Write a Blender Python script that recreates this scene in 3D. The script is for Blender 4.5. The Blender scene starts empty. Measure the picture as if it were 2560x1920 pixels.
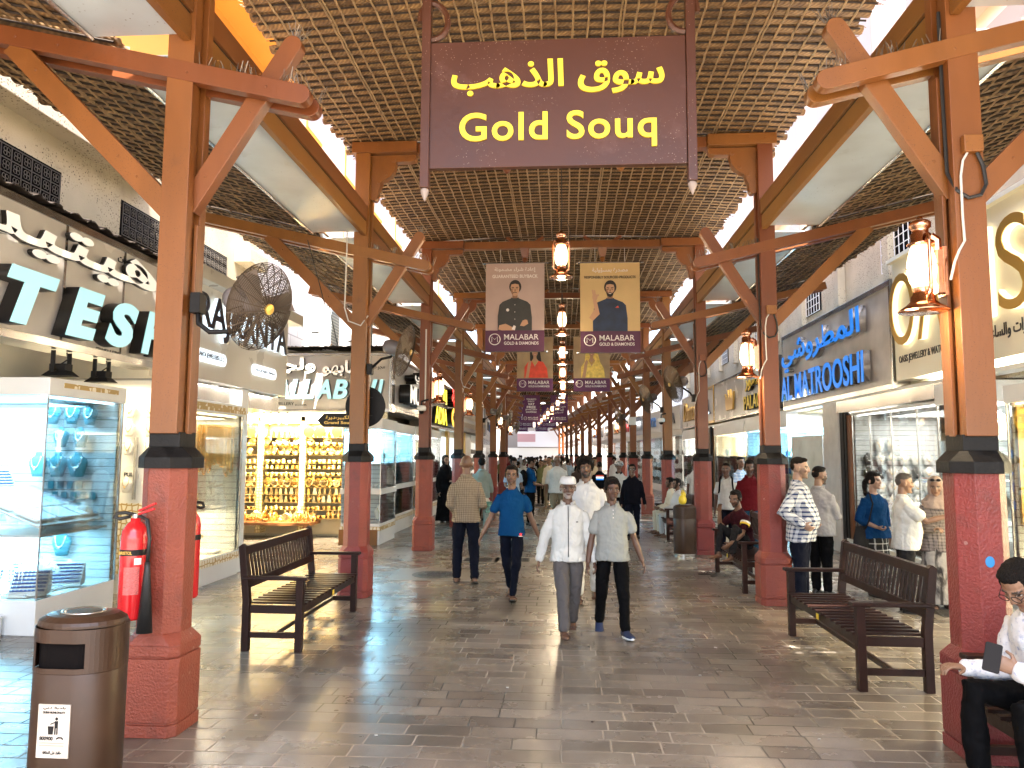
import bpy, bmesh, math, random
import numpy as np
from mathutils import Vector, Matrix, Euler, noise
random.seed(7)
R = math.radians
S = bpy.context.scene
COL = S.collection

# ------------------------------------------------------------------ camera
YAW, PIT, ROL, FPX = R(3.95), R(5.38), R(0.3), 1880.0
CAMPOS = Vector((0, 0, 1.80))
CM = (Matrix.Rotation(YAW, 4, 'Z') @ Matrix.Rotation(math.pi / 2 + PIT, 4, 'X') @ Matrix.Rotation(ROL, 4, 'Z'))
cd = bpy.data.cameras.new('camera'); cam = bpy.data.objects.new('camera', cd); COL.objects.link(cam)
cam.matrix_world = Matrix.Translation(CAMPOS) @ CM
cd.sensor_fit = 'HORIZONTAL'; cd.sensor_width = 36.0; cd.lens = 36.0 * FPX / 2560.0
cd.clip_start = 0.05; cd.clip_end = 600
S.camera = cam

# ------------------------------------------------------------------ world, sun, exposure
SUN_EL, SUN_AZ = R(62), R(14)        # sun behind the camera, a little to the right
w = bpy.data.worlds.new('World'); S.world = w; w.use_nodes = True
nt = w.node_tree; bg = nt.nodes['Background']
sk = nt.nodes.new('ShaderNodeTexSky'); sk.sky_type = 'NISHITA'; sk.sun_disc = False
sk.sun_elevation = SUN_EL; sk.sun_rotation = R(180) - SUN_AZ
sk.dust_density = 2.5; sk.air_density = 1.0
nt.links.new(sk.outputs[0], bg.inputs[0]); bg.inputs[1].default_value = 0.15
sl = bpy.data.lights.new('sun', 'SUN'); so = bpy.data.objects.new('sun', sl); COL.objects.link(so)
sl.energy = 4.5; sl.angle = R(0.5); sl.color = (1.0, 0.93, 0.82)
sd = Vector((math.sin(SUN_AZ) * math.cos(SUN_EL), -math.cos(SUN_AZ) * math.cos(SUN_EL), math.sin(SUN_EL)))
so.rotation_euler = sd.to_track_quat('Z', 'Y').to_euler(); so.location = (3, -8, 20)
S.view_settings.view_transform = 'Standard'; S.view_settings.look = 'None'
S.view_settings.exposure = 2.95; S.view_settings.gamma = 1.0
S.cycles.use_denoising = True
S.cycles.max_bounces = 8; S.cycles.diffuse_bounces = 4; S.cycles.glossy_bounces = 3
S.cycles.transmission_bounces = 4; S.cycles.transparent_max_bounces = 20
S.cycles.caustics_reflective = False; S.cycles.caustics_refractive = False
S.cycles.sample_clamp_indirect = 4.0
S.render.film_transparent = False

# ------------------------------------------------------------------ small helpers
def ray(px, py):
    return CM.to_3x3() @ Vector(((px - 1280) / FPX, -(py - 960) / FPX, -1))
def on_floor(px, py, z=0.0):         # photo pixel -> point of the floor
    d = ray(px, py); return CAMPOS + d * ((z - CAMPOS.z) / d.z)
def on_y(px, py, Y):
    d = ray(px, py); return CAMPOS + d * (Y / d.y)
def shift(Y): return -max(0.0, Y - 34) * 0.073      # the street bends to the left

def tag(o, label=None, cat=None, group=None, kind=None):
    if label: o['label'] = label
    if cat: o['category'] = cat
    if group: o['group'] = group
    if kind: o['kind'] = kind
    return o
def thing(name, label, cat, loc=(0, 0, 0), rz=0.0, group=None):
    o = bpy.data.objects.new(name, None); o.empty_display_size = 0.2; COL.objects.link(o)
    o.location = loc; o.rotation_euler = (0, 0, rz)
    return tag(o, label, cat, group)
def dup(root, loc, rz=0.0, label=None, group=None, scale=None):
    r = root.copy(); COL.objects.link(r); r.location = loc; r.rotation_euler = (0, 0, rz)
    if scale: r.scale = (scale,) * 3 if not isinstance(scale, (tuple, list)) else scale
    if label: r['label'] = label
    if group: r['group'] = group
    for ch in list(KIDS.get(root, [])):
        c = ch.copy(); COL.objects.link(c); c.parent = r; KIDS.setdefault(r, []).append(c)
        for g in KIDS.get(ch, []):
            d = g.copy(); COL.objects.link(d); d.parent = c; KIDS.setdefault(c, []).append(d)
    return r
KIDS = {}
def link(name, me, mat, parent=None, smooth=False, bevel=0.0, loc=None):
    o = bpy.data.objects.new(name, me); COL.objects.link(o)
    if mat is not None: me.materials.append(mat)
    if parent is not None:
        o.parent = parent; KIDS.setdefault(parent, []).append(o)
    if loc is not None: o.location = loc
    if smooth:
        me.polygons.foreach_set('use_smooth', [True] * len(me.polygons))
    if bevel:
        m = o.modifiers.new('edge', 'BEVEL'); m.width = bevel; m.segments = 2; m.limit_method = 'ANGLE'; m.angle_limit = R(40)
    return o

class MB:
    def __init__(self): self.v = []; self.f = []
    def add(self, vs, fs):
        n = len(self.v); self.v.extend([tuple(p) for p in vs]); self.f.extend([tuple(i + n for i in q) for q in fs]); return self
    def box(self, x0, x1, y0, y1, z0, z1):
        x0, x1 = min(x0, x1), max(x0, x1); y0, y1 = min(y0, y1), max(y0, y1); z0, z1 = min(z0, z1), max(z0, z1)
        return self.add([(x0, y0, z0), (x1, y0, z0), (x1, y1, z0), (x0, y1, z0), (x0, y0, z1), (x1, y0, z1), (x1, y1, z1), (x0, y1, z1)],
                        [(0, 3, 2, 1), (4, 5, 6, 7), (0, 1, 5, 4), (1, 2, 6, 5), (2, 3, 7, 6), (3, 0, 4, 7)])
    def frustum(self, c, z0, z1, a0, a1, b0=None, b1=None, ch0=0, ch1=0):
        """chamfered square section from half size a0 at z0 to a1 at z1"""
        def ring(a, b, c_, z):
            if c_ <= 0: return [(c[0] - a, c[1] - b, z), (c[0] + a, c[1] - b, z), (c[0] + a, c[1] + b, z), (c[0] - a, c[1] + b, z)]
            return [(c[0] + x, c[1] + y, z) for x, y in ((-a + c_, -b), (a - c_, -b), (a, -b + c_), (a, b - c_), (a - c_, b), (-a + c_, b), (-a, b - c_), (-a, -b + c_))]
        r0 = ring(a0, b0 or a0, ch0, z0); r1 = ring(a1, b1 or a1, ch1, z1); n = len(r0)
        fs = [tuple(range(n - 1, -1, -1)), tuple(range(n, 2 * n))] + [(i, (i + 1) % n, n + (i + 1) % n, n + i) for i in range(n)]
        return self.add(r0 + r1, fs)
    def bar(self, p0, p1, w, h, up=(0, 0, 1)):
        p0, p1 = Vector(p0), Vector(p1); d = (p1 - p0).normalized(); u = Vector(up)
        s = d.cross(u)
        if s.length < 1e-4: s = d.cross(Vector((0, 1, 0)))
        s.normalize(); u = s.cross(d).normalized(); s = s * w / 2; u = u * h / 2
        vs = [p0 - s - u, p0 + s - u, p0 + s + u, p0 - s + u, p1 - s - u, p1 + s - u, p1 + s + u, p1 - s + u]
        return self.add(vs, [(0, 1, 2, 3), (7, 6, 5, 4), (0, 4, 5, 1), (1, 5, 6, 2), (2, 6, 7, 3), (3, 7, 4, 0)])
    def tube(self, pts, r, n=8, cap=True):
        pts = [Vector(p) for p in pts]; rs = r if isinstance(r, (list, tuple)) else [r] * len(pts)
        vs = []; prev = None
        for i, p in enumerate(pts):
            d = (pts[min(i + 1, len(pts) - 1)] - pts[max(i - 1, 0)])
            d = d.normalized() if d.length > 1e-9 else Vector((0, 0, 1))
            if prev is None:
                a = d.cross(Vector((0, 0, 1)))
                if a.length < 1e-3: a = d.cross(Vector((1, 0, 0)))
            else:
                a = prev - d * prev.dot(d)
            a.normalize(); prev = a; b = d.cross(a)
            for k in range(n):
                t = 2 * math.pi * k / n; vs.append(p + a * (rs[i] * math.cos(t)) + b * (rs[i] * math.sin(t)))
        fs = []
        for i in range(len(pts) - 1):
            for k in range(n):
                fs.append((i * n + k, i * n + (k + 1) % n, (i + 1) * n + (k + 1) % n, (i + 1) * n + k))
        if cap: fs += [tuple(range(n - 1, -1, -1)), tuple(range((len(pts) - 1) * n, len(pts) * n))]
        return self.add(vs, fs)
    def lathe(self, prof, n=20, c=(0, 0, 0), sx=1.0, sy=1.0, M=None):
        vs = []; fs = []
        for (r, z) in prof:
            for k in range(n):
                t = 2 * math.pi * k / n; vs.append(Vector((r * sx * math.cos(t), r * sy * math.sin(t), z)))
        if M is not None: vs = [M @ p for p in vs]
        vs = [Vector(p) + Vector(c) for p in vs]
        for i in range(len(prof) - 1):
            for k in range(n): fs.append((i * n + k, i * n + (k + 1) % n, (i + 1) * n + (k + 1) % n, (i + 1) * n + k))
        fs += [tuple(range(n - 1, -1, -1)), tuple(range((len(prof) - 1) * n, len(prof) * n))]
        return self.add(vs, fs)
    def ball(self, c, r, n=10, m=8, M=None):
        r = r if isinstance(r, (tuple, list)) else (r, r, r)
        vs = [(0, 0, -1)] + [(math.cos(2 * math.pi * k / n) * math.sin(math.pi * j / m), math.sin(2 * math.pi * k / n) * math.sin(math.pi * j / m), -math.cos(math.pi * j / m)) for j in range(1, m) for k in range(n)] + [(0, 0, 1)]
        vs = [Vector((x * r[0], y * r[1], z * r[2])) for x, y, z in vs]
        if M is not None: vs = [M @ p for p in vs]
        vs = [p + Vector(c) for p in vs]
        fs = [(0, 1 + (k + 1) % n, 1 + k) for k in range(n)]
        for j in range(m - 2):
            for k in range(n): fs.append((1 + j * n + k, 1 + j * n + (k + 1) % n, 1 + (j + 1) * n + (k + 1) % n, 1 + (j + 1) * n + k))
        L = len(vs) - 1; fs += [(L, 1 + (m - 2) * n + k, 1 + (m - 2) * n + (k + 1) % n) for k in range(n)]
        return self.add(vs, fs)
    def prism(self, poly, o, ux, uy, d):
        """2-D polygon in the plane (o, ux, uy) pushed along vector d"""
        o, ux, uy, d = Vector(o), Vector(ux), Vector(uy), Vector(d)
        a = [o + ux * x + uy * y for x, y in poly]; n = len(a)
        fs = [tuple(range(n)), tuple(range(2 * n - 1, n - 1, -1))] + [(i, i + n, (i + 1) % n + n, (i + 1) % n) for i in range(n)]
        return self.add(a + [p + d for p in a], fs)
    def mesh(self, name='mesh'):
        me = bpy.data.meshes.new(name); me.from_pydata(self.v, [], self.f); me.update()
        bm = bmesh.new(); bm.from_mesh(me); bmesh.ops.recalc_face_normals(bm, faces=bm.faces); bm.to_mesh(me); bm.free()
        return me
    def build(self, name, mat, parent=None, smooth=False, bevel=0.0, loc=None):
        return link(name, self.mesh(name), mat, parent, smooth, bevel, loc)

# ------------------------------------------------------------------ materials
MATS = {}
def node_mat(name):
    m = bpy.data.materials.new(name); m.use_nodes = True; MATS[name] = m
    return m, m.node_tree, m.node_tree.nodes['Principled BSDF']
def mat(name, col, rough=0.5, metal=0.0, var=0.0, vscale=6.0, bump=0.0, bscale=40.0, emit=0.0, ecol=None, spec=0.5, coat=0.0,
        specks=None, stain=None, stretch=(1, 1, 1), objvar=0.0):
    """plain procedural paint / stone / metal: base colour with noise variation, bump, optional dark specks and stains"""
    m, nt, b = node_mat(name); N, L = nt.nodes, nt.links
    b.inputs['Roughness'].default_value = rough; b.inputs['Metallic'].default_value = metal
    b.inputs['Specular IOR Level'].default_value = spec; b.inputs['Coat Weight'].default_value = coat
    c4 = (*col, 1); b.inputs['Base Color'].default_value = c4
    tc = N.new('ShaderNodeTexCoord'); mp = N.new('ShaderNodeMapping'); mp.inputs['Scale'].default_value = stretch
    L.new(tc.outputs['Object'], mp.inputs['Vector'])
    last = None
    if var > 0:
        n = N.new('ShaderNodeTexNoise'); n.inputs['Scale'].default_value = vscale; n.inputs['Detail'].default_value = 5
        L.new(mp.outputs[0], n.inputs['Vector'])
        mx = N.new('ShaderNodeMix'); mx.data_type = 'RGBA'
        mx.inputs[6].default_value = (*[max(0, c * (1 - var)) for c in col], 1); mx.inputs[7].default_value = (*[min(1, c * (1 + var)) for c in col], 1)
        mr = N.new('ShaderNodeMapRange'); mr.inputs[1].default_value = 0.3; mr.inputs[2].default_value = 0.7
        L.new(n.outputs[0], mr.inputs[0]); L.new(mr.outputs[0], mx.inputs[0]); last = mx.outputs[2]
        r2 = N.new('ShaderNodeMapRange'); r2.inputs[3].default_value = max(0.02, rough - 0.12); r2.inputs[4].default_value = min(1, rough + 0.12)
        L.new(n.outputs[0], r2.inputs[0]); L.new(r2.outputs[0], b.inputs['Roughness'])
    def over(fac, colr):
        nonlocal last
        mx = N.new('ShaderNodeMix'); mx.data_type = 'RGBA'; mx.inputs[7].default_value = (*colr, 1)
        if last is None: mx.inputs[6].default_value = c4
        else: L.new(last, mx.inputs[6])
        L.new(fac, mx.inputs[0]); last = mx.outputs[2]
    if objvar > 0:                       # every plank and post has aged a little differently
        oi = N.new('ShaderNodeObjectInfo'); mr = N.new('ShaderNodeMapRange'); mr.inputs[3].default_value = 1 - objvar; mr.inputs[4].default_value = 1 + objvar; L.new(oi.outputs['Random'], mr.inputs[0])
        hs = N.new('ShaderNodeHueSaturation'); L.new(mr.outputs[0], hs.inputs['Value']); m2 = N.new('ShaderNodeMapRange'); m2.inputs[3].default_value = .488; m2.inputs[4].default_value = .512; L.new(oi.outputs['Random'], m2.inputs[0]); L.new(m2.outputs[0], hs.inputs['Hue'])
        if last is None: hs.inputs['Color'].default_value = c4
        else: L.new(last, hs.inputs['Color'])
        last = hs.outputs[0]
    if stain:
        n = N.new('ShaderNodeTexNoise'); n.inputs['Scale'].default_value = stain[1]; n.inputs['Detail'].default_value = 6; n.inputs['Roughness'].default_value = 0.65
        L.new(tc.outputs['Object'], n.inputs['Vector'])
        mr = N.new('ShaderNodeMapRange'); mr.inputs[1].default_value = stain[2]; mr.inputs[2].default_value = stain[2] + 0.15; mr.inputs[4].default_value = stain[3]
        L.new(n.outputs[0], mr.inputs[0]); over(mr.outputs[0], stain[0])
    if specks:                           # (colour, scale, size, patch threshold)
        vo = N.new('ShaderNodeTexVoronoi'); vo.inputs['Scale'].default_value = specks[1]
        L.new(tc.outputs['Object'], vo.inputs['Vector'])
        lt = N.new('ShaderNodeMath'); lt.operation = 'LESS_THAN'; lt.inputs[1].default_value = specks[2]; L.new(vo.outputs['Distance'], lt.inputs[0])
        n = N.new('ShaderNodeTexNoise'); n.inputs['Scale'].default_value = 1.6; n.inputs['Detail'].default_value = 3; L.new(tc.outputs['Object'], n.inputs['Vector'])
        gt = N.new('ShaderNodeMapRange'); gt.inputs[1].default_value = specks[3]; gt.inputs[2].default_value = specks[3] + 0.08; L.new(n.outputs[0], gt.inputs[0])
        wn = N.new('ShaderNodeTexWhiteNoise'); L.new(vo.outputs['Color'], wn.inputs['Vector'])
        ml = N.new('ShaderNodeMath'); ml.operation = 'MULTIPLY'; L.new(lt.outputs[0], ml.inputs[0]); L.new(gt.outputs[0], ml.inputs[1])
        m2 = N.new('ShaderNodeMath'); m2.operation = 'MULTIPLY'; L.new(ml.outputs[0], m2.inputs[0]); L.new(wn.outputs[0], m2.inputs[1])
        over(m2.outputs[0], specks[0])
    if last is not None: L.new(last, b.inputs['Base Color'])
    if bump > 0:
        n = N.new('ShaderNodeTexNoise'); n.inputs['Scale'].default_value = bscale; n.inputs['Detail'].default_value = 4
        L.new(mp.outputs[0], n.inputs['Vector'])
        bp = N.new('ShaderNodeBump'); bp.inputs['Strength'].default_value = bump; bp.inputs['Distance'].default_value = 0.02
        L.new(n.outputs[0], bp.inputs['Height']); L.new(bp.outputs[0], b.inputs['Normal'])
    if emit > 0:
        b.inputs['Emission Color'].default_value = (*(ecol or col), 1); b.inputs['Emission Strength'].default_value = emit
    return m

def glass_mat(name, tint=(1, 1, 1), refl=0.9, rough=0.02):
    m = bpy.data.materials.new(name); m.use_nodes = True; nt = m.node_tree; N, L = nt.nodes, nt.links
    N.clear(); out = N.new('ShaderNodeOutputMaterial'); mx = N.new('ShaderNodeMixShader'); tr = N.new('ShaderNodeBsdfTransparent'); gl = N.new('ShaderNodeBsdfGlossy')
    tr.inputs[0].default_value = (*tint, 1); gl.inputs['Roughness'].default_value = rough
    fr = N.new('ShaderNodeFresnel'); fr.inputs[0].default_value = 1.45
    ml = N.new('ShaderNodeMath'); ml.operation = 'MULTIPLY'; ml.inputs[1].default_value = refl
    L.new(fr.outputs[0], ml.inputs[0]); L.new(ml.outputs[0], mx.inputs[0]); L.new(tr.outputs[0], mx.inputs[1]); L.new(gl.outputs[0], mx.inputs[2]); L.new(mx.outputs[0], out.inputs[0])
    MATS[name] = m; return m

M_wood = mat('orange_brown_timber_paint', (0.200, 0.066, 0.014), 0.42, var=0.16, vscale=3.0, bump=0.06, bscale=30, stretch=(1, 1, 0.25), specks=((0.05, 0.02, 0.01), 85, 0.20, 0.46), objvar=.2, stain=((.12, .045, .018), 3.2, .60, .55))
M_wood2 = mat('orange_brown_board_paint', (0.200, 0.076, 0.015), 0.5, var=0.2, vscale=2.0, bump=0.08, bscale=25, stretch=(1, 0.2, 1), specks=((0.05, 0.02, 0.01), 70, 0.2, 0.5), objvar=.18, stain=((.12, .05, .02), 2.4, .60, .6))
M_red = mat('rough_brick_red_paint', (0.225, 0.036, 0.026), 0.45, var=0.10, vscale=5, bump=0.55, bscale=62, stain=((0.11, 0.035, 0.025), 3.4, 0.56, 0.6), specks=((.42, .26, .22), 11, .13, .50), objvar=.12)
M_cap = mat('black_worn_paint', (0.007, 0.0065, 0.0065), 0.55, spec=.25, var=0.5, vscale=18, bump=0.15, bscale=50, stain=((0.03, 0.028, 0.027), 14, 0.6, 0.6))
M_dark = mat('shadow_gap_and_dark_roof', (0.02, 0.012, 0.008), 0.8)  # painted shade in the gutter gap, plain dark brown on the corrugated roofs
M_sheet = mat('pale_grey_sheet_metal', (0.52, 0.58, 0.62), 0.35, var=0.14, vscale=1.5, specks=((0.12, 0.1, 0.08), 26, 0.16, 0.5), stain=((0.16, 0.13, 0.1), 0.9, 0.62, 0.6))
M_wire = mat('bird_spike_wire', (0.2, 0.17, 0.14), 0.5, metal=0.6)
M_bolt = mat('rusty_bolt', (0.12, 0.05, 0.03), 0.6)
M_stucco = mat('beige_stucco', (0.46, 0.40, 0.29), 0.85, var=0.16, vscale=1.2, bump=0.35, bscale=60, specks=((0.05, 0.04, 0.03), 34, 0.30, 0.42), stain=((0.14, 0.11, 0.08), 1.1, 0.60, 0.45))
M_grille = mat('dark_grille_iron', (0.10, 0.085, 0.07), 0.55, metal=0.3)
M_void = mat('opening_shade_black', (0.004, 0.003, 0.003), 0.95, spec=.1)  # near-black colour stands in for the shade inside openings
M_white = mat('white_paint', (0.78, 0.78, 0.76), 0.4, var=0.05, vscale=2)
M_marble = mat('pale_veined_marble', (0.72, 0.74, 0.68), 0.15, var=0.12, vscale=2.2, stain=((0.36, 0.38, 0.33), 2.6, 0.56, 0.5))
M_steel = mat('brushed_steel', (0.5, 0.48, 0.46), 0.22, metal=0.9, var=0.15, vscale=4)
M_copper = mat('polished_copper', (0.72, 0.36, 0.22), 0.16, metal=1.0, var=0.15, vscale=14)
M_black = mat('black_paint', (0.012, 0.011, 0.011), 0.5, spec=.2)
M_glass = glass_mat('clear_shop_glass', (0.97, 0.99, 0.985), 0.8)
M_gold = mat('gold', (0.95, 0.68, 0.29), 0.22, metal=1.0)
M_cable = mat('grey_cable', (0.6, 0.58, 0.54), 0.5)
M_cableblack = mat('black_cable', (0.02, 0.02, 0.02), 0.5)
M_bench = mat('dark_brown_stained_wood', (0.022, 0.008, 0.0055), 0.40, spec=.22, var=0.3, vscale=5, bump=0.05, bscale=40, stretch=(1, 1, 1))
M_bin = mat('brown_powder_coat', (0.036, 0.016, 0.0075), 0.38, spec=.4, var=0.25, vscale=5, stain=((.09, .055, .035), 6, .62, .4))

# ------------------------------------------------------------------ Arabic shaping with presentation forms, Bfont glyph fallback
_AR = {'ا': 'ﺍﺎ', 'أ': 'ﺃﺄ', 'إ': 'ﺇﺈ', 'آ': 'ﺁﺂ', 'ب': 'ﺏﺐﺑﺒ', 'ة': 'ﺓﺔ', 'ت': 'ﺕﺖﺗﺘ', 'ث': 'ﺙﺚﺛﺜ', 'ج': 'ﺝﺞﺟﺠ', 'ح': 'ﺡﺢﺣﺤ', 'خ': 'ﺥﺦﺧﺨ',
       'د': 'ﺩﺪ', 'ذ': 'ﺫﺬ', 'ر': 'ﺭﺮ', 'ز': 'ﺯﺰ', 'س': 'ﺱﺲﺳﺴ', 'ش': 'ﺵﺶﺷﺸ', 'ص': 'ﺹﺺﺻﺼ', 'ض': 'ﺽﺾﺿﻀ', 'ط': 'ﻁﻂﻃﻄ', 'ظ': 'ﻅﻆﻇﻈ', 'ع': 'ﻉﻊﻋﻌ', 'غ': 'ﻍﻎﻏﻐ',
       'ف': 'ﻑﻒﻓﻔ', 'ق': 'ﻕﻖﻗﻘ', 'ك': 'ﻙﻚﻛﻜ', 'ل': 'ﻝﻞﻟﻠ', 'م': 'ﻡﻢﻣﻤ', 'ن': 'ﻥﻦﻧﻨ', 'ه': 'ﻩﻪﻫﻬ', 'و': 'ﻭﻮ', 'ؤ': 'ﺅﺆ', 'ي': 'ﻱﻲﻳﻴ', 'ى': 'ﻯﻰ', 'ئ': 'ﺉﺊﺋﺌ', 'ء': 'ﺀ'}
def arab(s):
    out = []
    for word in s.split(' '):
        g = []
        for i, ch in enumerate(word):
            f = _AR.get(ch)
            if not f: g.append(ch); continue
            p = _AR.get(word[i - 1]) if i else None; n = _AR.get(word[i + 1]) if i + 1 < len(word) else None
            jp = p is not None and len(p) == 4; jn = n is not None and len(f) == 4 and len(n) > 1
            k = (3 if jp and jn else 2 if jn else 1 if jp and len(f) > 1 else 0)
            g.append(f[k])
        out.append(''.join(reversed(g)))
    return ' '.join(reversed(out))
_TEXT = {}
def text_mesh(s, extrude=0.0, bold=0.0, shear=0.0, bevel=0.0, spacing=1.0):
    c = bpy.data.curves.new('lettering', 'FONT'); c.body = s; c.size = 1.0; c.extrude = 0; c.offset = bold; c.shear = shear; c.space_character = spacing
    c.resolution_u = 5; c.fill_mode = 'BOTH' if extrude == 0 else 'BOTH'; c.extrude = max(extrude, 0.0001); c.bevel_depth = bevel
    o = bpy.data.objects.new('lettering', c); COL.objects.link(o)
    dg = bpy.context.evaluated_depsgraph_get(); dg.update()
    me = bpy.data.meshes.new_from_object(o.evaluated_get(dg)); bpy.data.objects.remove(o); bpy.data.curves.remove(c)
    me.materials.clear()
    return me
def text(s, m, parent, o, right, up, box, depth=0.01, bold=0.0, shear=0.0, name='lettering', spacing=1.0, keep=False, anchor='l'):
    """lettering fitted to box=(width, height) with its lower left corner at o; depth is how far it stands out"""
    key = (s, bold, shear, spacing)
    me = text_mesh(s, 0.05, bold, shear, 0.0, spacing)
    n = len(me.vertices); co = np.empty(n * 3, 'f'); me.vertices.foreach_get('co', co); co = co.reshape(-1, 3)
    lo, hi = co.min(0), co.max(0); sx = box[0] / (hi[0] - lo[0]); sy = (box[1] / (hi[1] - lo[1])) if box[1] else sx
    if keep: sx = sy = min(sx, sy)
    right, up = Vector(right).normalized(), Vector(up).normalized(); nrm = right.cross(up)
    dx = (box[0] - sx * (hi[0] - lo[0])) * (0.5 if anchor == 'c' else 0)
    p = np.array(o)[None, :] + ((co[:, :1] - lo[0]) * sx + dx) * np.array(right)[None, :] + ((co[:, 1:2] - lo[1]) * sy) * np.array(up)[None, :] + ((co[:, 2:3] - lo[2]) / max(1e-6, hi[2] - lo[2]) * depth) * np.array(nrm)[None, :]
    me.vertices.foreach_set('co', p.astype('f').ravel()); me.update()
    return link(name, me, m, parent)
def rrect(w, h, r, n=5):
    out = []
    for cx, cy, a0 in ((w - r, r, -90), (w - r, h - r, 0), (r, h - r, 90), (r, r, 180)):
        for k in range(n + 1):
            a = R(a0 + 90 * k / n); out.append((cx + r * math.cos(a), cy + r * math.sin(a)))
    return out
# ================================================================== GROUND
def floor_material():
    m, nt, b = node_mat('worn_stone_setts'); N, L = nt.nodes, nt.links
    geo = N.new('ShaderNodeNewGeometry'); mp = N.new('ShaderNodeMapping'); L.new(geo.outputs['Position'], mp.inputs[0])
    wob = N.new('ShaderNodeTexNoise'); wob.inputs['Scale'].default_value = 1.3; L.new(geo.outputs['Position'], wob.inputs['Vector'])
    va = N.new('ShaderNodeVectorMath'); va.operation = 'SCALE'; va.inputs[3].default_value = 0.035; L.new(wob.outputs['Color'], va.inputs[0])
    ad = N.new('ShaderNodeVectorMath'); L.new(mp.outputs[0], ad.inputs[0]); L.new(va.outputs[0], ad.inputs[1])
    br = N.new('ShaderNodeTexBrick'); L.new(ad.outputs[0], br.inputs['Vector'])
    br.offset = 0.37; br.offset_frequency = 3; br.squash = 0.72; br.squash_frequency = 2
    br.inputs['Scale'].default_value = 1.0; br.inputs['Brick Width'].default_value = 0.43; br.inputs['Row Height'].default_value = 0.185
    br.inputs['Mortar Size'].default_value = 0.0065; br.inputs['Mortar Smooth'].default_value = 0.3; br.inputs['Bias'].default_value = -0.1
    br.inputs['Color1'].default_value = (0.125, 0.106, 0.090, 1); br.inputs['Color2'].default_value = (0.245, 0.212, 0.182, 1); br.inputs['Mortar'].default_value = (0.21, 0.18, 0.15, 1)
    n2 = N.new('ShaderNodeTexNoise'); n2.inputs['Scale'].default_value = 0.9; n2.inputs['Detail'].default_value = 7; n2.inputs['Roughness'].default_value = 0.6; L.new(geo.outputs['Position'], n2.inputs['Vector'])
    mr = N.new('ShaderNodeMapRange'); mr.inputs[1].default_value = 0.35; mr.inputs[2].default_value = 0.68; mr.inputs[3].default_value = 0.62; mr.inputs[4].default_value = 1.35; L.new(n2.outputs[0], mr.inputs[0])
    n3 = N.new('ShaderNodeTexNoise'); n3.inputs['Scale'].default_value = 90; n3.inputs['Detail'].default_value = 3; L.new(geo.outputs['Position'], n3.inputs['Vector'])
    m3 = N.new('ShaderNodeMapRange'); m3.inputs[3].default_value = 0.8; m3.inputs[4].default_value = 1.2; L.new(n3.outputs[0], m3.inputs[0])
    mm = N.new('ShaderNodeMath'); mm.operation = 'MULTIPLY'; L.new(mr.outputs[0], mm.inputs[0]); L.new(m3.outputs[0], mm.inputs[1])
    # joints half filled with pale sand, half with dark dirt
    nj = N.new('ShaderNodeTexNoise'); nj.inputs['Scale'].default_value = 0.55; L.new(geo.outputs['Position'], nj.inputs['Vector'])
    mj = N.new('ShaderNodeMapRange'); mj.inputs[1].default_value = 0.42; mj.inputs[2].default_value = 0.55; mj.inputs[3].default_value = 0.10; mj.inputs[4].default_value = 1.5; L.new(nj.outputs[0], mj.inputs[0])
    mxj = N.new('ShaderNodeMix'); mxj.data_type = 'FLOAT'; L.new(br.outputs['Fac'], mxj.inputs[0]); L.new(mm.outputs[0], mxj.inputs[2]); L.new(mj.outputs[0], mxj.inputs[3])
    sc = N.new('ShaderNodeVectorMath'); sc.operation = 'SCALE'; L.new(br.outputs['Color'], sc.inputs[0]); L.new(mxj.outputs[0], sc.inputs[3])
    # small pale chewing gum spots
    vo = N.new('ShaderNodeTexVoronoi'); vo.inputs['Scale'].default_value = 3.1; L.new(geo.outputs['Position'], vo.inputs['Vector'])
    lt = N.new('ShaderNodeMath'); lt.operation = 'LESS_THAN'; lt.inputs[1].default_value = 0.055; L.new(vo.outputs['Distance'], lt.inputs[0])
    lm = N.new('ShaderNodeMath'); lm.operation = 'MULTIPLY'; lm.inputs[1].default_value = 0.5; L.new(lt.outputs[0], lm.inputs[0])
    gm = N.new('ShaderNodeMix'); gm.data_type = 'RGBA'; gm.inputs[7].default_value = (0.2, 0.175, 0.15, 1); L.new(lm.outputs[0], gm.inputs[0]); L.new(sc.outputs[0], gm.inputs[6])
    L.new(gm.outputs[2], b.inputs['Base Color'])
    rr = N.new('ShaderNodeMapRange'); rr.inputs[1].default_value = 0.3; rr.inputs[2].default_value = 0.7; rr.inputs[3].default_value = 0.36; rr.inputs[4].default_value = 0.18; L.new(n2.outputs[0], rr.inputs[0])
    ra = N.new('ShaderNodeMath'); ra.operation = 'MULTIPLY_ADD'; ra.inputs[1].default_value = 0.5; L.new(br.outputs['Fac'], ra.inputs[0]); L.new(rr.outputs[0], ra.inputs[2]); L.new(ra.outputs[0], b.inputs['Roughness'])
    inv = N.new('ShaderNodeMath'); inv.operation = 'MULTIPLY_ADD'; inv.inputs[1].default_value = -1; inv.inputs[2].default_value = 1; L.new(br.outputs['Fac'], inv.inputs[0])
    ns = N.new('ShaderNodeTexNoise'); ns.inputs['Scale'].default_value = 14; ns.inputs['Detail'].default_value = 6; L.new(geo.outputs['Position'], ns.inputs['Vector'])
    hs = N.new('ShaderNodeMath'); hs.operation = 'MULTIPLY_ADD'; hs.inputs[1].default_value = 0.25; L.new(ns.outputs[0], hs.inputs[0]); L.new(inv.outputs[0], hs.inputs[2])
    # each sett sits a little tilted
    bp = N.new('ShaderNodeBump'); bp.inputs['Strength'].default_value = 0.5; bp.inputs['Distance'].default_value = 0.008; L.new(hs.outputs[0], bp.inputs['Height']); L.new(bp.outputs[0], b.inputs['Normal'])
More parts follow.
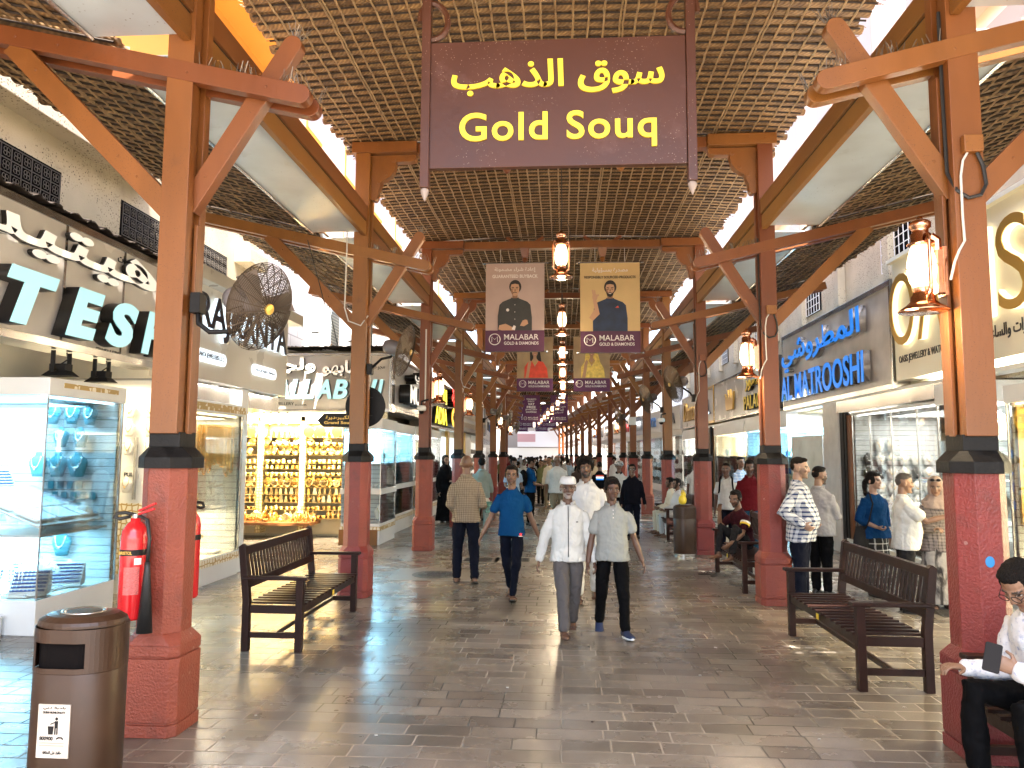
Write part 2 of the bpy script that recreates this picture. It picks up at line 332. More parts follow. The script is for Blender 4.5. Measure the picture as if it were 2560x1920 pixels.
    b.inputs['Specular IOR Level'].default_value = 0.6
    return m
M_floor = floor_material()
g = MB(); g.add([(-150, -60, 0), (150, -60, 0), (150, 220, 0), (-150, 220, 0)], [(0, 1, 2, 3)])
tag(g.build('pavement', M_floor), kind='structure')
g = MB(); g.add([(-30, -45, .004), (30, -45, .004), (30, -1.0, .004), (-30, -1.0, .004)], [(0, 1, 2, 3)])
tag(g.build('added_bounce_ground', mat('pale_bounce_ground', (.46, .40, .33), .8, var=.1)), kind='structure')  # unseen pale ground added behind the camera to bounce sunlight under the roof

# ================================================================== COLUMNS
LX, RX = -2.66, 2.58
COLY = [4.97 + 4.68 * i for i in range(17)]
def rounded_plank(p0, p1, w, y0, y1, round0=False, round1=True, n=10):
    """plank in the XZ plane from p0 to p1 (2-D), width w, thickness y0..y1, ends rounded"""
    a, b = Vector(p0), Vector(p1); d = (b - a).normalized(); q = Vector((-d.y, d.x)); r = w / 2; poly = []
    if round1:
        for k in range(n + 1):
            t = math.pi / 2 - math.pi * k / n; poly.append(b + d * (r * math.cos(t)) + q * (r * math.sin(t)))
    else: poly += [b + q * r, b - q * r]
    if round0:
        for k in range(n + 1):
            t = -math.pi / 2 - math.pi * k / n; poly.append(a + d * (r * math.cos(t)) + q * (r * math.sin(t)))
    else: poly += [a - q * r, a + q * r]
    return [(p.x, p.y) for p in poly]
def bolts(mb, pts, y, r=0.011):
    for x, z in pts: mb.ball((x, y, z), (r, r * 0.8, r), 6, 4)
def build_column(s, loc, name='timber_column'):
    """s = +1: the corridor lies towards +x of the column (left row), -1: mirrored"""
    t = thing(name, None, None, loc)
    def P(poly): return [(s * x, z) for x, z in poly]
    # red base
    b = MB(); b.frustum((0, 0), 0, 0.075, 0.195, 0.195, ch0=0.05, ch1=0.05); b.frustum((0, 0), 0.075, 0.09, 0.186, 0.186, ch0=0.05, ch1=0.05)
    b.frustum((0, 0), 0.09, 0.485, 0.192, 0.192, ch0=0.05, ch1=0.05); b.frustum((0, 0), 0.485, 0.497, 0.184, 0.184, ch0=0.05, ch1=0.05)
    b.frustum((0, 0), 0.497, 0.565, 0.192, 0.192, ch0=0.05, ch1=0.05); b.frustum((0, 0), 0.565, 0.635, 0.192, 0.157, ch0=0.05, ch1=0.085)
    b.build('plinth', M_red, t, bevel=0.006)
    b = MB(); b.frustum((0, 0), 0.63, 1.705, 0.155, 0.155, ch0=0.085, ch1=0.085); b.build('shaft', M_red, t, bevel=0.004)
    b = MB(); b.frustum((0, 0), 1.70, 1.772, 0.186, 0.186, ch0=0.1, ch1=0.1); b.frustum((0, 0), 1.772, 1.84, 0.186, 0.118, ch0=0.1, ch1=0.03)
    b.frustum((0, 0), 1.84, 1.94, 0.108, 0.108, ch0=0.004, ch1=0.004); b.build('cap', M_cap, t, bevel=0.004)
    # post of two planks with a core between them
    TOP = 5.79
    b = MB(); b.box(-0.095, 0.095, -0.135, -0.052, 1.93, TOP); b.box(-0.095, 0.095, 0.052, 0.135, 1.93, TOP); b.box(-0.055, 0.055, -0.05, 0.05, 1.935, TOP - .01)
    b.box(-0.122, -0.097, -0.03, 0.03, 1.93, 4.3); b.box(0.097, 0.122, -0.03, 0.03, 1.93, 3.38)
    b.build('post', M_wood, t, bevel=0.004)
    # sloping arm, two planks
    za = lambda x: 4.455 - 0.232 * x
    for y0, y1 in ((-0.143, -0.056), (0.056, 0.143)):
        poly = rounded_plank((-2.32, za(-2.32)), (0.86, za(0.86)), 0.135, 0, 0)
        b = MB(); b.prism(P(poly), (0, y0, 0), (1, 0, 0), (0, 0, 1), (0, y1 - y0, 0))
        if y0 < 0: bolts(b, P([(-0.9, za(-0.9)), (0.05, za(0.05) - 0.01), (0.62, za(0.62)), (-1.22, za(-1.22))]), y0)
        b.build('arm', M_wood, t, bevel=0.004)
    b = MB(); b.prism(P(rounded_plank((0.04, 3.50), (0.755, 4.665), 0.135, 0, 0)), (0, -0.048, 0), (1, 0, 0), (0, 0, 1), (0, 0.096, 0))
    bolts(b, P([(0.17, 3.72)]), -0.048)
    b.build('inner_brace', M_wood, t, bevel=0.004)
    b = MB(); b.prism(P(rounded_plank((-0.04, 3.46), (-1.26, 4.69), 0.15, 0, 0, round1=False)), (0, -0.13, 0), (1, 0, 0), (0, 0, 1), (0, 0.075, 0))
    bolts(b, P([(-0.28, 3.70), (-0.42, 3.85), (-1.06, 4.49)]), -0.13)
    b.build('outer_brace', M_wood, t, bevel=0.004)
    # scroll bracket and corbel block under the cross beam
    prof = [(0.095, 5.78), (0.70, 5.78), (0.70, 5.735), (0.68, 5.70), (0.62, 5.69), (0.43, 5.685), (0.425, 5.64), (0.405, 5.56), (0.36, 5.49), (0.30, 5.45), (0.245, 5.43), (0.235, 5.40), (0.215, 5.33), (0.195, 5.29), (0.19, 5.20), (0.165, 5.165), (0.125, 5.165), (0.095, 5.19)]
    b = MB(); b.prism(P(prof), (0, -0.06, 0), (1, 0, 0), (0, 0, 1), (0, 0.12, 0))
    for x, z, r in ((0.40, 5.705, 0.03), (0.30, 5.52, 0.022), (0.205, 5.41, 0.025)): b.lathe([(0.001, -0.075), (r, -0.072), (r, 0.072), (0.001, 0.075)], 10, (s * x, 0, z), M=Matrix.Rotation(math.pi / 2, 3, 'X'))
    b.build('bracket', M_wood, t, bevel=0.004)
    b = MB(); b.box(s * -0.15, s * 0.72, -0.14, 0.14, 5.795, 5.94)
    bolts(b, P([(0.0, 5.885), (0.2, 5.885), (0.42, 5.885)]), -0.14, 0.009)
    b.build('corbel', M_wood, t, bevel=0.005)
    # bird spikes
    rnd = random.Random(3); b = MB()
    for (xa, xb, n) in ((0.12, 0.55, 34), (0.72, 0.93, 26)):
        for i in range(n):
            x = rnd.uniform(xa, xb); y = rnd.choice((-0.1, 0.1)) + rnd.uniform(-.03, .03); z = za(x) + 0.068
            b.tube([(s * x, y, z - .01), (s * (x + rnd.uniform(-.05, .05)), y + rnd.uniform(-.04, .04), z + rnd.uniform(.06, .13))], 0.0030, 3, False)
    for i in range(16):
        x, z = 0.80 + rnd.uniform(-.05, .03), 4.72
        b.tube([(s * x, rnd.uniform(-.04, .04), z), (s * (x + rnd.uniform(-.06, .06)), rnd.uniform(-.06, .06), z + rnd.uniform(.06, .12))], 0.0030, 3, False)
    b.build('bird_spikes', M_wire, t)
    return t
ORD = ['nearest', 'second', 'third', 'fourth', 'fifth', 'sixth', 'seventh', 'eighth', 'ninth', 'tenth', 'eleventh', 'twelfth', 'thirteenth', 'fourteenth', 'fifteenth', 'sixteenth', 'seventeenth']
bend = lambda Y: R(4.2) if Y > 34 else 0.0
cl = build_column(1, (LX, COLY[0], 0)); tag(cl, 'red based timber column with the fire extinguishers and a big fan, by the brown bin', 'column', 'timber columns of the arcade, shop side with red bases')
cr = build_column(-1, (RX, COLY[0], 0)); tag(cr, 'timber column with a blue paint dot on its red base and a big copper lantern', 'column', 'timber columns of the arcade, shop side with red bases')
LBL_L = {1: 'timber column behind the left bench, with the round black disc on its post', 2: 'timber column with a white dome camera beside the checked shirt man', 3: 'timber column beside the woman in black'}
LBL_R = {1: 'timber column beside the man in the blue plaid shirt', 2: 'timber column between the brown bin and the barefoot man on the bench'}
for i in range(1, 16):
    Y = COLY[i]
    if i < 13:
        dup(cl, (LX + shift(Y), Y, 0), bend(Y), LBL_L.get(i, f'timber column with red base, {ORD[i]} from the front in the row on the side of the black-robed woman'))
    dup(cr, (RX + shift(Y), Y, 0), bend(Y), LBL_R.get(i, f'timber column with red base, {ORD[i]} from the front in the row along the blue shop sign'))

# ================================================================== CROSS BEAMS
def build_beam(i):
    Y = COLY[i]; t = thing('cross_beam', f'orange brown roof beam across the walkway, {ORD[i]} from the front', 'beam', (shift(Y), Y, 0), bend(Y), 'roof beams across the walkway')
    b = MB(); b.box(LX + 0.725, RX - 0.725, -0.075, 0.075, 5.79, 5.93); b.build('beam', M_wood, t, bevel=0.005)
    for x in (-0.75, 0.75):
        p = MB(); p.frustum((x, 0), 5.62, 5.79, 0.055, 0.09); p.lathe([(0.001, 5.51), (0.03, 5.53), (0.055, 5.565), (0.05, 5.60), (0.03, 5.63)], 12, (x, 0, 0)); p.build('pendant', M_wood, t, smooth=False)
        p = MB(); p.bar((x - 0.02, -0.02, 5.80), (x - 0.36, -0.02, 6.02), 0.03, 0.06); p.bar((x + 0.02, -0.02, 5.80), (x + 0.36, -0.02, 6.02), 0.03, 0.06); p.build('strut', M_wood, t)
    return t
bm0 = build_beam(0)
for i in range(1, 16):
    Y = COLY[i]; dup(bm0, (shift(Y), Y, 0), bend(Y), f'orange brown roof beam across the walkway, {ORD[i]} from the front')

# ================================================================== PALM MATS
def mat_material():
    m, nt, b = node_mat('woven_palm_strip'); N, L = nt.nodes, nt.links
    tc = N.new('ShaderNodeTexCoord'); sp = N.new('ShaderNodeSeparateXYZ'); L.new(tc.outputs['Object'], sp.inputs[0])
    wv = N.new('ShaderNodeTexWave'); wv.wave_type = 'BANDS'; wv.bands_direction = 'DIAGONAL'; wv.inputs['Scale'].default_value = 14; wv.inputs['Distortion'].default_value = 1.5; L.new(tc.outputs['Object'], wv.inputs['Vector'])
    n = N.new('ShaderNodeTexNoise'); n.inputs['Scale'].default_value = 7; n.inputs['Detail'].default_value = 4; L.new(tc.outputs['Object'], n.inputs['Vector'])
    cr_ = N.new('ShaderNodeValToRGB'); cr_.color_ramp.elements[0].position = 0.3; cr_.color_ramp.elements[0].color = (0.105, 0.054, 0.021, 1); cr_.color_ramp.elements[1].position = 0.7; cr_.color_ramp.elements[1].color = (0.38, 0.225, 0.09, 1); L.new(n.outputs[0], cr_.inputs[0])
    mx = N.new('ShaderNodeMix'); mx.data_type = 'RGBA'; mx.blend_type = 'MULTIPLY'; mx.inputs[0].default_value = 0.55
    c2 = N.new('ShaderNodeValToRGB'); c2.color_ramp.elements[0].color = (0.3, 0.25, 0.2, 1); L.new(wv.outputs[0], c2.inputs[0]); L.new(cr_.outputs[0], mx.inputs[6]); L.new(c2.outputs[0], mx.inputs[7])
    L.new(mx.outputs[2], b.inputs['Base Color']); b.inputs['Roughness'].default_value = 0.6
    bp = N.new('ShaderNodeBump'); bp.inputs['Strength'].default_value = 0.5; bp.inputs['Distance'].default_value = 0.01; L.new(wv.outputs[0], bp.inputs['Height']); L.new(bp.outputs[0], b.inputs['Normal'])
    return m
M_palm = mat_material()
M_rod = mat('pale_palm_rib_rods', (0.30, 0.20, 0.10), 0.55, var=0.25, vscale=9)
M_cord = mat('dark_binding_cord', (0.028, 0.017, 0.01), 0.8)
def palm_mat(name, xs, length, zf, seed, row=0.140, sup='mat'):
    """a mat spread over x in xs and y in 0..length; zf(x, y) is the height of its underside"""
    rnd = random.Random(seed); x0, x1 = xs; nx = 26
    t = bpy.data.objects.new(name, None); COL.objects.link(t)
    sheet, cord = MB(), MB(); ny = int(length / row); row = length / ny
    xsn = [x0 + (x1 - x0) * k / nx for k in range(nx + 1)]
    prof = [(0.0, 0.02), (0.07, -0.014), (0.25, -0.024), (0.45, -0.027), (0.65, -0.022), (0.8, -0.012), (0.86, 0.02)]
    vs = []
    for j in range(ny):
        wob = rnd.uniform(-.004, .004); ph = rnd.uniform(0, 6); e0, e1 = rnd.uniform(-.07, .05), rnd.uniform(-.05, .07)
        for (py, pz) in prof:
            for k, x in enumerate(xsn):
                y = (j + py) * row + 0.012 * math.sin(x * 2.1 + ph * 0.15) ; xx = x + (e0 if k == 0 else e1 if k == nx else 0)
                vs.append((xx, y, zf(x, y) + pz + wob + 0.004 * math.sin(x * 9 + ph)))
    W = nx + 1; nr = len(vs) // W
    fs = [(r * W + k, r * W + k + 1, (r + 1) * W + k + 1, (r + 1) * W + k) for r in range(nr - 1) for k in range(nx)]
    sheet.add(vs, fs)
    for j in range(ny):
        y = j * row
        cord.tube([(x, y + 0.012 * math.sin(x * 2.1) + rnd.uniform(-.006, .006), zf(x, y) - 0.018 + rnd.uniform(-.006, .004)) for x in xsn[::2]], 0.011, 4, False)
    # the top side, so that the mat is a solid layer
    sheet.add([(x0, 0, zf(x0, 0) + .04), (0.5 * (x0 + x1), 0, zf(.5 * (x0 + x1), 0) + .04), (x1, 0, zf(x1, 0) + .04), (x1, length, zf(x1, length) + .04), (.5 * (x0 + x1), length, zf(.5 * (x0 + x1), length) + .04), (x0, length, zf(x0, length) + .04)], [(0, 1, 4, 5), (1, 2, 3, 4)])
    rods = MB(); nrod = int((x1 - x0) / 0.155); xr = x0 + 0.07
    for k in range(nrod):
        x = xr + k * 0.155 + rnd.uniform(-.01, .01); pts = []; sgn = k % 2
        for j in range(ny):
            y = j * row + row * 0.5; dip = ((j + sgn) % 2)
            pts.append((x + rnd.uniform(-.006, .006), y, zf(x, y) - (0.036 if dip else 0.022)))
        rods.tube(pts, 0.0115, 4, False)
        if k % 9 == 4: rods.tube([(p[0] + 0.03, p[1], p[2] - 0.004) for p in pts], 0.010, 4, False)
    # frayed edges
    fr = MB()
    for e in range(int(length * 26)):
        y = rnd.uniform(0, length); x = rnd.choice((x0, x1)); d = -1 if x == x0 else 1
        fr.tube([(x - d * .05, y, zf(x, y) - .01), (x + d * rnd.uniform(.0, .06), y + rnd.uniform(-.04, .04), zf(x, y) + rnd.uniform(-.05, .01))], 0.004, 3, False)
    sheet.add(fr.v, fr.f); sheet.build('woven_sheet', M_palm, t, smooth=True); cord.build('cord_weave', M_cord, t); rods.build('rod_lattice', M_rod, t)
    return t
GPM = 'palm mats of the middle roof'
zc = lambda x, y: 5.965 + 0.10 * (1 - (x / 2.9) ** 2) - 0.035 * math.sin(math.pi * min(1, y / 4.68))
cm = palm_mat('palm_mat_ceiling', (-2.93, 2.86), 4.66, zc, 5)
tag(cm, 'woven palm mat ceiling above the yellow lettered sign', 'mat ceiling', GPM); cm.location = (0, COLY[0] + 0.04, 0)
dup(cm, (0, COLY[0] - 4.64, 0), 0, 'woven palm mat ceiling over the entrance, in front of the yellow lettered sign')
for i in range(1, 15):
    Y = COLY[i]; dup(cm, (shift(Y + 2), Y + 0.04, 0), bend(Y), f'woven palm mat ceiling behind the {ORD[i]} roof beam from the front')
GSM = 'palm mats over the side arcades'
zl = lambda x, y: 4.80 + 0.245 * (-x) - 0.03 * math.sin(math.pi * min(1, y / 4.68))   # x runs outwards (negative) from the gutter
sm_ = palm_mat('palm_mat_awning', (-1.72, 0.0), 4.64, zl, 9, row=0.13)
tag(sm_, 'sloping palm mat above the stucco wall at the top left corner', 'mat awning', GSM); sm_.location = (LX - 0.62, COLY[0] - 4.62, 0)
for i in range(0, 14):
    Y = COLY[i]; dup(sm_, (LX - 0.62 + shift(Y + 2), Y + 0.06, 0), bend(Y), f'sloping palm mat behind the {ORD[i]} column from the front, side of the big fan')
for i in range(-1, 14):
    Y = COLY[0] + 4.68 * i
    d = dup(sm_, (RX + 0.62 + shift(Y + 2), Y + 0.06, 0), bend(Y), f'sloping palm mat behind the {ORD[i]} column from the front, side of the big copper lantern' if i >= 0 else 'sloping palm mat above the gold OASIS lettering')
    d.scale = (-1, 1, 1)

# ================================================================== GUTTERS between the columns
def build_gutter():
    t = bpy.data.objects.new('gutter', None); COL.objects.link(t); L_ = 4.40
    for z0, z1, x in ((4.665, 4.845, 0.0), (4.868, 5.06, 0.012)):
        b = MB(); b.box(x - 0.03, x + 0.03, 0, L_, z0, z1); b.build('fascia_board', M_wood2, t, bevel=0.004)
    b = MB(); b.box(-0.02, 0.02, 0.01, L_ - .01, 4.84, 4.87); b.build('gap_shade_strip', M_dark, t)  # dark strip put in for the shade between the two boards
    b = MB(); b.box(-0.66, -0.035, 0.0, L_, 4.715, 4.725); b.box(-0.68, -0.66, 0, L_, 4.715, 4.80); b.build('soffit_panel', M_sheet, t)
    b = MB(); b.box(-0.70, -0.68, 0, L_, 4.70, 4.78); b.tube([(-0.69, 0, 4.70), (-0.69, L_, 4.70)], 0.014, 6); b.build('edge_trim', M_steel, t)
    return t
GG = 'gutters between the columns'
gt = build_gutter(); tag(gt, 'timber fascia gutter with grey soffit above the pinkish sloping arm', 'gutter', GG); gt.location = (LX + 0.04, COLY[0] - 4.54, 0)
for i in range(0, 13):
    Y = COLY[i]; dup(gt, (LX + 0.04 + shift(Y + 2.3), Y + 0.14, 0), bend(Y), f'timber fascia gutter behind the {ORD[i]} column from the front, side of the big fan', GG)
for i in range(-1, 13):
    Y = COLY[0] + 4.68 * i
    d = dup(gt, (RX - 0.04 + shift(Y + 2.3), Y + 0.14, 0), bend(Y), f'timber fascia gutter behind the {ORD[i]} column from the front, side of the big copper lantern' if i >= 0 else 'timber fascia gutter nearest the camera, above the big copper lantern', GG)
    d.scale = (-1, 1, 1)
# ================================================================== SHOPS: helpers
FACE = {'L': (Vector((0, 1, 0)), Vector((1, 0, 0))), 'R': (Vector((0, -1, 0)), Vector((-1, 0, 0))), 'F': (Vector((1, 0, 0)), Vector((0, -1, 0)))}
UP = Vector((0, 0, 1))
def led_mat(name, col, e): return mat(name, tuple(c * .8 for c in col), 0.4, emit=e, ecol=col)
M_ledcool = led_mat('cool_led', (0.55, 0.86, 1.0), 2); M_ledwhite = led_mat('white_led', (1.0, 0.95, 0.86), 2); M_ledwarm = led_mat('warm_led', (1.0, 0.80, 0.46), 2)
M_face_cyan = led_mat('lit_letter_face', (0.45, 0.85, 0.90), 0.09); M_face_white = mat('cream_letter_face_glow', (0.80, 0.76, 0.68), 0.3, emit=.07, ecol=(1, .93, .8))  # faint glow put into the cream faces to brighten them
M_letter_black = mat('black_letter_side', (0.012, 0.011, 0.011), 0.3); M_letter_gold = mat('gold_letter_metal', (0.62, 0.38, 0.09), 0.3, metal=.55)
M_letter_navy = mat('navy_letter_face', (0.01, 0.012, 0.03), 0.3); M_letter_blue = led_mat('lit_blue_letter', (0.008, 0.19, 0.70), 0.13)
M_halo = led_mat('white_halo_letter_back', (0.75, 0.9, 1.0), 0.25); M_halo_warm = led_mat('warm_halo_letter_back', (1.0, 0.85, 0.5), 0.3)
M_yellow = mat('sign_yellow_paint', (0.85, 0.60, 0.03), 0.45)
M_grey_panel = mat('taupe_composite_panel', (0.60, 0.56, 0.52), 0.25, var=0.08, vscale=1.5)
M_beige_panel = mat('beige_sign_panel', (0.56, 0.52, 0.45), 0.3, var=0.04, vscale=1.5)
M_cream_panel = mat('cream_sign_panel', (0.82, 0.76, 0.60), 0.3)
M_smoke_panel = mat('smoked_metal_panel', (0.50, 0.46, 0.43), 0.34, metal=0.0, var=0.2, vscale=2.2)
M_fret = mat('dark_fretwork_panel', (0.07, 0.045, 0.025), 0.5)
M_slat = None
def slat_material(name, col):
    m, nt, b = node_mat(name); N, L = nt.nodes, nt.links
    geo = N.new('ShaderNodeNewGeometry'); sp = N.new('ShaderNodeSeparateXYZ'); L.new(geo.outputs['Position'], sp.inputs[0])
    md = N.new('ShaderNodeMath'); md.operation = 'FRACT'; ml = N.new('ShaderNodeMath'); ml.operation = 'MULTIPLY'; ml.inputs[1].default_value = 11.0
    L.new(sp.outputs[2], ml.inputs[0]); L.new(ml.outputs[0], md.inputs[0])
    lt = N.new('ShaderNodeMath'); lt.operation = 'LESS_THAN'; lt.inputs[1].default_value = 0.12; L.new(md.outputs[0], lt.inputs[0])
    mx = N.new('ShaderNodeMix'); mx.data_type = 'RGBA'; mx.inputs[6].default_value = (*col, 1); mx.inputs[7].default_value = (*[c * .35 for c in col], 1); L.new(lt.outputs[0], mx.inputs[0]); L.new(mx.outputs[2], b.inputs['Base Color'])
    b.inputs['Roughness'].default_value = 0.4
    return m
M_slat = slat_material('white_slat_wall', (0.62, 0.64, 0.64))
def fretband_material(name, c1, c2, sc):
    m, nt, b = node_mat(name); N, L = nt.nodes, nt.links
    tc = N.new('ShaderNodeTexCoord'); vo = N.new('ShaderNodeTexVoronoi'); vo.feature = 'DISTANCE_TO_EDGE'; vo.inputs['Scale'].default_value = sc; vo.inputs['Randomness'].default_value = 0.35
    L.new(tc.outputs['Object'], vo.inputs['Vector']); lt = N.new('ShaderNodeMath'); lt.operation = 'LESS_THAN'; lt.inputs[1].default_value = 0.11; L.new(vo.outputs['Distance'], lt.inputs[0])
    mx = N.new('ShaderNodeMix'); mx.data_type = 'RGBA'; mx.inputs[6].default_value = (*c2, 1); mx.inputs[7].default_value = (*c1, 1); L.new(lt.outputs[0], mx.inputs[0]); L.new(mx.outputs[2], b.inputs['Base Color']); b.inputs['Roughness'].default_value = 0.35
    return m
M_lattice = fretband_material('gold_lattice_trim', (0.50, 0.33, 0.10), (0.85, 0.78, 0.62), 13)
M_goldfret = fretband_material('gold_fret_pilaster', (0.42, 0.24, 0.05), (0.90, 0.70, 0.34), 16)
def area_light(name, loc, size, power, col, rot=(0, 0, 0)):
    l = bpy.data.lights.new(name, 'AREA'); l.shape = 'RECTANGLE'; l.size, l.size_y = size; l.energy = power; l.color = col
    o = bpy.data.objects.new(name, l); COL.objects.link(o); o.location = loc; o.rotation_euler = rot
    return o
COOL, WHITE, WARM = (0.30, 0.72, 1.0), (1.0, 0.96, 0.88), (1.0, 0.80, 0.48)
LEDS = {'cool': (COOL, M_ledcool), 'white': (WHITE, M_ledwhite), 'warm': (WARM, M_ledwarm)}

def sign_board(name, label, face, plane, a0, a1, z0, z1, depth, m_panel, m_trim=None, trim=0.06, group=None, cat='shop sign'):
    """flat shop sign; a0..a1 run along the wall; returns (thing, place) where place(u, z) gives a point on its face"""
    right, nrm = FACE[face]
    t = thing(name, label, cat, (0, 0, 0), 0, group)
    def W(a, n, z): return (plane + n * nrm.x, a, z) if face != 'F' else (a, plane + n * nrm.y, z)
    lo, hi = min(a0, a1), max(a0, a1)
    b = MB(); p, q = W(lo, 0, z0), W(hi, -depth, z1); b.box(p[0], q[0], p[1], q[1], z0, z1); b.build('panel', m_panel, t, bevel=0.004)
    if m_trim:
        b = MB()
        for (l, h, zz0, zz1) in ((lo - .01, hi + .01, z1 - trim, z1 + .012), (lo - .01, hi + .01, z0 - .012, z0 + trim), (lo - .01, lo + trim * .6, z0 + trim, z1 - trim), (hi - trim * .6, hi + .01, z0 + trim, z1 - trim)):
            p, q = W(l, 0.02, zz0), W(h, -depth - .01, zz1); b.box(p[0], q[0], p[1], q[1], zz0, zz1)
        b.build('trim', m_trim, t, bevel=0.003)
    start = {'L': lo, 'R': hi, 'F': lo}[face]; sg = {'L': 1, 'R': -1, 'F': 1}[face]
    def place(u, z, n=0.0): return Vector(W(start + sg * u, n, z))
    return t, place, right

def vitrine(name, label, x0, x1, y0, y1, zb, zt, zc, led, power, slat_at=None, shelves=(), m_plinth=None, m_canopy=None, group=None, glass=True, backs=('x',), trim=None):
    t = thing(name, label, 'display window', (0, 0, 0), 0, group); mp, mc = m_plinth or M_white, m_canopy or M_white
    b = MB(); b.box(x0, x1, y0, y1, 0.0, zb); b.build('plinth', mp, t, bevel=0.006)
    b = MB(); b.box(x0 - .02, x1 + .02, y0 - .02, y1 + .02, zt, zc); b.build('canopy', mc, t, bevel=0.006)
    if trim:
        b = MB(); e = 0.012; b.box(x0 - .02 - e, x1 + .02 + e, y0 - .02 - e, y1 + .02 + e, zc - trim - .03, zc - .03); b.build('lattice_band', M_lattice, t); b = MB(); b.box(x0 - e, x1 + e, y0 - e, y1 + e, zb - trim - .02, zb - .02); b.build('lattice_band', M_lattice, t)
    if glass:
        b = MB(); th = 0.006; xf = x1 if x1 <= 0 else x0      # the face towards the walkway
        s = 1 if x1 <= 0 else -1
        b.box(xf - s * th, xf, y0 + th, y1, zb, zt); b.box(x0, x1, y0, y0 + th, zb, zt); b.build('glass_pane', M_glass, t)
        b = MB(); b.box(xf - s * .010, xf + s * .003, y0 - .003, y0 + .010, zb, zt); b.build('frame', M_steel, t); b = MB(); b.box(xf - s * .018, xf + s * .004, y1 - .012, y1 + .012, zb, zt); b.build('frame', M_steel, t)
    xb = x0 if x1 <= 0 else x1; s = 1 if x1 <= 0 else -1
    b = MB(); b.box(xb, xb + s * .03, y0, y1, zb, zt)
    if 'y' in backs: b.box(x0 + .03, x1 - .03, y1 - .05, y1 - .02, zb, zt)
    b.build('slat_wall', M_slat, t)
    for z in shelves:
        b = MB(); b.box(x0 + .05, x1 - .05, y0 + .03, y1 - .06, z - .012, z); b.build('shelf', M_white, t)
    col, ml = LEDS[led]
    b = MB(); xf = (x1 - .10) if x1 <= 0 else (x0 + .10); b.box(xf - .02, xf + .02, y0 + .05, y1 - .05, zt - .02, zt - .004); b.build('light_strip', ml, t)
    tiers = [zt] + ([min(low)] if (low := [z for z in shelves if .8 < z < 1.2]) else [])
    for k, z in enumerate(tiers): area_light('display_light', ((x0 + x1) / 2, (y0 + y1) / 2, z - .05), (abs(x1 - x0) * .7, abs(y1 - y0) * .8), power * (.55, .3)[k], col)  # the lower light is extra, added where the shelf blocks the top one
    return t

# ------------------------------------------------------------------ jewellery pieces
M_velvet_teal = mat('teal_velvet', (0.05, 0.22, 0.27), 0.7); M_velvet_white = mat('white_leatherette', (0.75, 0.73, 0.69), 0.5); M_velvet_black = mat('black_velvet', (0.02, 0.02, 0.022), 0.6); M_velvet_blue = mat('blue_velvet', (0.03, 0.08, 0.28), 0.6); M_velvet_tan = mat('greige_leatherette', (0.36, 0.30, 0.25), 0.5)
M_pearl = mat('bright_silver', (0.85, 0.85, 0.85), 0.15, metal=1.0)
def bust_proto(m, mn, label, group):
    t = bpy.data.objects.new('necklace_bust', None); COL.objects.link(t); tag(t, label, 'necklace bust', group)
    b = MB(); prof = [(0.001, 0.0), (0.072, 0.0), (0.085, 0.05), (0.112, 0.13), (0.118, 0.17), (0.105, 0.205), (0.06, 0.232), (0.042, 0.25), (0.040, 0.285), (0.001, 0.29)]
    b.lathe(prof, 16, sx=1.0, sy=0.42); b.build('bust', m, t, smooth=True)
    n = MB(); pts = []
    for k in range(17):
        a = math.pi * (k / 16.0); x = 0.062 * math.cos(a); z = 0.235 - 0.135 * math.sin(a); y = -0.032 - 0.022 * math.sin(a); pts.append((x, y, z))
    n.tube(pts, 0.006, 5); n.ball((0, -0.058, 0.095), (0.016, 0.006, 0.022), 8, 6); n.build('necklace', mn, t, smooth=True)
    return t
def hide_proto(t, loc): t.location = loc
bust_w = bust_proto(M_velvet_white, M_gold, 'white necklace bust on display in a lit shop window', 'white necklace busts')
bust_t = bust_proto(M_velvet_teal, M_pearl, 'teal necklace bust in the blue lit corner vitrine', 'teal necklace busts')
bust_k = bust_proto(M_velvet_black, M_pearl, 'black necklace bust among white ones in the window behind the woman in blue', 'black necklace busts')
bust_g = bust_proto(M_velvet_tan, M_pearl, 'large greige necklace bust beside the post with the copper lantern', 'large greige necklace busts')
USED = set()
def put(proto, loc, rz=0.0, scale=None, label=None):
    if proto not in USED:
        USED.add(proto); proto.location = loc; proto.rotation_euler = (0, 0, rz)
        if scale: proto.scale = (scale,) * 3
        if label: proto['label'] = label
        return proto
    return dup(proto, loc, rz, label, None, scale)
def tray_proto():
    t = bpy.data.objects.new('ring_tray', None); COL.objects.link(t); tag(t, 'white pad set with rows of small rings in the blue lit vitrine', 'ring tray', 'ring trays')
    b = MB(); b.box(-.17, .17, -.12, .12, 0, .022); b.build('pad', M_velvet_white, t, bevel=.004)
    n = MB(); rnd = random.Random(2)
    for i in range(12):
        for j in range(7): n.lathe([(0.001, .022), (.008, .022), (.009, .030), (.004, .036), (.001, .037)], 5, (-.15 + i * .0272, -.10 + j * .033, 0))
    r = n.build('ring_rows', M_pearl, t); r['kind'] = 'stuff'; q = MB()
    for j in range(7): q.box(-.16, .16, -.106 + j * .033, -.092 + j * .033, .0221, .0235)
    q.build('slotted_pad', M_velvet_blue, t)
    return t
tray = tray_proto()
def card_proto():
    b = MB(); b.prism(rrect(.07, .09, .012), (-.035, 0, 0), (1, 0, 0), (0, 0, 1), (0, .012, 0)); b.ball((0, -.004, .045), (.01, .004, .02), 6, 5)
    return tag(b.build('pendant_card', M_velvet_teal), 'teal pendant card hung on the slat wall of the blue lit vitrine', 'pendant card', 'teal pendant cards')
card = card_proto()
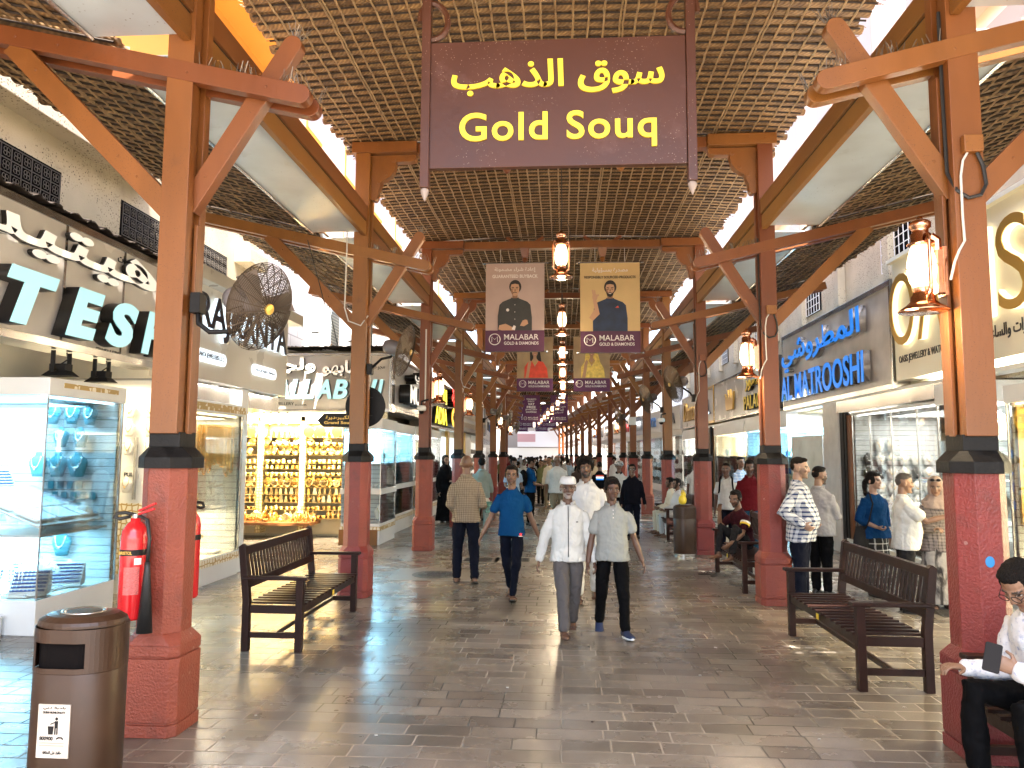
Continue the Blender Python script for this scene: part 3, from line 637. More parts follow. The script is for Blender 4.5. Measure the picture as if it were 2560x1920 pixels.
def chain_proto(L_, name, label, group, m):
    b = MB(); b.tube([(-.02, 0, 0), (-.02, 0, -L_ * .9), (-.012, 0, -L_ * .98), (0, 0, -L_), (.012, 0, -L_ * .98), (.02, 0, -L_ * .9), (.02, 0, 0)], 0.0085, 5)
    return tag(b.build(name, m), label, 'necklace', group)
chain = chain_proto(.62, 'gold_chain', 'long gold chain hanging in the lit window left of the gold shop', 'gold chains in the window', M_gold)
chain_s = chain_proto(.5, 'silver_chain', 'silver chain hanging from the top of the blue lit vitrine', 'silver chains in the blue lit vitrine', M_pearl)

# ================================================================== LEFT SIDE, FIRST BUILDING (stucco) with the TESH sign
bA = thing('shop_building', 'beige speckled stucco shop building with window grilles above the big 3-D lettered sign', 'building', (0, 0, 0))
b = MB(); b.box(-5.6, -6.3, -4, 13.2, 4.15, 6.2); b.build('stucco_wall', M_stucco, bA)
b = MB(); b.box(-5.32, -5.6, -4, 9.35, 5.26, 5.52); b.box(-5.32, -5.6, 12.2, 13.0, 5.05, 5.30); b.build('cornice', M_stucco, bA, bevel=.01)
b = MB(); b.box(-7.6, -7.75, -4, 16.0, 0, 4.2); b.build('rear_wall', M_white, bA)
b = MB(); b.box(-5.25, -7.6, -4, 9.3, 4.02, 4.15); b.box(-4.95, -7.6, 9.35, 13.0, 4.0, 4.15); b.build('canopy_slab', M_stucco, bA)
def grille(Y0, Y1, z0, z1):
    w_ = MB(); w_.box(-5.594, -5.75, Y0 - .03, Y1 + .03, z0 - .03, z1 + .03); wo = w_.build('window', M_void, bA)
    q = MB(); n = max(3, int((Y1 - Y0) / .14)); m_ = 3
    for i in range(n + 1): y = Y0 + (Y1 - Y0) * i / n; q.bar((-5.585, y, z0), (-5.585, y, z1), .009, .009, (0, 1, 0))
    for j in range(m_ + 1): z = z0 + (z1 - z0) * j / m_; q.bar((-5.585, Y0, z), (-5.585, Y1, z), .009, .009)
    for i in range(n):
        for j in range(m_):
            cy, cz = Y0 + (Y1 - Y0) * (i + .5) / n, z0 + (z1 - z0) * (j + .5) / m_
            for a in (45, 135, 225, 315):
                c = (cy + .028 * math.cos(R(a)), cz + .028 * math.sin(R(a)))
                q.tube([(-5.58, c[0] + .024 * math.cos(2 * math.pi * k / 8), c[1] + .024 * math.sin(2 * math.pi * k / 8)) for k in range(9)], .0045, 4, False)
    o = q.build('scroll_grille', M_grille, wo)
grille(5.4, 7.75, 4.47, 4.88); grille(8.95, 10.0, 4.56, 4.97); grille(10.9, 11.9, 4.6, 5.02)
b = MB(); rn = random.Random(4)
pts = []
for k in range(140): pts.append((-5.33 - .25 * 0, 4.0 + k * .04, 4.33 + .022 * math.sin(k * .9)))
for k in range(139):
    y0_, y1_ = pts[k][1], pts[k + 1][1]; z0_, z1_ = pts[k][2], pts[k + 1][2]
    b.add([(-5.14, y0_, z0_ - .03), (-5.14, y1_, z1_ - .03), (-5.6, y1_, z1_ + .06), (-5.6, y0_, z0_ + .06)], [(0, 1, 2, 3)])
o = b.build('corrugated_roof', M_dark, bA); md = o.modifiers.new('thick', 'SOLIDIFY'); md.thickness = .012

t, pl, rt = sign_board('shop_sign', 'taupe sign with big glowing TESH letters and white Arabic lettering', 'L', -5.2, 3.2, 9.28, 2.88, 4.24, 0.35, M_grey_panel, M_steel, 0.07)
for y in (4.6, 6.2, 7.35, 8.4): b = MB(); b.box(-5.196, -5.19, y, y + .035, 2.95, 4.17); b.build('joint_strip', M_steel, t)
def block_letters(t, s, u, z, w_, h, m_face, depth=0.16, bold=0.035, shear=0.0, n0=0.03, keep=False, ar=False, m_side=None):
    """letters with a black body and a paler face in front"""
    for nm, mm, d, off in (('letter_body', m_side or M_letter_black, depth, n0), ('letter_face', m_face, 0.012, n0 + depth)):
        bb = bold + (0.006 if nm == 'letter_body' else 0)
        text(s, mm, t, pl_(u, z, off), rt_, UP, (w_, h), d, bb, shear, nm)
def with_face(place, right):
    global pl_, rt_
    pl_, rt_ = place, right
with_face(pl, rt)
# the letters of the photo: T E S H along 6.4 .. 9.2 m
lets = (('H', 3.42, 4.12), ('I', 4.3, 4.65)) ; 
for s, y0_, y1_ in (('T', 6.35, 7.12), ('E', 7.18, 7.86), ('S', 7.84, 8.52), ('H', 8.55, 9.22)):
    block_letters(t, s, y0_ - 3.2, 2.985, (y1_ - y0_) * .90, 0.53, M_face_cyan, 0.15, 0.055, 0.28)
block_letters(t, arab('هيتيش'), 5.0 - 3.2, 3.67, 4.0, 0.52, M_face_white, 0.05, 0.022, 0.0)
text('JEWELLERS', M_letter_black, t, pl(7.95 - 3.2, 2.905, 0), rt, UP, (0.46, 0.07), .008, 0.02)
text('LLC BR.', M_letter_black, t, pl(8.62 - 3.2, 2.905, 0), rt, UP, (0.18, 0.045), .008, 0.02)
text(arab('مجوهرات'), M_letter_black, t, pl(8.28 - 3.2, 4.0, 0), rt, UP, (0.42, 0.12), .008, 0.01)

# spot lamps under the sign
def spot(loc, label):
    t = thing('flood_lamp', label, 'lamp', loc, 0, 'black flood lamps under the big sign')
    b = MB(); b.frustum((0, 0), -.26, -.20, .15, .09, .10, .06); b.box(-.09, .09, -.06, .06, -.20, -.13); b.build('housing', M_black, t, bevel=.004)
    b = MB(); b.box(-.02, .02, -.14, -.12, -.22, 0); b.box(-.02, .02, .12, .14, -.22, 0); b.bar((0, -.13, -.2), (0, .13, -.2), .02, .02); b.build('bracket', M_black, t)
    b = MB(); b.tube([(0, 0, -.13), (.05, .03, -.08), (.02, .06, -.03), (0, .08, 0)], .008, 5); b.build('cable', M_cableblack, t)
    return t
spot((-5.3, 7.55, 2.86), 'black flood lamp under the TESH sign, nearer of two'); spot((-5.3, 8.25, 2.86), 'black flood lamp under the TESH sign, farther of two')

# corner vitrine, cool light
area_light('display_light', (-6.2, 7.9, .90), (1.6, .9), 24, COOL)  # extra light added under the shelf to brighten the lower tier
v = vitrine('display_vitrine', 'tall glass corner vitrine glowing blue with rings and necklaces', -7.3, -5.2, 7.25, 8.55, 0.34, 2.38, 2.56, 'cool', 50, backs=('x', 'y'))
b = MB(); b.box(-5.22, -5.172, 7.45, 8.4, 2.47, 2.52); b.build('lattice_band', M_lattice, v)
b = MB(); b.prism([(-5.28, 1.04), (-5.28, 1.06), (-6.2, 1.40), (-6.2, 1.38)], (0, 7.32, 0), (1, 0, 0), (0, 0, 1), (0, 1.1, 0)); b.build('sloping_shelf', M_white, v)
b = MB(); b.box(-5.26, -7.2, 7.30, 8.46, 0.945, 0.97); b.build('shelf', M_white, v)
tl = math.atan2(.34, .92)
for ix in range(3):
    for iy in range(3):
        o = put(tray, (-5.46 - ix * .29, 7.52 + iy * .36, 1.06 + (.18 + ix * .29) * .37 + .012), 0); o.rotation_euler = (0, tl, 0); o.scale = (.8, 1.35, 1)
for ix in range(3):
    for iy in range(2): put(tray, (-5.5 - ix * .42, 7.5 + iy * .33, .345), random.uniform(-.1, .1))
for i, (x, z) in enumerate([(-5.95, 2.13), (-5.72, 2.13), (-5.50, 2.12), (-5.84, 1.86), (-5.60, 1.86), (-6.1, 1.52), (-5.86, 1.52), (-5.62, 1.52)]):
    put(bust_t, (x, 8.40, z), random.uniform(-.15, .15), 0.82 if z > 1.7 else 1.0)
for r_ in range(4):
    for k in range((4, 5, 4, 2)[r_]): put(card, (-5.98 + k * .115 + .05 * (r_ % 2), 8.47, 1.38 - r_ * .125))
for k in range(9): put(bust_w, (-5.55 - (k % 5) * .27, 8.0 + (k // 5) * .27, .36), random.uniform(-.3, .3), random.uniform(.8, 1.05), 'white necklace bust on the floor of the blue lit corner vitrine')
put(bust_t, (-5.75, 8.40, .62), 0, 1.0)
for k in range(7): put(chain_s, (-5.75 - k * .16, 8.36 - (k % 2) * .1, 2.2 - (k % 3) * .06) if k > 3 else (-6.05 - k * .2, 7.6, 2.25), 0, random.uniform(.9, 1.3))
for k in range(5): put(chain_s, (-5.5 - k * .12, 7.42, .90), 0, .9, 'beaded silver chain hung low behind the corner glass of the blue lit vitrine')
def rack_proto():
    t = bpy.data.objects.new('ring_rack', None); COL.objects.link(t); tag(t, 'sloped ring rack with dark slots in the blue lit corner vitrine', 'ring rack', 'sloped ring racks')
    b = MB(); b.prism([(0, 0), (.20, .0), (.20, .02), (.03, .24), (0, .24)], (0, -.17, 0), (1, 0, 0), UP, (0, .34, 0)); b.build('stand', M_velvet_white, t, bevel=.003)
    b = MB()
    for k in range(6): u = .12 + k * .15; x, z = .20 - .17 * u, .02 + .22 * u; b.bar((x + .004, -.155, z + .006), (x + .004, .155, z + .006), .012, .022, (1, 0, 1))
    b.build('slotted_pad', M_velvet_blue, t); n = MB()
    for k in range(6):
        u = .12 + k * .15; x, z = .20 - .17 * u, .02 + .22 * u
        for j in range(9): n.ball((x + .012, -.14 + j * .035, z + .016), (.008, .006, .009), 6, 4)
    o = n.build('ring_rows', M_pearl, t); o['kind'] = 'stuff'; return t
rack = rack_proto()
for k in range(6): put(rack, (-6.55 - (k % 2) * .36, 7.55 + (k // 2) * .36, 1.40 if k % 2 else 1.36), R(-25))
for k in range(5): put(rack, (-5.45 - (k % 3) * .5, 7.55 + (k // 3) * .55, .36), R(-70), None, 'ring rack on the floor of the blue lit corner vitrine')
for k in range(8): put(bust_w, (-5.42 - k * .21, 8.26, 1.0 + .0), random.uniform(-.4, .4), .85, 'white necklace bust behind the sloping ring trays of the blue lit vitrine')
# steps at the foot
for x0, x1, y0, y1, z1, lb in ((-5.3, -5.85, 7.3, 7.65, .22, 'white marble block step under the corner of the blue lit vitrine'), (-5.5, -7.2, 6.7, 7.2, .18, 'white marble step at the left edge below the blue lit vitrine')):
    b = MB(); b.box(x0, x1, y0, y1, 0, z1); b.box(x0 + .02, x1, y0 - .02, y1, z1, z1 + .02); tag(b.build('marble_step', M_white, bevel=.006), lb, 'step')

# shop entrance between the vitrine and the next shop: white wall with cards and gold lattice door
e = thing('shop_door', 'white shop door with gold lattice and a PULL disc, beside the blue lit vitrine', 'door', (0, 0, 0))
b = MB(); b.box(-5.15, -7.5, 9.50, 9.56, 0, 2.75); b.build('door_leaf', M_white, e)
b = MB(); b.box(-5.2, -6.4, 9.47, 9.495, .25, 1.15); b.build('lattice_band', M_lattice, e)
b = MB(); b.lathe([(.001, 0), (.11, 0), (.11, .012), (.001, .012)], 20, (-5.62, 9.485, 1.52), M=Matrix.Rotation(math.pi / 2, 3, 'X')); b.build('push_disc', M_velvet_white, e)
text('PULL', M_letter_black, e, (-5.70, 9.47, 1.495), (1, 0, 0), UP, (.16, .05), .004, .02)
text('RAJKANTA', M_letter_black, e, (-6.2, 9.47, 1.86), (1, 0, 0), UP, (.62, .07), .004, .01)
b = MB(); b.box(-5.55, -5.53, 9.42, 9.47, 1.2, 2.0); b.build('handle', M_steel, e)
for r_ in range(5):
    for k in range(3): put(bust_w, (-5.35 - k * .28, 9.42, 2.25 - r_ * .24) if r_ != 3 else (-5.9 - k * .2, 9.42, 1.25), 0, .7, 'small white necklace bust on the white door with the PULL disc')
area_light('entrance_light', (-6.0, 8.95, 2.7), (1.2, .6), 7, WARM)

# ================================================================== LEFT SIDE, SECOND SHOP (RAJKANTA)
t, pl, rt = sign_board('shop_sign', 'cream sign with navy halo-lit letters ending in ANTA, half behind the big fan', 'L', -4.9, 9.4, 12.95, 2.80, 4.12, 0.5, M_beige_panel)
b = MB(); b.box(-4.72, -5.4, 9.35, 13.22, 4.10, 4.28); b.build('cornice', M_beige_panel, t, bevel=.006)
with_face(pl, rt)
block_letters(t, 'RAJKANTA', 0.12, 3.36, 3.18, 0.60, M_letter_navy, 0.05, 0.02, 0.0, m_side=M_halo)
for u, s, w_ in ((0.05, 'RAJKANTA JEWELLERS L.L.C', 1.05), (2.05, arab('مجوهرات اجهينا ش.ذ.م.م'), 0.95)):
    b = MB(); b.prism(rrect(w_, .17, .08), pl(u, 3.04, 0), rt, UP, (.03, 0, 0)); b.build('name_plate', M_halo, t)
    text(s, M_letter_navy, t, pl(u + .08, 3.085, .03), rt, UP, (w_ - .16, .085), .006, .012)
dl = []
M_down = led_mat('lit_downlight', (1.0, 0.97, 0.9), 2.5)
def downlight(loc, label, r=.085, group='round downlights under the signs'):
    b = MB(); b.lathe([(.001, 0), (r * 1.2, 0), (r * 1.2, -.012), (r, -.014), (.001, -.014)], 18, loc); o = thing('downlight', label, 'lamp', loc, 0, group)
    p = MB(); p.lathe([(r, 0), (r * 1.25, 0), (r * 1.25, -.012), (r, -.012)], 18); p.build('ring', M_white, o)
    p = MB(); p.lathe([(.001, -.003), (r, -.003), (r, -.010), (.001, -.010)], 18); p.build('lens', M_down, o); return o
for k in range(5): downlight((-5.1, 9.9 + k * .62, 2.79), f'round lit downlight under the cream ANTA sign, {ORD[k]} from the front')
area_light('sign_soffit_light', (-5.15, 11.2, 2.76), (.3, 3.0), 24, WHITE)
v = vitrine('display_vitrine', 'white framed display window full of long gold chains, behind the fire extinguisher column', -6.0, -4.9, 9.62, 11.2, 0.36, 2.36, 2.52, 'warm', 40, shelves=(1.02,), backs=('x', 'y'), trim=.10)
for k in range(52): put(chain, (-5.0 - (k % 13) * .07, 11.08 - (k // 13) * .2, 2.22), random.uniform(-.2, .2), random.uniform(.85, 1.25))
for k in range(28): put(chain, (-5.75 + random.uniform(-.1, .1), 9.72 + k * .052, 2.2), math.pi / 2, random.uniform(.8, 1.2))
for k in range(6): put(tray, (-5.15 - (k % 2) * .4, 9.9 + (k // 2) * .42, 1.03 if k < 4 else .37), math.pi / 2, None, 'white jewellery pad in the window full of gold chains')
for k in range(6): put(bust_w, (-5.45, 9.9 + k * .2, 1.04), math.pi / 2, .7, 'white necklace bust under the gold chains')
b = MB(); b.box(-5.05, -7.5, 9.62, 13.0, 2.53, 2.79); tag(b.build('roller_shutter_box', M_steel, bevel=.004), 'steel roller shutter box above the window of gold chains', 'shutter box')
b = MB(); b.box(-4.95, -7.6, 11.26, 11.5, 0, 2.79); tag(b.build('side_wall', M_white), 'white end wall of the shop beside the gold shop alcove', 'wall')

# ================================================================== LEFT SIDE, GOLD SHOP facing the entrance
bG = thing('shop_building', 'projecting shop building with the gold shelves and the BHJI block-letter sign', 'building', (0, 0, 0))
b = MB(); b.box(-7.3, -3.9, 16.42, 16.5, 0, 4.0); b.box(-7.4, -7.3, 15.9, 16.5, 0, 4.0); b.box(-3.9, -7.3, 16.5, 34, 3.9, 4.1); b.box(-4.75, -7.3, 16.5, 34, 0, 3.9); b.build('shell', M_stucco, bG)
b = MB()
for k in range(90):
    x0, x1 = -7.5 + k * .042, -7.5 + (k + 1) * .042; z = lambda x: 4.10 + .02 * math.sin(x * 75)
    b.add([(x0, 15.7, z(x0)), (x1, 15.7, z(x1)), (x1, 17.5, z(x1) + .12), (x0, 17.5, z(x0) + .12)], [(0, 1, 2, 3)])
o = b.build('corrugated_roof', M_dark, bG); md = o.modifiers.new('thick', 'SOLIDIFY'); md.thickness = .012
t, pl, rt = sign_board('shop_sign', 'taupe sign with sloping pale blue block letters and white Arabic lettering, above the gold shop', 'F', 15.98, -7.2, -3.74, 2.72, 3.98, 0.4, M_grey_panel, M_steel, 0.05)
with_face(pl, rt)
for s, u, w_ in (('V', .62, .36), ('A', .92, .36), ('L', 1.28, .27), ('L', 1.55, .27), ('A', 1.85, .36), ('B', 2.23, .33), ('H', 2.6, .36), ('J', 2.95, .26), ('I', 3.2, .14)):
    block_letters(t, s, u, 2.98, w_, 0.42, M_face_cyan, 0.10, 0.035, 0.22)
block_letters(t, arab('ولجي'), .68, 3.46, 1.15, 0.42, M_face_white, 0.09, 0.03)
block_letters(t, arab('بهابهو'), 1.98, 3.46, .9, 0.36, M_face_white, 0.09, 0.03)
text(arab('مجوهرات'), M_letter_black, t, pl(2.95, 3.62, 0), rt, UP, (.38, .12), .006, .01)
text('JEWELLERY', M_letter_black, t, pl(.82, 2.83, 0), rt, UP, (.52, .085), .006, .012); text('(L.L.C.) BR.', M_letter_black, t, pl(1.37, 2.83, 0), rt, UP, (.26, .045), .006, .012)
# lit shelf unit
gs = thing('gold_display', 'bright wall of shelves packed with gold pieces, gold fret pilasters between', 'display shelves', (0, 0, 0))
b = MB(); b.box(-7.28, -4.45, 16.36, 16.41, .05, 2.66); b.build('back_panel', mat('pale_gold_backing', (0.62, 0.50, 0.30), 0.5), gs)
for x in (-6.60, -5.66, -4.62): b = MB(); b.box(x - .055, x + .055, 16.02, 16.35, .1, 2.62); b.build('fret_pilaster', M_goldfret, gs)
b = MB(); b.box(-7.28, -4.45, 16.02, 16.3, 2.5, 2.66); b.build('fret_pelmet', M_goldfret, gs)
ROWZ = [2.18, 2.0, 1.8, 1.62, 1.5, 1.35, 1.23, 1.1, .95, .78, .62, .44]
for sx0, sx1, skip in ((-7.25, -6.66, ()), (-6.54, -5.72, ()), (-5.60, -4.68, ())):
    for z in ROWZ: b = MB(); b.box(sx0, sx1, 16.08, 16.35, z - .04, z - .025); b.build('shelf', M_gold, gs)
b = MB(); b.box(-7.2, -5.3, 15.55, 16.3, .30, .36); b.box(-7.1, -7.0, 15.6, 15.7, 0, .3); b.box(-5.45, -5.35, 15.6, 15.7, 0, .3); b.build('counter', M_wood2, gs)
b = MB(); b.box(-7.2, -4.5, 16.05, 16.10, 2.47, 2.495); b.build('light_strip', M_ledwarm, gs)
area_light('gold_shop_light', (-5.9, 15.75, 2.62), (2.6, .5), 105, (1.0, 0.87, 0.62), (R(22), 0, 0))
def gp(kind):
    b = MB(); Rx_ = Matrix.Rotation(R(80), 3, 'X')
    if kind == 'gold_plate': b.lathe([(.001, 0), (.05, .004), (.075, .012), (.078, .018), (.05, .010), (.001, .006)], 14, (0, 0, .078), M=Rx_)
    elif kind == 'gold_ewer': b.lathe([(.001, 0), (.03, 0), (.014, .02), (.034, .05), (.038, .075), (.02, .105), (.011, .125), (.017, .135), (.003, .155), (.001, .16)], 12); b.tube([(.034, 0, .06), (.062, 0, .085), (.066, 0, .115)], [.009, .007, .005], 6); b.tube([(-.02, 0, .12), (-.05, 0, .1), (-.034, 0, .06)], .004, 5)
    elif kind == 'gold_bowl': b.lathe([(.001, 0), (.03, 0), (.028, .008), (.045, .025), (.055, .05), (.05, .05), (.03, .02), (.001, .012)], 14)
    elif kind == 'gold_bangle_stack':
        for k in range(4): b.lathe([(.034, k * .016), (.04, k * .016 + .003), (.04, k * .016 + .011), (.034, k * .016 + .014), (.031, k * .016 + .007)], 14)
    else: b.prism([(-.03, 0), (.03, 0), (.034, .03), (.02, .06), (.026, .09), (0, .12), (-.026, .09), (-.02, .06), (-.034, .03)], (0, -.012, 0), (1, 0, 0), (0, 0, 1), (0, .024, 0))
    o = b.build(kind, M_gold, smooth=(kind != 'gold_ornament')); nm = kind.replace('_', ' ').replace('gold ', '')
    return tag(o, f'gold {nm} among many on the bright shelves of the gold shop', nm, f'gold {nm}s on the shelves')
GP = [gp(k) for k in ('gold_plate', 'gold_ewer', 'gold_bowl', 'gold_bangle_stack', 'gold_ornament')]
rk = random.Random(11)
ROWK = [(4,), (0, 2), (0,), (3, 2), (3,), (2,), (3, 4), (0,), (4,), (4, 1), (2, 3), (1, 2)]
for ri, z in enumerate(ROWZ):
    for sx0, sx1 in ((-7.25, -6.66), (-6.54, -5.72), (-5.60, -4.68)):
        x = sx0 + .07
        while x < sx1 - .04:
            k = rk.choice(ROWK[ri]); put(GP[k], (x, 16.15 + rk.uniform(-.02, .03), z - .022), rk.uniform(-.4, .4), rk.uniform(1.05, 1.35)); x += (.15 if k == 0 else .11) * rk.uniform(.9, 1.15)
for k in range(34): put(GP[rk.choice((0, 2, 1))], (-7.05 + (k % 17) * .108, 15.72 + (k // 17) * .25, .362), rk.uniform(-2, 2), rk.uniform(1.0, 1.5))
for k, px in enumerate((615, 645, 663, 683, 706)): 
    p = on_y(px, 1050, 15.6); t = thing('track_spot', f'white spot lamp hanging above the gold shelves, {ORD[k]} of five', 'lamp', (p.x, 15.9, 2.70), 0, 'spot lamps above the gold shelves')
    b = MB(); b.box(-.02, .02, -.02, .02, -.12, 0); b.build('stem', M_black, t); b = MB(); Mx = Matrix.Rotation(R(30 * (-1) ** k), 3, 'Y'); b.lathe([(.001, .09), (.04, .085), (.045, -.09), (.001, -.08)], 12, (0, 0, -.17), M=Mx); b.build('can', M_white, t)
for k, px in enumerate((608, 627, 773, 801, 843)):
    p = on_y(px, 1072, 16.0); c = ((0.8, 0.75, 0.6), (0.75, 0.7, 0.5), (0.7, 0.3, 0.05), (0.2, 0.35, 0.6), (0.8, 0.8, 0.8))[k]
    t = thing('wall_clock', f'round gold rimmed clock high in the gold shop, {ORD[k]} from its open side', 'clock', (p.x, 16.0, 2.28), 0, 'round clocks in the gold shop'); Mx = Matrix.Rotation(R(90), 3, 'X')
    b = MB(); b.lathe([(.09, 0), (.12, 0), (.12, .03), (.09, .03)], 22, M=Mx); b.build('rim', M_gold, t); b = MB(); b.lathe([(.001, .005), (.09, .005), (.09, .02), (.001, .02)], 22, M=Mx); b.build('dial', mat(f'clock_dial_{k}', c, .3), t)
# air conditioners on the roof
def ac(loc, label):
    t = thing('air_conditioner', label, 'air conditioner', loc, 0, 'white air conditioners on the shop roof')
    b = MB(); b.box(-.30, .30, -.35, .35, 0, .92); b.build('case', M_white, t, bevel=.012)
    b = MB(); b.box(.301, .315, -.30, .30, .06, .86)
    b.build('grille', mat('ac_grille_grey', (0.3, 0.33, 0.36), .5), t)
    q = MB()
    for k in range(12): q.bar((.32, -.30, .1 + k * .066), (.32, .30, .1 + k * .066), .008, .008)
    q.build('guard', M_white, t); b = MB(); b.box(-.12, .06, -.356, -.351, .32, .35); b.build('badge', M_black, t)
ac((-5.5, 16.6, 4.16), 'white air conditioner on the shop roof, nearer of two'); ac((-5.05, 17.9, 4.16), 'white air conditioner on the shop roof, farther of two')
# pale tiled building behind the roof and the tall facade with the orange balconies
def block_wall(name, c, joint, bw, rh):
    m, nt, bs = node_mat(name); N, L = nt.nodes, nt.links
    geo = N.new('ShaderNodeNewGeometry'); sp = N.new('ShaderNodeSeparateXYZ'); L.new(geo.outputs['Position'], sp.inputs[0]); ad = N.new('ShaderNodeMath'); L.new(sp.outputs[0], ad.inputs[0]); L.new(sp.outputs[1], ad.inputs[1])
    cb = N.new('ShaderNodeCombineXYZ'); L.new(ad.outputs[0], cb.inputs[0]); L.new(sp.outputs[2], cb.inputs[1]); br = N.new('ShaderNodeTexBrick'); L.new(cb.outputs[0], br.inputs['Vector'])
    br.inputs['Scale'].default_value = 1; br.inputs['Brick Width'].default_value = bw; br.inputs['Row Height'].default_value = rh; br.inputs['Mortar Size'].default_value = .012
    br.inputs['Color1'].default_value = (*c, 1); br.inputs['Color2'].default_value = (*[x * .94 for x in c], 1); br.inputs['Mortar'].default_value = (*joint, 1); L.new(br.outputs['Color'], bs.inputs['Base Color']); bs.inputs['Roughness'].default_value = .7
    return m
M_block = block_wall('pale_block_facade', (0.80, 0.76, 0.70), (0.45, 0.40, 0.36), .9, .3)
M_facade = mat('cream_render', (0.82, 0.76, 0.68), .8, var=.05, vscale=.6); M_orange = mat('orange_render', (0.75, 0.38, 0.07), .7, var=.05, vscale=.6); M_pinkf = mat('pale_pink_render', (0.80, 0.70, 0.64), .8, var=.05, vscale=.6)
M_win = mat('pale_window_blind', (0.42, 0.38, 0.34), 0.5)
def tall_building(name, label, face, plane, y0, y1, z0, z1, m, trims, m_trim, winrows, depth=6):
    t = thing(name, label, 'building', (0, 0, 0)); s = 1 if face == 'L' else -1
    b = MB(); b.box(plane, plane - s * depth, y0, y1, z0, z1); b.build('wall', m, t)
    for (za, zb_, pr) in trims: b = MB(); b.box(plane + s * pr, plane - s * .05, y0 + .02, y1 - .02, za, zb_); b.build('balcony_band', m_trim, t)
    for (za, zb_, wy, gap) in winrows:
        y = y0 + gap
        while y + wy < y1:
            b = MB(); b.box(plane + s * .03, plane - s * .1, y - .05, y + wy + .05, za - .05, zb_ + .05); f = b.build('window', m_trim, t)
            b = MB(); b.box(plane + s * .04, plane, y, y + wy, za, zb_); b.build('pane', M_win, f); y += wy + gap
    return t
tall_building('tall_building', 'orange rendered building with a deep balcony beyond the front roof', 'L', -6.3, -6, 15.5, 6.2, 15, M_orange, ((9.9, 10.2, 1.0),), M_orange, ((10.5, 11.6, 1.0, 1.8),))
tall_building('tall_building', 'cream building with thin orange bands rising beyond the roof near the big fan', 'L', -6.4, 15.52, 40, 6.2, 15, M_facade, ((7.4, 7.55, .12), (9.55, 9.7, .15), (11.2, 11.4, .2)), M_orange, ((8.1, 9.3, 1.1, 2.2), (9.95, 10.9, 1.1, 2.2)))
b = MB(); b.box(-6.2, -8, 13.25, 40, 4.0, 6.19); tag(b.build('upper_building', M_block), 'pale block-faced building behind the air conditioners', 'building')
# ================================================================== RIGHT SIDE
bR = thing('shop_building', 'beige shop building with pilasters behind the OASIS and blue lettered signs', 'building', (0, 0, 0))
b = MB(); b.box(5.55, 6.2, -4, 34, 2.8, 6.2); b.build('upper_wall', M_stucco, bR)
for k in range(14):
    b = MB(); y = 3.5 + k * 2.3; b.box(5.40, 5.55, y, y + .22, 4.75, 6.0); b.build('pilaster', M_stucco, bR, bevel=.01)
b = MB(); b.box(5.3, 8.5, -4, 34, 2.84, 2.90); b.build('soffit', M_white, bR)
b = MB(); b.box(8.4, 8.5, -4, 34, 0, 2.85); b.build('rear_wall', M_white, bR)
for k in range(6):
    y = 7.2 + k * 4.6; b = MB(); b.box(5.53, 5.60, y, y + 1.4, 4.95, 5.6); wo = b.build('window', M_void, bR); q = MB()
    for i in range(9): q.bar((5.50, y + i * .175, 4.95), (5.50, y + i * .175, 5.6), .012, .012, (0, 1, 0)); 
    for i in range(5): q.bar((5.50, y, 4.95 + i * .16), (5.50, y + 1.4, 4.95 + i * .16), .012, .012)
    q.build('grille', M_white, wo)
tall_building('tall_building', 'pale pink rendered building rising beyond the roof above the blue lettered sign', 'R', 6.15, -6, 40, 6.2, 16, M_pinkf, ((8.3, 8.6, .2), (11.6, 11.9, .2)), M_pinkf, ((6.8, 8.0, .9, 1.5), (9.3, 10.8, .9, 1.5)))
# OASIS
t, pl, rt = sign_board('shop_sign', 'cream sign with tall gold OASIS letters behind the copper lantern', 'R', 5.3, 5.0, 12.34, 3.0, 4.9, 0.5, M_cream_panel)
b = MB(); b.box(5.22, 5.85, 5.0, 12.36, 4.9, 4.96); b.build('cornice', M_cream_panel, t)
with_face(pl, rt)
for s, u, w_ in (('O', 0.05, .84), ('A', .98, .80), ('S', 1.86, .62), ('I', 2.66, .22), ('S', 3.06, .62)):
    block_letters(t, s, u, 3.52, w_, 1.12, M_letter_gold, 0.07, -0.008, 0.0, m_side=M_halo_warm, n0=0.01)
text('OASIS JEWELLERY & WATCHES L.L.C', M_letter_black, t, pl(.14, 3.24, 0), rt, UP, (1.85, .14), .008, .012)
text(arab('مجوهرات والساعات'), M_letter_black, t, pl(2.5, 3.22, 0), rt, UP, (1.3, .2), .008, .012)
# MATROOSHI
t, pl, rt = sign_board('shop_sign', 'smoked metal sign with bright blue AL MATROOSHI and Arabic letters', 'R', 5.3, 12.42, 18.5, 2.90, 4.66, 0.45, M_smoke_panel, M_steel, 0.08)
with_face(pl, rt)
block_letters(t, 'AL MATROOSHI', 0.0 + .35, 3.08, 4.9, 0.56, M_letter_blue, 0.12, 0.012, 0.0, m_side=M_steel)
block_letters(t, arab('المطروشي'), .45, 3.72, 4.7, 0.72, M_letter_blue, 0.12, 0.02, 0.0, m_side=M_steel)
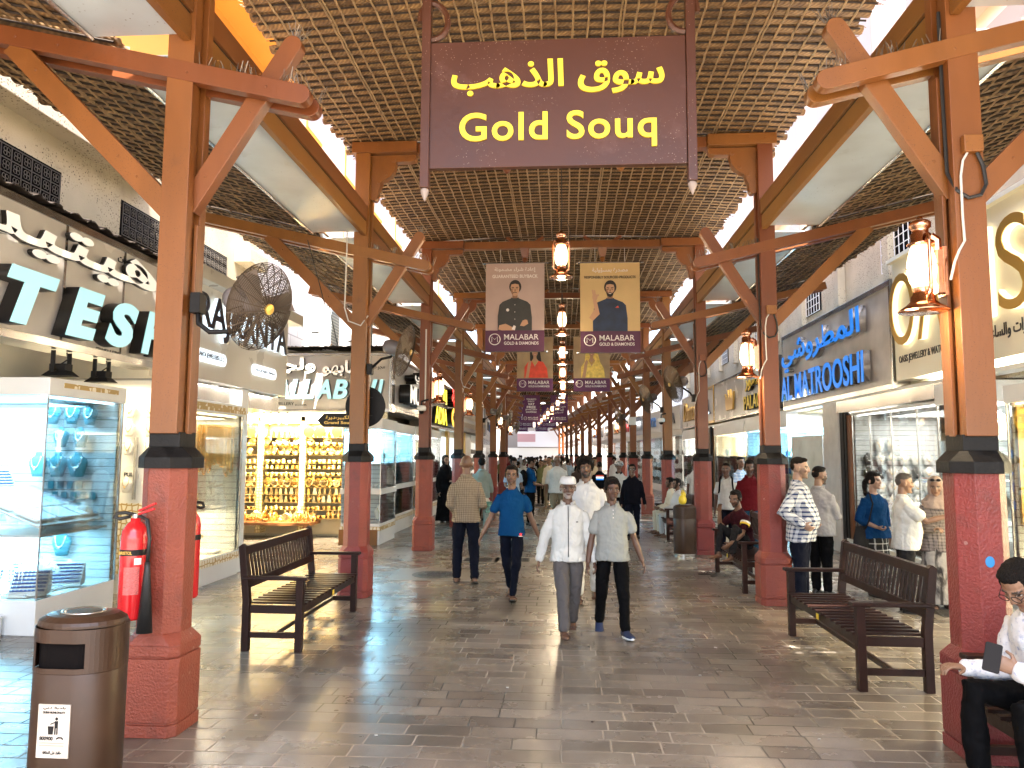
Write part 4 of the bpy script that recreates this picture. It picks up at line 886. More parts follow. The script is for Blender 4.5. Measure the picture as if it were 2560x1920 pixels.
# PALACES
t, pl, rt = sign_board('shop_sign', 'grey sign with yellow PALACES letters and a gold crown', 'R', 5.3, 18.9, 26.8, 2.98, 4.30, 0.4, M_grey_panel, M_steel, 0.05)
with_face(pl, rt)
block_letters(t, 'PALACES', 5.9 - 1.1, 3.10, 2.5, 0.40, M_yellow, 0.10, 0.015); block_letters(t, arab('القصور'), 5.6 - .6, 3.62, 2.2, 0.5, M_yellow, 0.10, 0.02)
b = MB(); cw = [(-.45, 0), (.45, 0), (.5, .12), (.62, .55), (.3, .32), (.16, .65), (0, .36), (-.16, .65), (-.3, .32), (-.62, .55), (-.5, .12)]
b.prism(cw, pl(2.6, 3.25, .02), rt, UP, (-.06, 0, 0)); b.build('crown_emblem', M_letter_gold, t)
# script sign and white letter sign further on
t, pl, rt = sign_board('shop_sign', 'white sign with gold script letters past the PALACES sign', 'R', 5.3, 29.4, 34, 2.98, 4.3, 0.4, M_beige_panel, M_steel, .05)
with_face(pl, rt); block_letters(t, 'Damas', .7, 3.25, 3.2, .8, M_letter_gold, .06, .0, .35, m_side=M_letter_gold)
t, pl, rt = sign_board('shop_sign', 'brown sign with pale DL letters between gold posts', 'R', 5.3, 27.0, 29.2, 2.98, 4.3, 0.4, M_smoke_panel, M_letter_gold, .08)
with_face(pl, rt); block_letters(t, 'DL', .5, 3.3, 1.2, .55, M_halo, .04, .01)
# fronts at street level
b = MB(); b.box(5.22, 8.4, 5.0, 14.5, 0, .30); b.box(5.16, 5.3, 5.0, 14.5, 0, .05); tag(b.build('shop_plinth', M_marble, bevel=.006), 'pale marble plinth under the windows behind the couple', 'plinth')
b = MB(); b.box(5.22, 5.9, 14.75, 15.6, 0, 2.84); tag(b.build('stone_pillar', mat('grey_stone_slab', (.55, .53, .5), .35, var=.1), bevel=.006), 'grey stone pillar between the marble wall and the bust window', 'pillar')
b = MB(); b.box(5.30, 5.9, 15.9, 18.0, 0, 2.25); tag(b.build('marble_wall', M_marble, bevel=.004), 'pale veined marble wall panel behind the man with folded arms', 'wall')
b = MB(); b.box(5.5, 5.9, 15.6, 15.9, 0, 2.84); tag(b.build('window_strip', led_mat('blue_window_glow', (.05, .3, .8), .12)), 'narrow blue lit window strip beside the stone pillar', 'window')
f = thing('door_frame', 'black and orange door frame at the edge of the bust window', 'door frame', (0, 0, 0))
b = MB(); b.box(5.24, 5.36, 14.56, 14.72, 0, 2.62); b.build('post', M_black, f); b = MB(); b.box(5.24, 5.36, 14.42, 14.50, .3, 2.6); b.build('inner_post', M_black, f); b = MB(); b.box(5.26, 5.34, 14.28, 14.41, .3, 2.56); b.build('orange_jamb', M_wood2, f)
b = MB(); b.box(5.2, 5.45, 10.7, 14.75, 2.62, 2.83); b.build('shutter_rail', M_steel, f)
v = vitrine('display_window', 'wide glass window with rows of white necklace busts on a slat wall', 5.3, 8.3, 10.75, 14.27, .30, 2.56, 2.60, 'white', 115, backs=('x', 'y'))
b = MB(); b.box(5.4, 6.9, 13.4, 14.2, .30, .95); b.build('counter', M_white, v)
b = MB(); b.box(6.85, 6.95, 13.9, 14.2, .3, 2.5); b.build('orange_divider', M_wood2, v)
b = MB()
for y in (11.7, 12.6, 13.45): b.box(5.29, 5.306, y, y + .012, .3, 2.56)
b.build('pane_joint', M_steel, v)
for r_ in range(5):
    for k in range(6):
        if r_ == 0 and k in (0, 3, 4, 5): continue
        x = 5.52 + k * .21; z = 1.90 - r_ * .25
        kk = bust_k if (r_, k) in ((1, 0), (2, 0), (2, 1), (2, 4)) else bust_w
        put(kk, (x, 14.16, z), random.uniform(-.3, .3), .78, None if kk is bust_k else 'white necklace bust on the slat wall behind the woman in blue')
for k in range(8): put(tray, (5.6 + (k % 4) * .34, 13.6 + (k // 4) * .3, .955), random.uniform(-.1, .1), None, 'white jewellery pad on the counter behind the woman in blue')
M_bl = mat('blue_gift_box', (.03, .16, .5), .4)
def gift():
    b = MB(); b.box(-.09, .09, -.06, .06, 0, .16); t = tag(b.build('gift_box', M_bl, bevel=.006), 'blue gift box on the shelves deep inside the glass shop', 'box', 'blue gift boxes in the glass shop'); return t
gb = gift()
b = MB()
for z in (.9, 1.2, 1.5, 1.8, 2.1): b.box(7.7, 8.25, 10.9, 14.2, z - .02, z)
b.build('shelf', M_glass, v)
for z in (.9, 1.2, 1.5, 1.8):
    for k in range(9):
        o = put(gb, (7.9, 11.1 + k * .34, z), random.uniform(-.3, .3), random.uniform(.8, 1.2))
for z in (1.2, 1.5, 1.8):
    for k in range(6): o = put(GP[random.choice((0, 1, 3))], (7.75, 11.2 + k * .45, z), random.uniform(-1, 1), 1.5, 'gold piece on the shelves deep inside the glass shop'); o['group'] = 'gold pieces deep in the glass shop'
v = vitrine('display_vitrine', 'slim corner vitrine with large greige busts, behind the post with the copper lantern', 5.08, 6.3, 9.85, 10.62, .32, 2.5, 2.78, 'white', 30, shelves=(.95, 1.5, 2.02), backs=('x',))
for z in (.96, 1.51, 2.03):
    for k in range(2): put(bust_g, (5.26 + k * .27, 10.05 + k * .12, z), -.5 + k * .2, 1.55)
v = vitrine('display_window', 'warm golden shop window at the right edge beyond the red column', 5.3, 7.2, 5.2, 9.4, .32, 2.45, 2.66, 'warm', 170, shelves=(1.0,), backs=('x', 'y'))
b = MB(); b.box(5.36, 7.1, 9.30, 9.36, 1.02, 2.4); b.build('orange_panel', mat('amber_panel', (.80, .48, .12), .4), v)
for k in range(10): put(chain, (5.5 + k * .09, 9.22, 2.25), 0, random.uniform(.7, 1.1), 'gold chain on the bar in the golden window at the right edge')
for k in range(6): put(tray, (5.5 + (k % 2) * .36, 7.6 + (k // 2) * .5, 1.01), 0, None, 'white jewellery pad in the golden window at the right edge')
for k in range(4): downlight((5.6, 6.9 + k * 1.45, 2.99), f'round lit downlight under the OASIS sign, {ORD[k]} from the front')
for k in range(5): downlight((5.55, 12.9 + k * 1.15, 2.838), f'round lit downlight under the blue lettered sign, {ORD[k]} from the front')
area_light('sign_soffit_light', (5.6, 9.2, 2.95), (.3, 5), 110, WHITE); area_light('sign_soffit_light', (5.6, 15.4, 2.8), (.3, 5), 120, WHITE)
# right side farther on: vitrines under PALACES and beyond
def busy(x0, x1, y0, y1, zs, seed, kinds):
    rb = random.Random(seed)
    for z in zs:
        y = y0
        while y < y1:
            k = rb.choice(kinds); x = rb.uniform(x0, x1)
            if k == 'b': put(bust_w, (x, y, z), math.pi / 2 * (1 if x1 < 0 else -1) + rb.uniform(-.5, .5), rb.uniform(.8, 1.1), 'white necklace bust in one of the bright windows farther down the walkway')
            elif k == 't': put(bust_t, (x, y, z), math.pi / 2 * (1 if x1 < 0 else -1) + rb.uniform(-.5, .5), rb.uniform(.8, 1.1), 'teal necklace bust in one of the bright windows farther down the walkway')
            elif k == 'g': put(chain, (x, y, z + .55), rb.uniform(-1, 1), rb.uniform(.8, 1.3), 'gold chain in one of the bright windows farther down the walkway')
            elif k == 'x': put(gb, (x, y, z), rb.uniform(-.5, .5), rb.uniform(.7, 1.1), 'blue box in one of the bright windows farther down the walkway')
            else: put(tray, (x, y, z), math.pi / 2, None, 'white jewellery pad in one of the bright windows farther down the walkway')
            y += rb.uniform(.22, .36)
vitrine('display_window', 'bright window with blue and gold pieces under the PALACES sign', 5.3, 7.0, 18.3, 22.4, .3, 2.5, 2.84, 'cool', 100, shelves=(.9, 1.35, 1.8), backs=('x', 'y')); busy(5.5, 6.2, 18.6, 22.2, (.31, .91, 1.36, 1.81), 3, 'btxgb')
vitrine('display_window', 'bright warm window second along under the PALACES sign', 5.3, 7.0, 22.6, 27.0, .3, 2.5, 2.84, 'warm', 100, shelves=(.9, 1.35, 1.8), backs=('x', 'y')); busy(5.5, 6.2, 22.8, 26.8, (.31, .91, 1.36, 1.81), 5, 'bggt')
d = thing('wooden_door', 'brown wooden door panel between the columns past the PALACES sign', 'door', (0, 0, 0))
b = MB(); b.box(5.25, 5.4, 27.3, 30.2, 0, 2.8); b.build('leaf', M_wood2, d); b = MB(); b.box(5.2, 5.28, 27.2, 27.35, 0, 2.84); b.box(5.2, 5.28, 30.15, 30.3, 0, 2.84); b.build('frame', M_black, d)
vitrine('display_window', 'bright window past the wooden door panel', 5.3, 7.0, 30.4, 34, .3, 2.5, 2.84, 'white', 90, shelves=(.9, 1.35, 1.8), backs=('x', 'y')); busy(5.5, 6.2, 30.6, 33.8, (.31, .91, 1.36, 1.81), 6, 'bgtb')

# ================================================================== LEFT SIDE farther on: the shops along the walkway
def tiered(name, label, x0, x1, y0, y1, led, seed, kinds, power):
    v = vitrine(name, label, x0, x1, y0, y1, .42, 2.3, 2.52, led, power, shelves=(1.12, 1.62), backs=('x', 'y'))
    b = MB(); b.box(x0 - .02, x1 + .025, y0 - .02, y1 + .02, 1.0, 1.11); b.build('middle_band', M_white, v)
    b = MB(); b.box(x0 - .01, x1 + .012, y0 - .015, y1 + .01, .28, .36); b.build('lattice_band', M_lattice, v)
    busy(x0 + .2, x1 - .12, y0 + .15, y1 - .15, (.43, 1.13, 1.63), seed, kinds); return v
tiered('display_vitrine', 'two tier glass vitrine glowing blue at the corner of the gold shop', -4.45, -3.66, 14.95, 16.3, 'cool', 21, 'bbtr', 34)
tiered('display_vitrine', 'two tier glass vitrine glowing blue, second from the gold shop corner', -4.7, -3.85, 16.5, 19.2, 'cool', 22, 'btgr', 55)
tiered('display_vitrine', 'two tier white glass vitrine behind the woman in black', -4.7, -3.85, 19.4, 23.4, 'white', 23, 'brbg', 60)
b = MB(); b.box(-4.47, -3.70, 14.90, 14.95, 0, .30); tag(b.build('brown_plinth_board', M_wood2), 'brown board at the foot of the corner vitrine beside the gold shop', 'board')
b = MB(); b.box(-4.7, -4.2, 23.5, 34, 0, 2.75); tag(b.build('cream_wall', M_cream_panel), 'cream wall with gold strips behind the left columns', 'wall')
for k in range(4): b = MB(); b.box(-4.2, -4.1, 24.2 + k * 2.3, 24.6 + k * 2.3, 0, 2.75); tag(b.build('gold_pilaster', M_letter_gold), f'gold strip on the cream wall behind the left columns, {ORD[k]} from the front', 'pilaster', 'gold strips on the cream wall')
for k in range(3):
    b = MB(); b.box(-4.19, -4.12, 25.0 + k * 2.3, 26.2 + k * 2.3, .6, 2.4); tag(b.build('lit_poster_window', led_mat(f'lit_window_{k}', (.8, .95, 1.0), .16)), f'lit white window in the cream wall, {ORD[k]} from the front', 'window', 'lit windows in the cream wall')
t, pl, rt = sign_board('shop_sign', 'grey sign with tall black MULTI letters round the corner from the gold shop', 'L', -3.74, 16.05, 20.4, 2.75, 3.95, .5, M_grey_panel, M_steel, .05)
with_face(pl, rt); block_letters(t, 'MULTI', .7, 2.95, 2.2, .42, M_face_white, .25, .02); block_letters(t, arab('ملتي'), 1.2, 3.45, 1.6, .35, M_face_white, .25, .02); block_letters(t, 'JEWELS', 3.0, 2.95, 1.2, .4, M_face_white, .12, .02)
t, pl, rt = sign_board('shop_sign', 'sign with yellow ADIA letters and red and orange lettering', 'L', -3.8, 20.8, 26.5, 2.6, 4.0, .5, M_fret, M_steel, .05)
M_redl = led_mat('lit_red_letter', (.9, .03, .02), .35); M_yell = led_mat('lit_yellow_letter', (.95, .75, .02), .3); M_oral = led_mat('lit_orange_letter', (.95, .45, .02), .35)
with_face(pl, rt); block_letters(t, 'ADIA', .5, 2.7, 2.2, .5, M_yell, .1, .02); block_letters(t, 'CO', 3.0, 2.7, 1.9, .6, M_oral, .2, .05); block_letters(t, arab('عادية'), 3.0, 3.35, 2.0, .55, M_redl, .2, .05); block_letters(t, arab('الا'), 1.2, 3.35, 1.4, .45, M_yell, .1, .03)
t, pl, rt = sign_board('shop_sign', 'long dark fretwork fascia with white Arabic letters behind the left columns', 'L', -3.8, 26.8, 36.5, 2.7, 4.0, .5, M_fret, None)
for k in range(2):
    b = MB()
    for i in range(52): b.box(-3.8, -3.785, 27 + i * .18, 27.1 + i * .18, 2.85 + k * .35, 3.05 + k * .35)
    b.build('fret_row', mat(f'fret_gap_{k}', (.22, .15, .08), .5), t)
with_face(pl, rt); block_letters(t, arab('الذهب'), 5.5, 3.3, 2.4, .55, M_halo, .05, .02)

# ================================================================== THE BENT FAR PART OF THE STREET
far = R(4.17)
def far_pt(a, Y): return Vector((a + shift(Y), Y, 0))
frs = random.Random(31)
SIGNC = [((.55, .52, .48), (.02, .02, .02)), ((.08, .06, .05), (.85, .8, .7)), ((.7, .62, .45), (.35, .2, .03)), ((.75, .75, .74), (.5, .03, .03)), ((.16, .22, .3), (.8, .85, .9)), ((.62, .60, .55), (.05, .2, .5))]
WORDS = ['JAA', 'AL', 'LALA', 'SARA', 'NOOR', 'MINA', 'HANI', 'ROMA']
for side in (-1, 1):
    Y = 34.2 if side > 0 else 36.8; k = 0
    while Y < 74:
        L_ = frs.uniform(3.6, 5.2); a = 5.3 if side > 0 else -3.85; p = far_pt(a, Y); dirn = 'R' if side > 0 else 'L'
        lb = 'along the blue lettered sign' if side > 0 else 'along the big fan'
        t = thing('jewellery_shop', f'far lit shop front, {ORD[k]} past the bend {lb}', 'shop', p, far)
        s = side
        b = MB(); b.box(s * 1.6, s * 6, 0, L_, 0, 6.0); b.box(0, s * 1.6, 0, L_, 2.75, 3.0); b.build('wall', M_facade, t)
        b = MB(); b.box(0, s * 1.5, 0.02, L_ - .02, 0, .35); b.build('plinth', M_white, t)
        b = MB(); b.box(s * 1.45, s * 1.58, .05, L_ - .05, .35, 2.7); b.build('lit_back', led_mat(f'lit_back_{side}_{k}', frs.choice(((.8, .95, 1), (1, .93, .8), (1, .85, .6))), .09), t)
        b = MB(); b.box(0, s * .01, .05, L_ - .05, .35, 2.7); b.build('glass_pane', M_glass, t)
        q = MB()
        for i in range(40):
            y = frs.uniform(.2, L_ - .2); z = frs.choice((.36, .95, 1.4, 1.85)); q.ball((s * frs.uniform(.5, 1.2), y, z + .11), (.08, .1, .12), 6, 4)
        o = q.build('jewellery_goods', M_velvet_tan, t); o['kind'] = 'stuff'
        cs = SIGNC[(k * 5 + (0 if side > 0 else 2)) % 6]
        b = MB(); b.box(-s * .05, s * .3, .08, L_ - .08, 3.0, 4.1); b.build('sign_panel', mat(f'far_sign_{side}_{k}', cs[0], .3), t)
        text(WORDS[(k + (3 if side > 0 else 0)) % 8], mat(f'far_letter_{side}_{k}', cs[1], .4), t, (-s * .06, L_ * (.25 if side < 0 else .8), 3.3), (0, 1 if side < 0 else -1, 0), UP, (L_ * .55, .5), .05, .03)
        Y += L_ + .1; k += 1
p = far_pt(0.6, 76)
t = thing('jewellery_shop', 'white and pink shop front closing the far end of the walkway', 'shop', p, far)
b = MB(); b.box(-9, 9, 0, 4, 0, 9); b.build('wall', mat('warm_grey_end_wall', (.38, .34, .30), .8), t); b = MB(); b.box(-2.2, 2.2, -.3, 0, 2.6, 4.2); b.build('sign_panel', led_mat('pale_sign', (1, .95, .93), .05), t)
b = MB(); b.box(-2.2, -.4, -.32, -.301, 3.1, 3.9); b.build('pink_panel', led_mat('pink_sign', (.8, .45, .45), .03), t)
b = MB(); b.box(-3.5, 3.5, -.05, 0, .3, 2.5); b.build('lit_window', led_mat('pale_window', (1, .95, .85), .05), t)
# ================================================================== HANGING SIGN
M_maroon = mat('dark_maroon_paint', (0.072, 0.024, 0.011), 0.36, spec=.3, var=0.15, vscale=2, bump=0.06, bscale=20, specks=((0.30, 0.20, 0.15), 55, 0.16, 0.46), stain=((.14, .07, .06), 3, .6, .5))
M_signyellow = mat('bright_yellow_lettering', (0.86, 0.66, 0.03), 0.45)
SY = COLY[0] - 0.16
def sp(px, py): p = on_y(px, py, SY); return p
tl_, br_ = sp(1077, 108), sp(1719, 408)
sg = thing('hanging_sign', 'maroon board with yellow Gold Souq lettering in Arabic and English hung over the walkway', 'sign', (0, 0, 0))
b = MB(); b.box(tl_.x, br_.x, SY, SY + .05, br_.z, tl_.z); b.build('board', M_maroon, sg, bevel=.003)
M_finial = mat('greyed_wood_finial', (.32, .26, .23), .6)
for px, pb in ((1061, 470), (1732, 452)):
    p = sp(px, pb); b = MB(); b.box(p.x - .03, p.x + .03, SY - .02, SY + .05, p.z, 5.79); po = b.build('hanger_post', M_maroon, sg, bevel=.003)
    b = MB(); b.lathe([(.001, -.075), (.008, -.06), (.026, -.02), (.03, 0), (.02, .015), (.001, .016)], 12, (p.x, SY + .015, p.z - .014)); b.build('finial', M_finial, po, smooth=True)
    s = 1 if px < 1400 else -1
    b = MB(); q = [(p.x + s * (.03 + .11 * math.cos(R(a)) * (1 - a / 620)), SY + .015, tl_.z + .16 + .13 * math.sin(R(a))) for a in range(-90, 181, 18)]; b.tube(q, .022, 6); b.build('scroll', M_maroon, po)
q0, q1 = sp(1128, 245), sp(1660, 140); text(arab('سوق الذهب'), M_signyellow, sg, (q0.x, SY, q0.z), (1, 0, .0), UP, (q1.x - q0.x, q1.z - q0.z), .012, .022)
q0, q1 = sp(1148, 377), sp(1641, 272); text('Gold Souq', M_signyellow, sg, (q0.x, SY, q0.z), (1, 0, .0), UP, (q1.x - q0.x, q1.z - q0.z), .012, .016, spacing=1.1)

# ================================================================== LANTERNS
M_lampglass = led_mat('lit_frosted_lantern_glass', (1.0, 0.74, 0.42), 0.75); M_bulb = led_mat('lantern_bulb', (1.0, 0.86, 0.6), 6)
def lantern_parts(t, sc=1.0):
    """base at z=0, 0.63 m tall, drawn round the z axis"""
    b = MB(); b.lathe([(.150, .0), (.152, .008), (.10, .045), (.075, .07), (.072, .10), (.06, .115), (.055, .15), (.06, .155), (.05, .16), (.001, .16), (.001, .05), (.09, .04), (.148, .001)], 22); b.build('base', M_copper, t, smooth=True)
    b = MB(); b.lathe([(.05, .16), (.075, .20), (.088, .26), (.086, .33), (.07, .40), (.056, .435), (.05, .43), (.064, .395), (.08, .33), (.08, .26), (.068, .20), (.045, .165)], 20); b.build('glass', M_lampglass, t, smooth=True)
    b = MB(); b.ball((0, 0, .225), (.022, .022, .04), 10, 8); b.build('bulb', M_bulb, t, smooth=True)
    b = MB(); b.lathe([(.001, .43), (.06, .43), (.082, .44), (.084, .448), (.06, .46), (.062, .51), (.05, .52), (.05, .545), (.066, .555), (.066, .585), (.05, .60), (.022, .61), (.016, .63), (.001, .635)], 20); b.build('hood', M_copper, t, smooth=True)
    b = MB()
    for s in (-1, 1): b.tube([(s * .062, 0, .10), (s * .105, 0, .115), (s * .112, 0, .16), (s * .112, 0, .44), (s * .104, 0, .485), (s * .062, 0, .49)], .0125, 8)
    b.build('side_tube', M_copper, t, smooth=True)
    b = MB(); b.tube([(.095 * math.cos(a), .095 * math.sin(a), .28 + .02 * math.sin(2 * a)) for a in [2 * math.pi * k / 16 for k in range(17)]], .0025, 4, False); b.build('guard_wire', M_copper, t)
    return t
GH = 'copper lanterns hung down the middle'
h0 = lantern_parts(thing('hanging_lantern', 'copper hurricane lantern hung in the middle, nearest the yellow lettered sign', 'lantern', (-.03, COLY[1], 4.10), R(20), GH))
b = MB(); b.tube([(0, 0, .63), (0.01, 0, .95), (0, 0, 1.7)], .006, 5); b.tube([(.11, 0, .44), (.13, 0, .62), (.08, 0, .78), (0, 0, .82), (-.08, 0, .76), (-.12, 0, .6), (-.11, 0, .44)], .004, 4); b.build('cable', M_cableblack, h0)
def lamp_light(loc, p):
    l = bpy.data.lights.new('lantern_light', 'POINT'); l.energy = p; l.color = (1, .80, .52); l.shadow_soft_size = .12; o = bpy.data.objects.new('lantern_light', l); COL.objects.link(o); o.location = loc
for i in range(1, 10): lamp_light((-.03 + shift(COLY[i]), COLY[i] - .0, 3.98), 11)
for i in range(2, 13): dup(h0, (-.03 + shift(COLY[i]), COLY[i], 4.10), R(20 + 37 * i), f'copper hurricane lantern hung in the middle, {ORD[i - 1]} from the front', GH)
GWL = 'copper lanterns on the columns'
def wall_lantern(loc, s, label):
    t = lantern_parts(thing('wall_lantern', label, 'lantern', loc, R(90), GWL))
    return t
for i in (0, 1): lamp_light((RX - .42, COLY[i] - .1, 2.70), 8)
wl = wall_lantern((RX - .265, COLY[0] - .02, 2.73), 1, 'big copper hurricane lantern on the right front column, before the OASIS letters')
b = MB(); b.box(-.045, .045, -.14, -.12, .10, .42); b.box(-.04, .04, -.125, -.085, .12, .40); b.tube([(0, -.10, .40), (0, -.10, .47), (0, -.06, .5)], .03, 8); b.build('mount', M_copper, wl)
wl.rotation_euler.z = R(90)
dup(wl, (RX - .265, COLY[1] - .02, 2.78), R(90), 'copper hurricane lantern on the column beside the man in the blue plaid shirt', GWL)
for i, s in ((3, -1), (2, -1), (5, -1), (6, 1), (8, 1), (10, 1), (7, -1)):
    x = (LX + .265 if s < 0 else RX - .265) + shift(COLY[i])
    dup(wl, (x, COLY[i], 2.78), R(-90) if s < 0 else R(90), f'copper hurricane lantern on the {ORD[i]} column from the front, side of the ' + ('big fan' if s < 0 else 'blue lettered sign'), GWL)
dk = thing('downlight_dome', 'round white lamp under the third roof beam between the banners', 'lamp', (-.03, COLY[4], 5.05), 0, 'round white lamps down the middle')
b = MB(); b.lathe([(.001, .10), (.04, .10), (.06, .06), (.17, .0), (.165, -.012), (.001, -.005)], 18); b.build('shade', M_white, dk); b = MB(); b.lathe([(.001, -.008), (.15, -.008), (.15, -.02), (.001, -.02)], 18); b.build('lens', M_down, dk); b = MB(); b.tube([(0, 0, .1), (0, 0, .74)], .006, 5); b.build('cable', M_cableblack, dk)
for i in (6, 8, 9, 11): dup(dk, (.35 * (-1) ** i + shift(COLY[i]), COLY[i] + .2, 5.05), 0, f'round white lamp hung by the {ORD[i]} roof beam', 'round white lamps down the middle')

# ================================================================== BANNERS
M_violet = mat('violet_banner_cloth', (0.075, 0.010, 0.045), .55, var=.1, vscale=3); M_violet2 = mat('purple_banner_cloth', (0.095, 0.015, 0.085), .55); M_bwhite = mat('white_banner_print', (.80, .76, .74), .6)
M_mauve = mat('mauve_banner_cloth', (.46, .34, .30), .6, var=.12, vscale=1.2); M_ochre = mat('ochre_banner_cloth', (.60, .42, .19), .6, var=.12, vscale=1.2); M_sepia = mat('sepia_banner_cloth', (.42, .30, .17), .6, var=.25, vscale=2)
M_skinp = mat('printed_skin', (.52, .30, .18), .6); M_skind = mat('printed_skin_shade', (.26, .13, .07), .6); M_hairp = mat('printed_hair', (.015, .01, .008), .6); M_jack = mat('printed_charcoal_jacket', (.035, .035, .033), .6, var=.3, vscale=6); M_navyp = mat('printed_navy_shirt', (.012, .025, .06), .6, var=.4, vscale=5)
M_coral = mat('printed_coral_dress', (.72, .07, .035), .6, var=.2, vscale=6); M_lemon = mat('printed_yellow_sari', (.85, .60, .14), .6, var=.25, vscale=12); M_pgold = mat('printed_gold_jewellery', (.55, .33, .07), .6)
M_blackp = mat('black_banner_print', (.02, .02, .02), .6)
def blob(b, pts, o, k): b.prism(pts, o, (1, 0, 0), (0, 0, 1), (0, -.003 - .0015 * k, 0))
def ell(cx, cz, rx, rz, n=20, a0=0, a1=360): return [(cx + rx * math.cos(R(a0 + (a1 - a0) * i / n)), cz + rz * math.sin(R(a0 + (a1 - a0) * i / n))) for i in range(n + (0 if a1 - a0 == 360 else 1))]
def man_print(t, o, W, kind):
    """a printed half figure; plain invented features"""
    c = W / 2; J = M_jack if kind == 0 else M_navyp; z0 = .36
    def P(nm, m, pts, k): b = MB(); blob(b, pts, o, k); b.build(nm, m, t)
    P('jacket', J, [(c - .33, z0), (c - .33, z0 + .28), (c - .30, z0 + .50), (c - .24, z0 + .56), (c - .07, z0 + .63), (c + .07, z0 + .63), (c + .24, z0 + .56), (c + .30, z0 + .50), (c + .33, z0 + .25), (c + .33, z0)], 1)
    P('neck', M_skind, [(c - .05, z0 + .58), (c + .05, z0 + .58), (c + .05, z0 + .70), (c - .05, z0 + .70)], 0)
    P('collar', J, [(c - .07, z0 + .58), (c, z0 + .56), (c + .07, z0 + .58), (c + .075, z0 + .645), (c, z0 + .615), (c - .075, z0 + .645)], 3)
    P('hair', M_hairp, ell(c + .005, z0 + .855, .118, .135), 2)
    P('face', M_skinp, [(c - .085, z0 + .84), (c - .08, z0 + .76), (c - .05, z0 + .69), (c, z0 + .67), (c + .05, z0 + .69), (c + .08, z0 + .76), (c + .085, z0 + .84), (c + .07, z0 + .90), (c, z0 + .915), (c - .07, z0 + .90)], 3)
    P('cheek_shade', M_skind, [(c - .085, z0 + .84), (c - .08, z0 + .76), (c - .05, z0 + .69), (c - .03, z0 + .72), (c - .05, z0 + .80)], 4)
    for s in (-1, 1):
        P('eyebrow', M_hairp, [(c + s * .015, z0 + .845), (c + s * .065, z0 + .850), (c + s * .068, z0 + .838), (c + s * .018, z0 + .830)], 5); P('eye', M_hairp, ell(c + s * .04, z0 + .812, .014, .008, 10), 5)
    P('nose', M_skind, [(c - .006, z0 + .82), (c + .008, z0 + .82), (c + .018, z0 + .77), (c - .012, z0 + .768)], 4)
    P('moustache', M_hairp, [(c - .042, z0 + .742), (c, z0 + .758), (c + .042, z0 + .742), (c + .03, z0 + .734), (c, z0 + .742), (c - .03, z0 + .734)], 5)
    if kind == 1:
        P('beard', M_hairp, [(c - .082, z0 + .78), (c - .055, z0 + .75), (c - .04, z0 + .735), (c, z0 + .715), (c + .04, z0 + .735), (c + .055, z0 + .75), (c + .082, z0 + .78), (c + .055, z0 + .69), (c, z0 + .655), (c - .055, z0 + .69)], 4)
        P('smile', M_bwhite, [(c - .03, z0 + .735), (c + .03, z0 + .735), (c, z0 + .718)], 6)
        P('forearm', M_skinp, [(c - .40, z0 + .26), (c - .33, z0 + .20), (c - .20, z0 + .33), (c - .24, z0 + .52), (c - .27, z0 + .62), (c - .33, z0 + .60), (c - .30, z0 + .42)], 5)
        P('hand', M_skinp, ell(c - .29, z0 + .66, .05, .07, 14), 5); P('fingers', M_skinp, [(c - .33, z0 + .70), (c - .35, z0 + .80), (c - .325, z0 + .81), (c - .305, z0 + .72), (c - .31, z0 + .80), (c - .285, z0 + .80), (c - .27, z0 + .70), (c - .22, z0 + .72), (c - .21, z0 + .69), (c - .27, z0 + .65)], 6)
        P('pocket_square', M_coral, [(c + .10, z0 + .45), (c + .17, z0 + .45), (c + .15, z0 + .49), (c + .12, z0 + .47)], 4)
    else:
        P('left_hand', M_skinp, [(c - .32, z0 + .02), (c - .30, z0 + .10), (c - .18, z0 + .13), (c - .04, z0 + .06), (c + .0, z0 + .0), (c - .25, z0 - .0)], 5)
        P('right_hand', M_skinp, [(c + .10, z0 + .09), (c + .15, z0 + .19), (c + .20, z0 + .21), (c + .24, z0 + .20), (c + .26, z0 + .13), (c + .18, z0 + .08)], 5)
        P('badge', M_bwhite, ell(c - .14, z0 + .40, .03, .03, 12), 4); P('cuff', M_bwhite, [(c - .06, z0 + .02), (c - .02, z0 + .10), (c + .02, z0 + .08), (c + .0, z0 + .0)], 6)
    for k in range(3): P('button', M_bwhite if kind == 0 else M_navyp, ell(c + .0, z0 + .5 - k * .14, .008, .008, 8), 4)
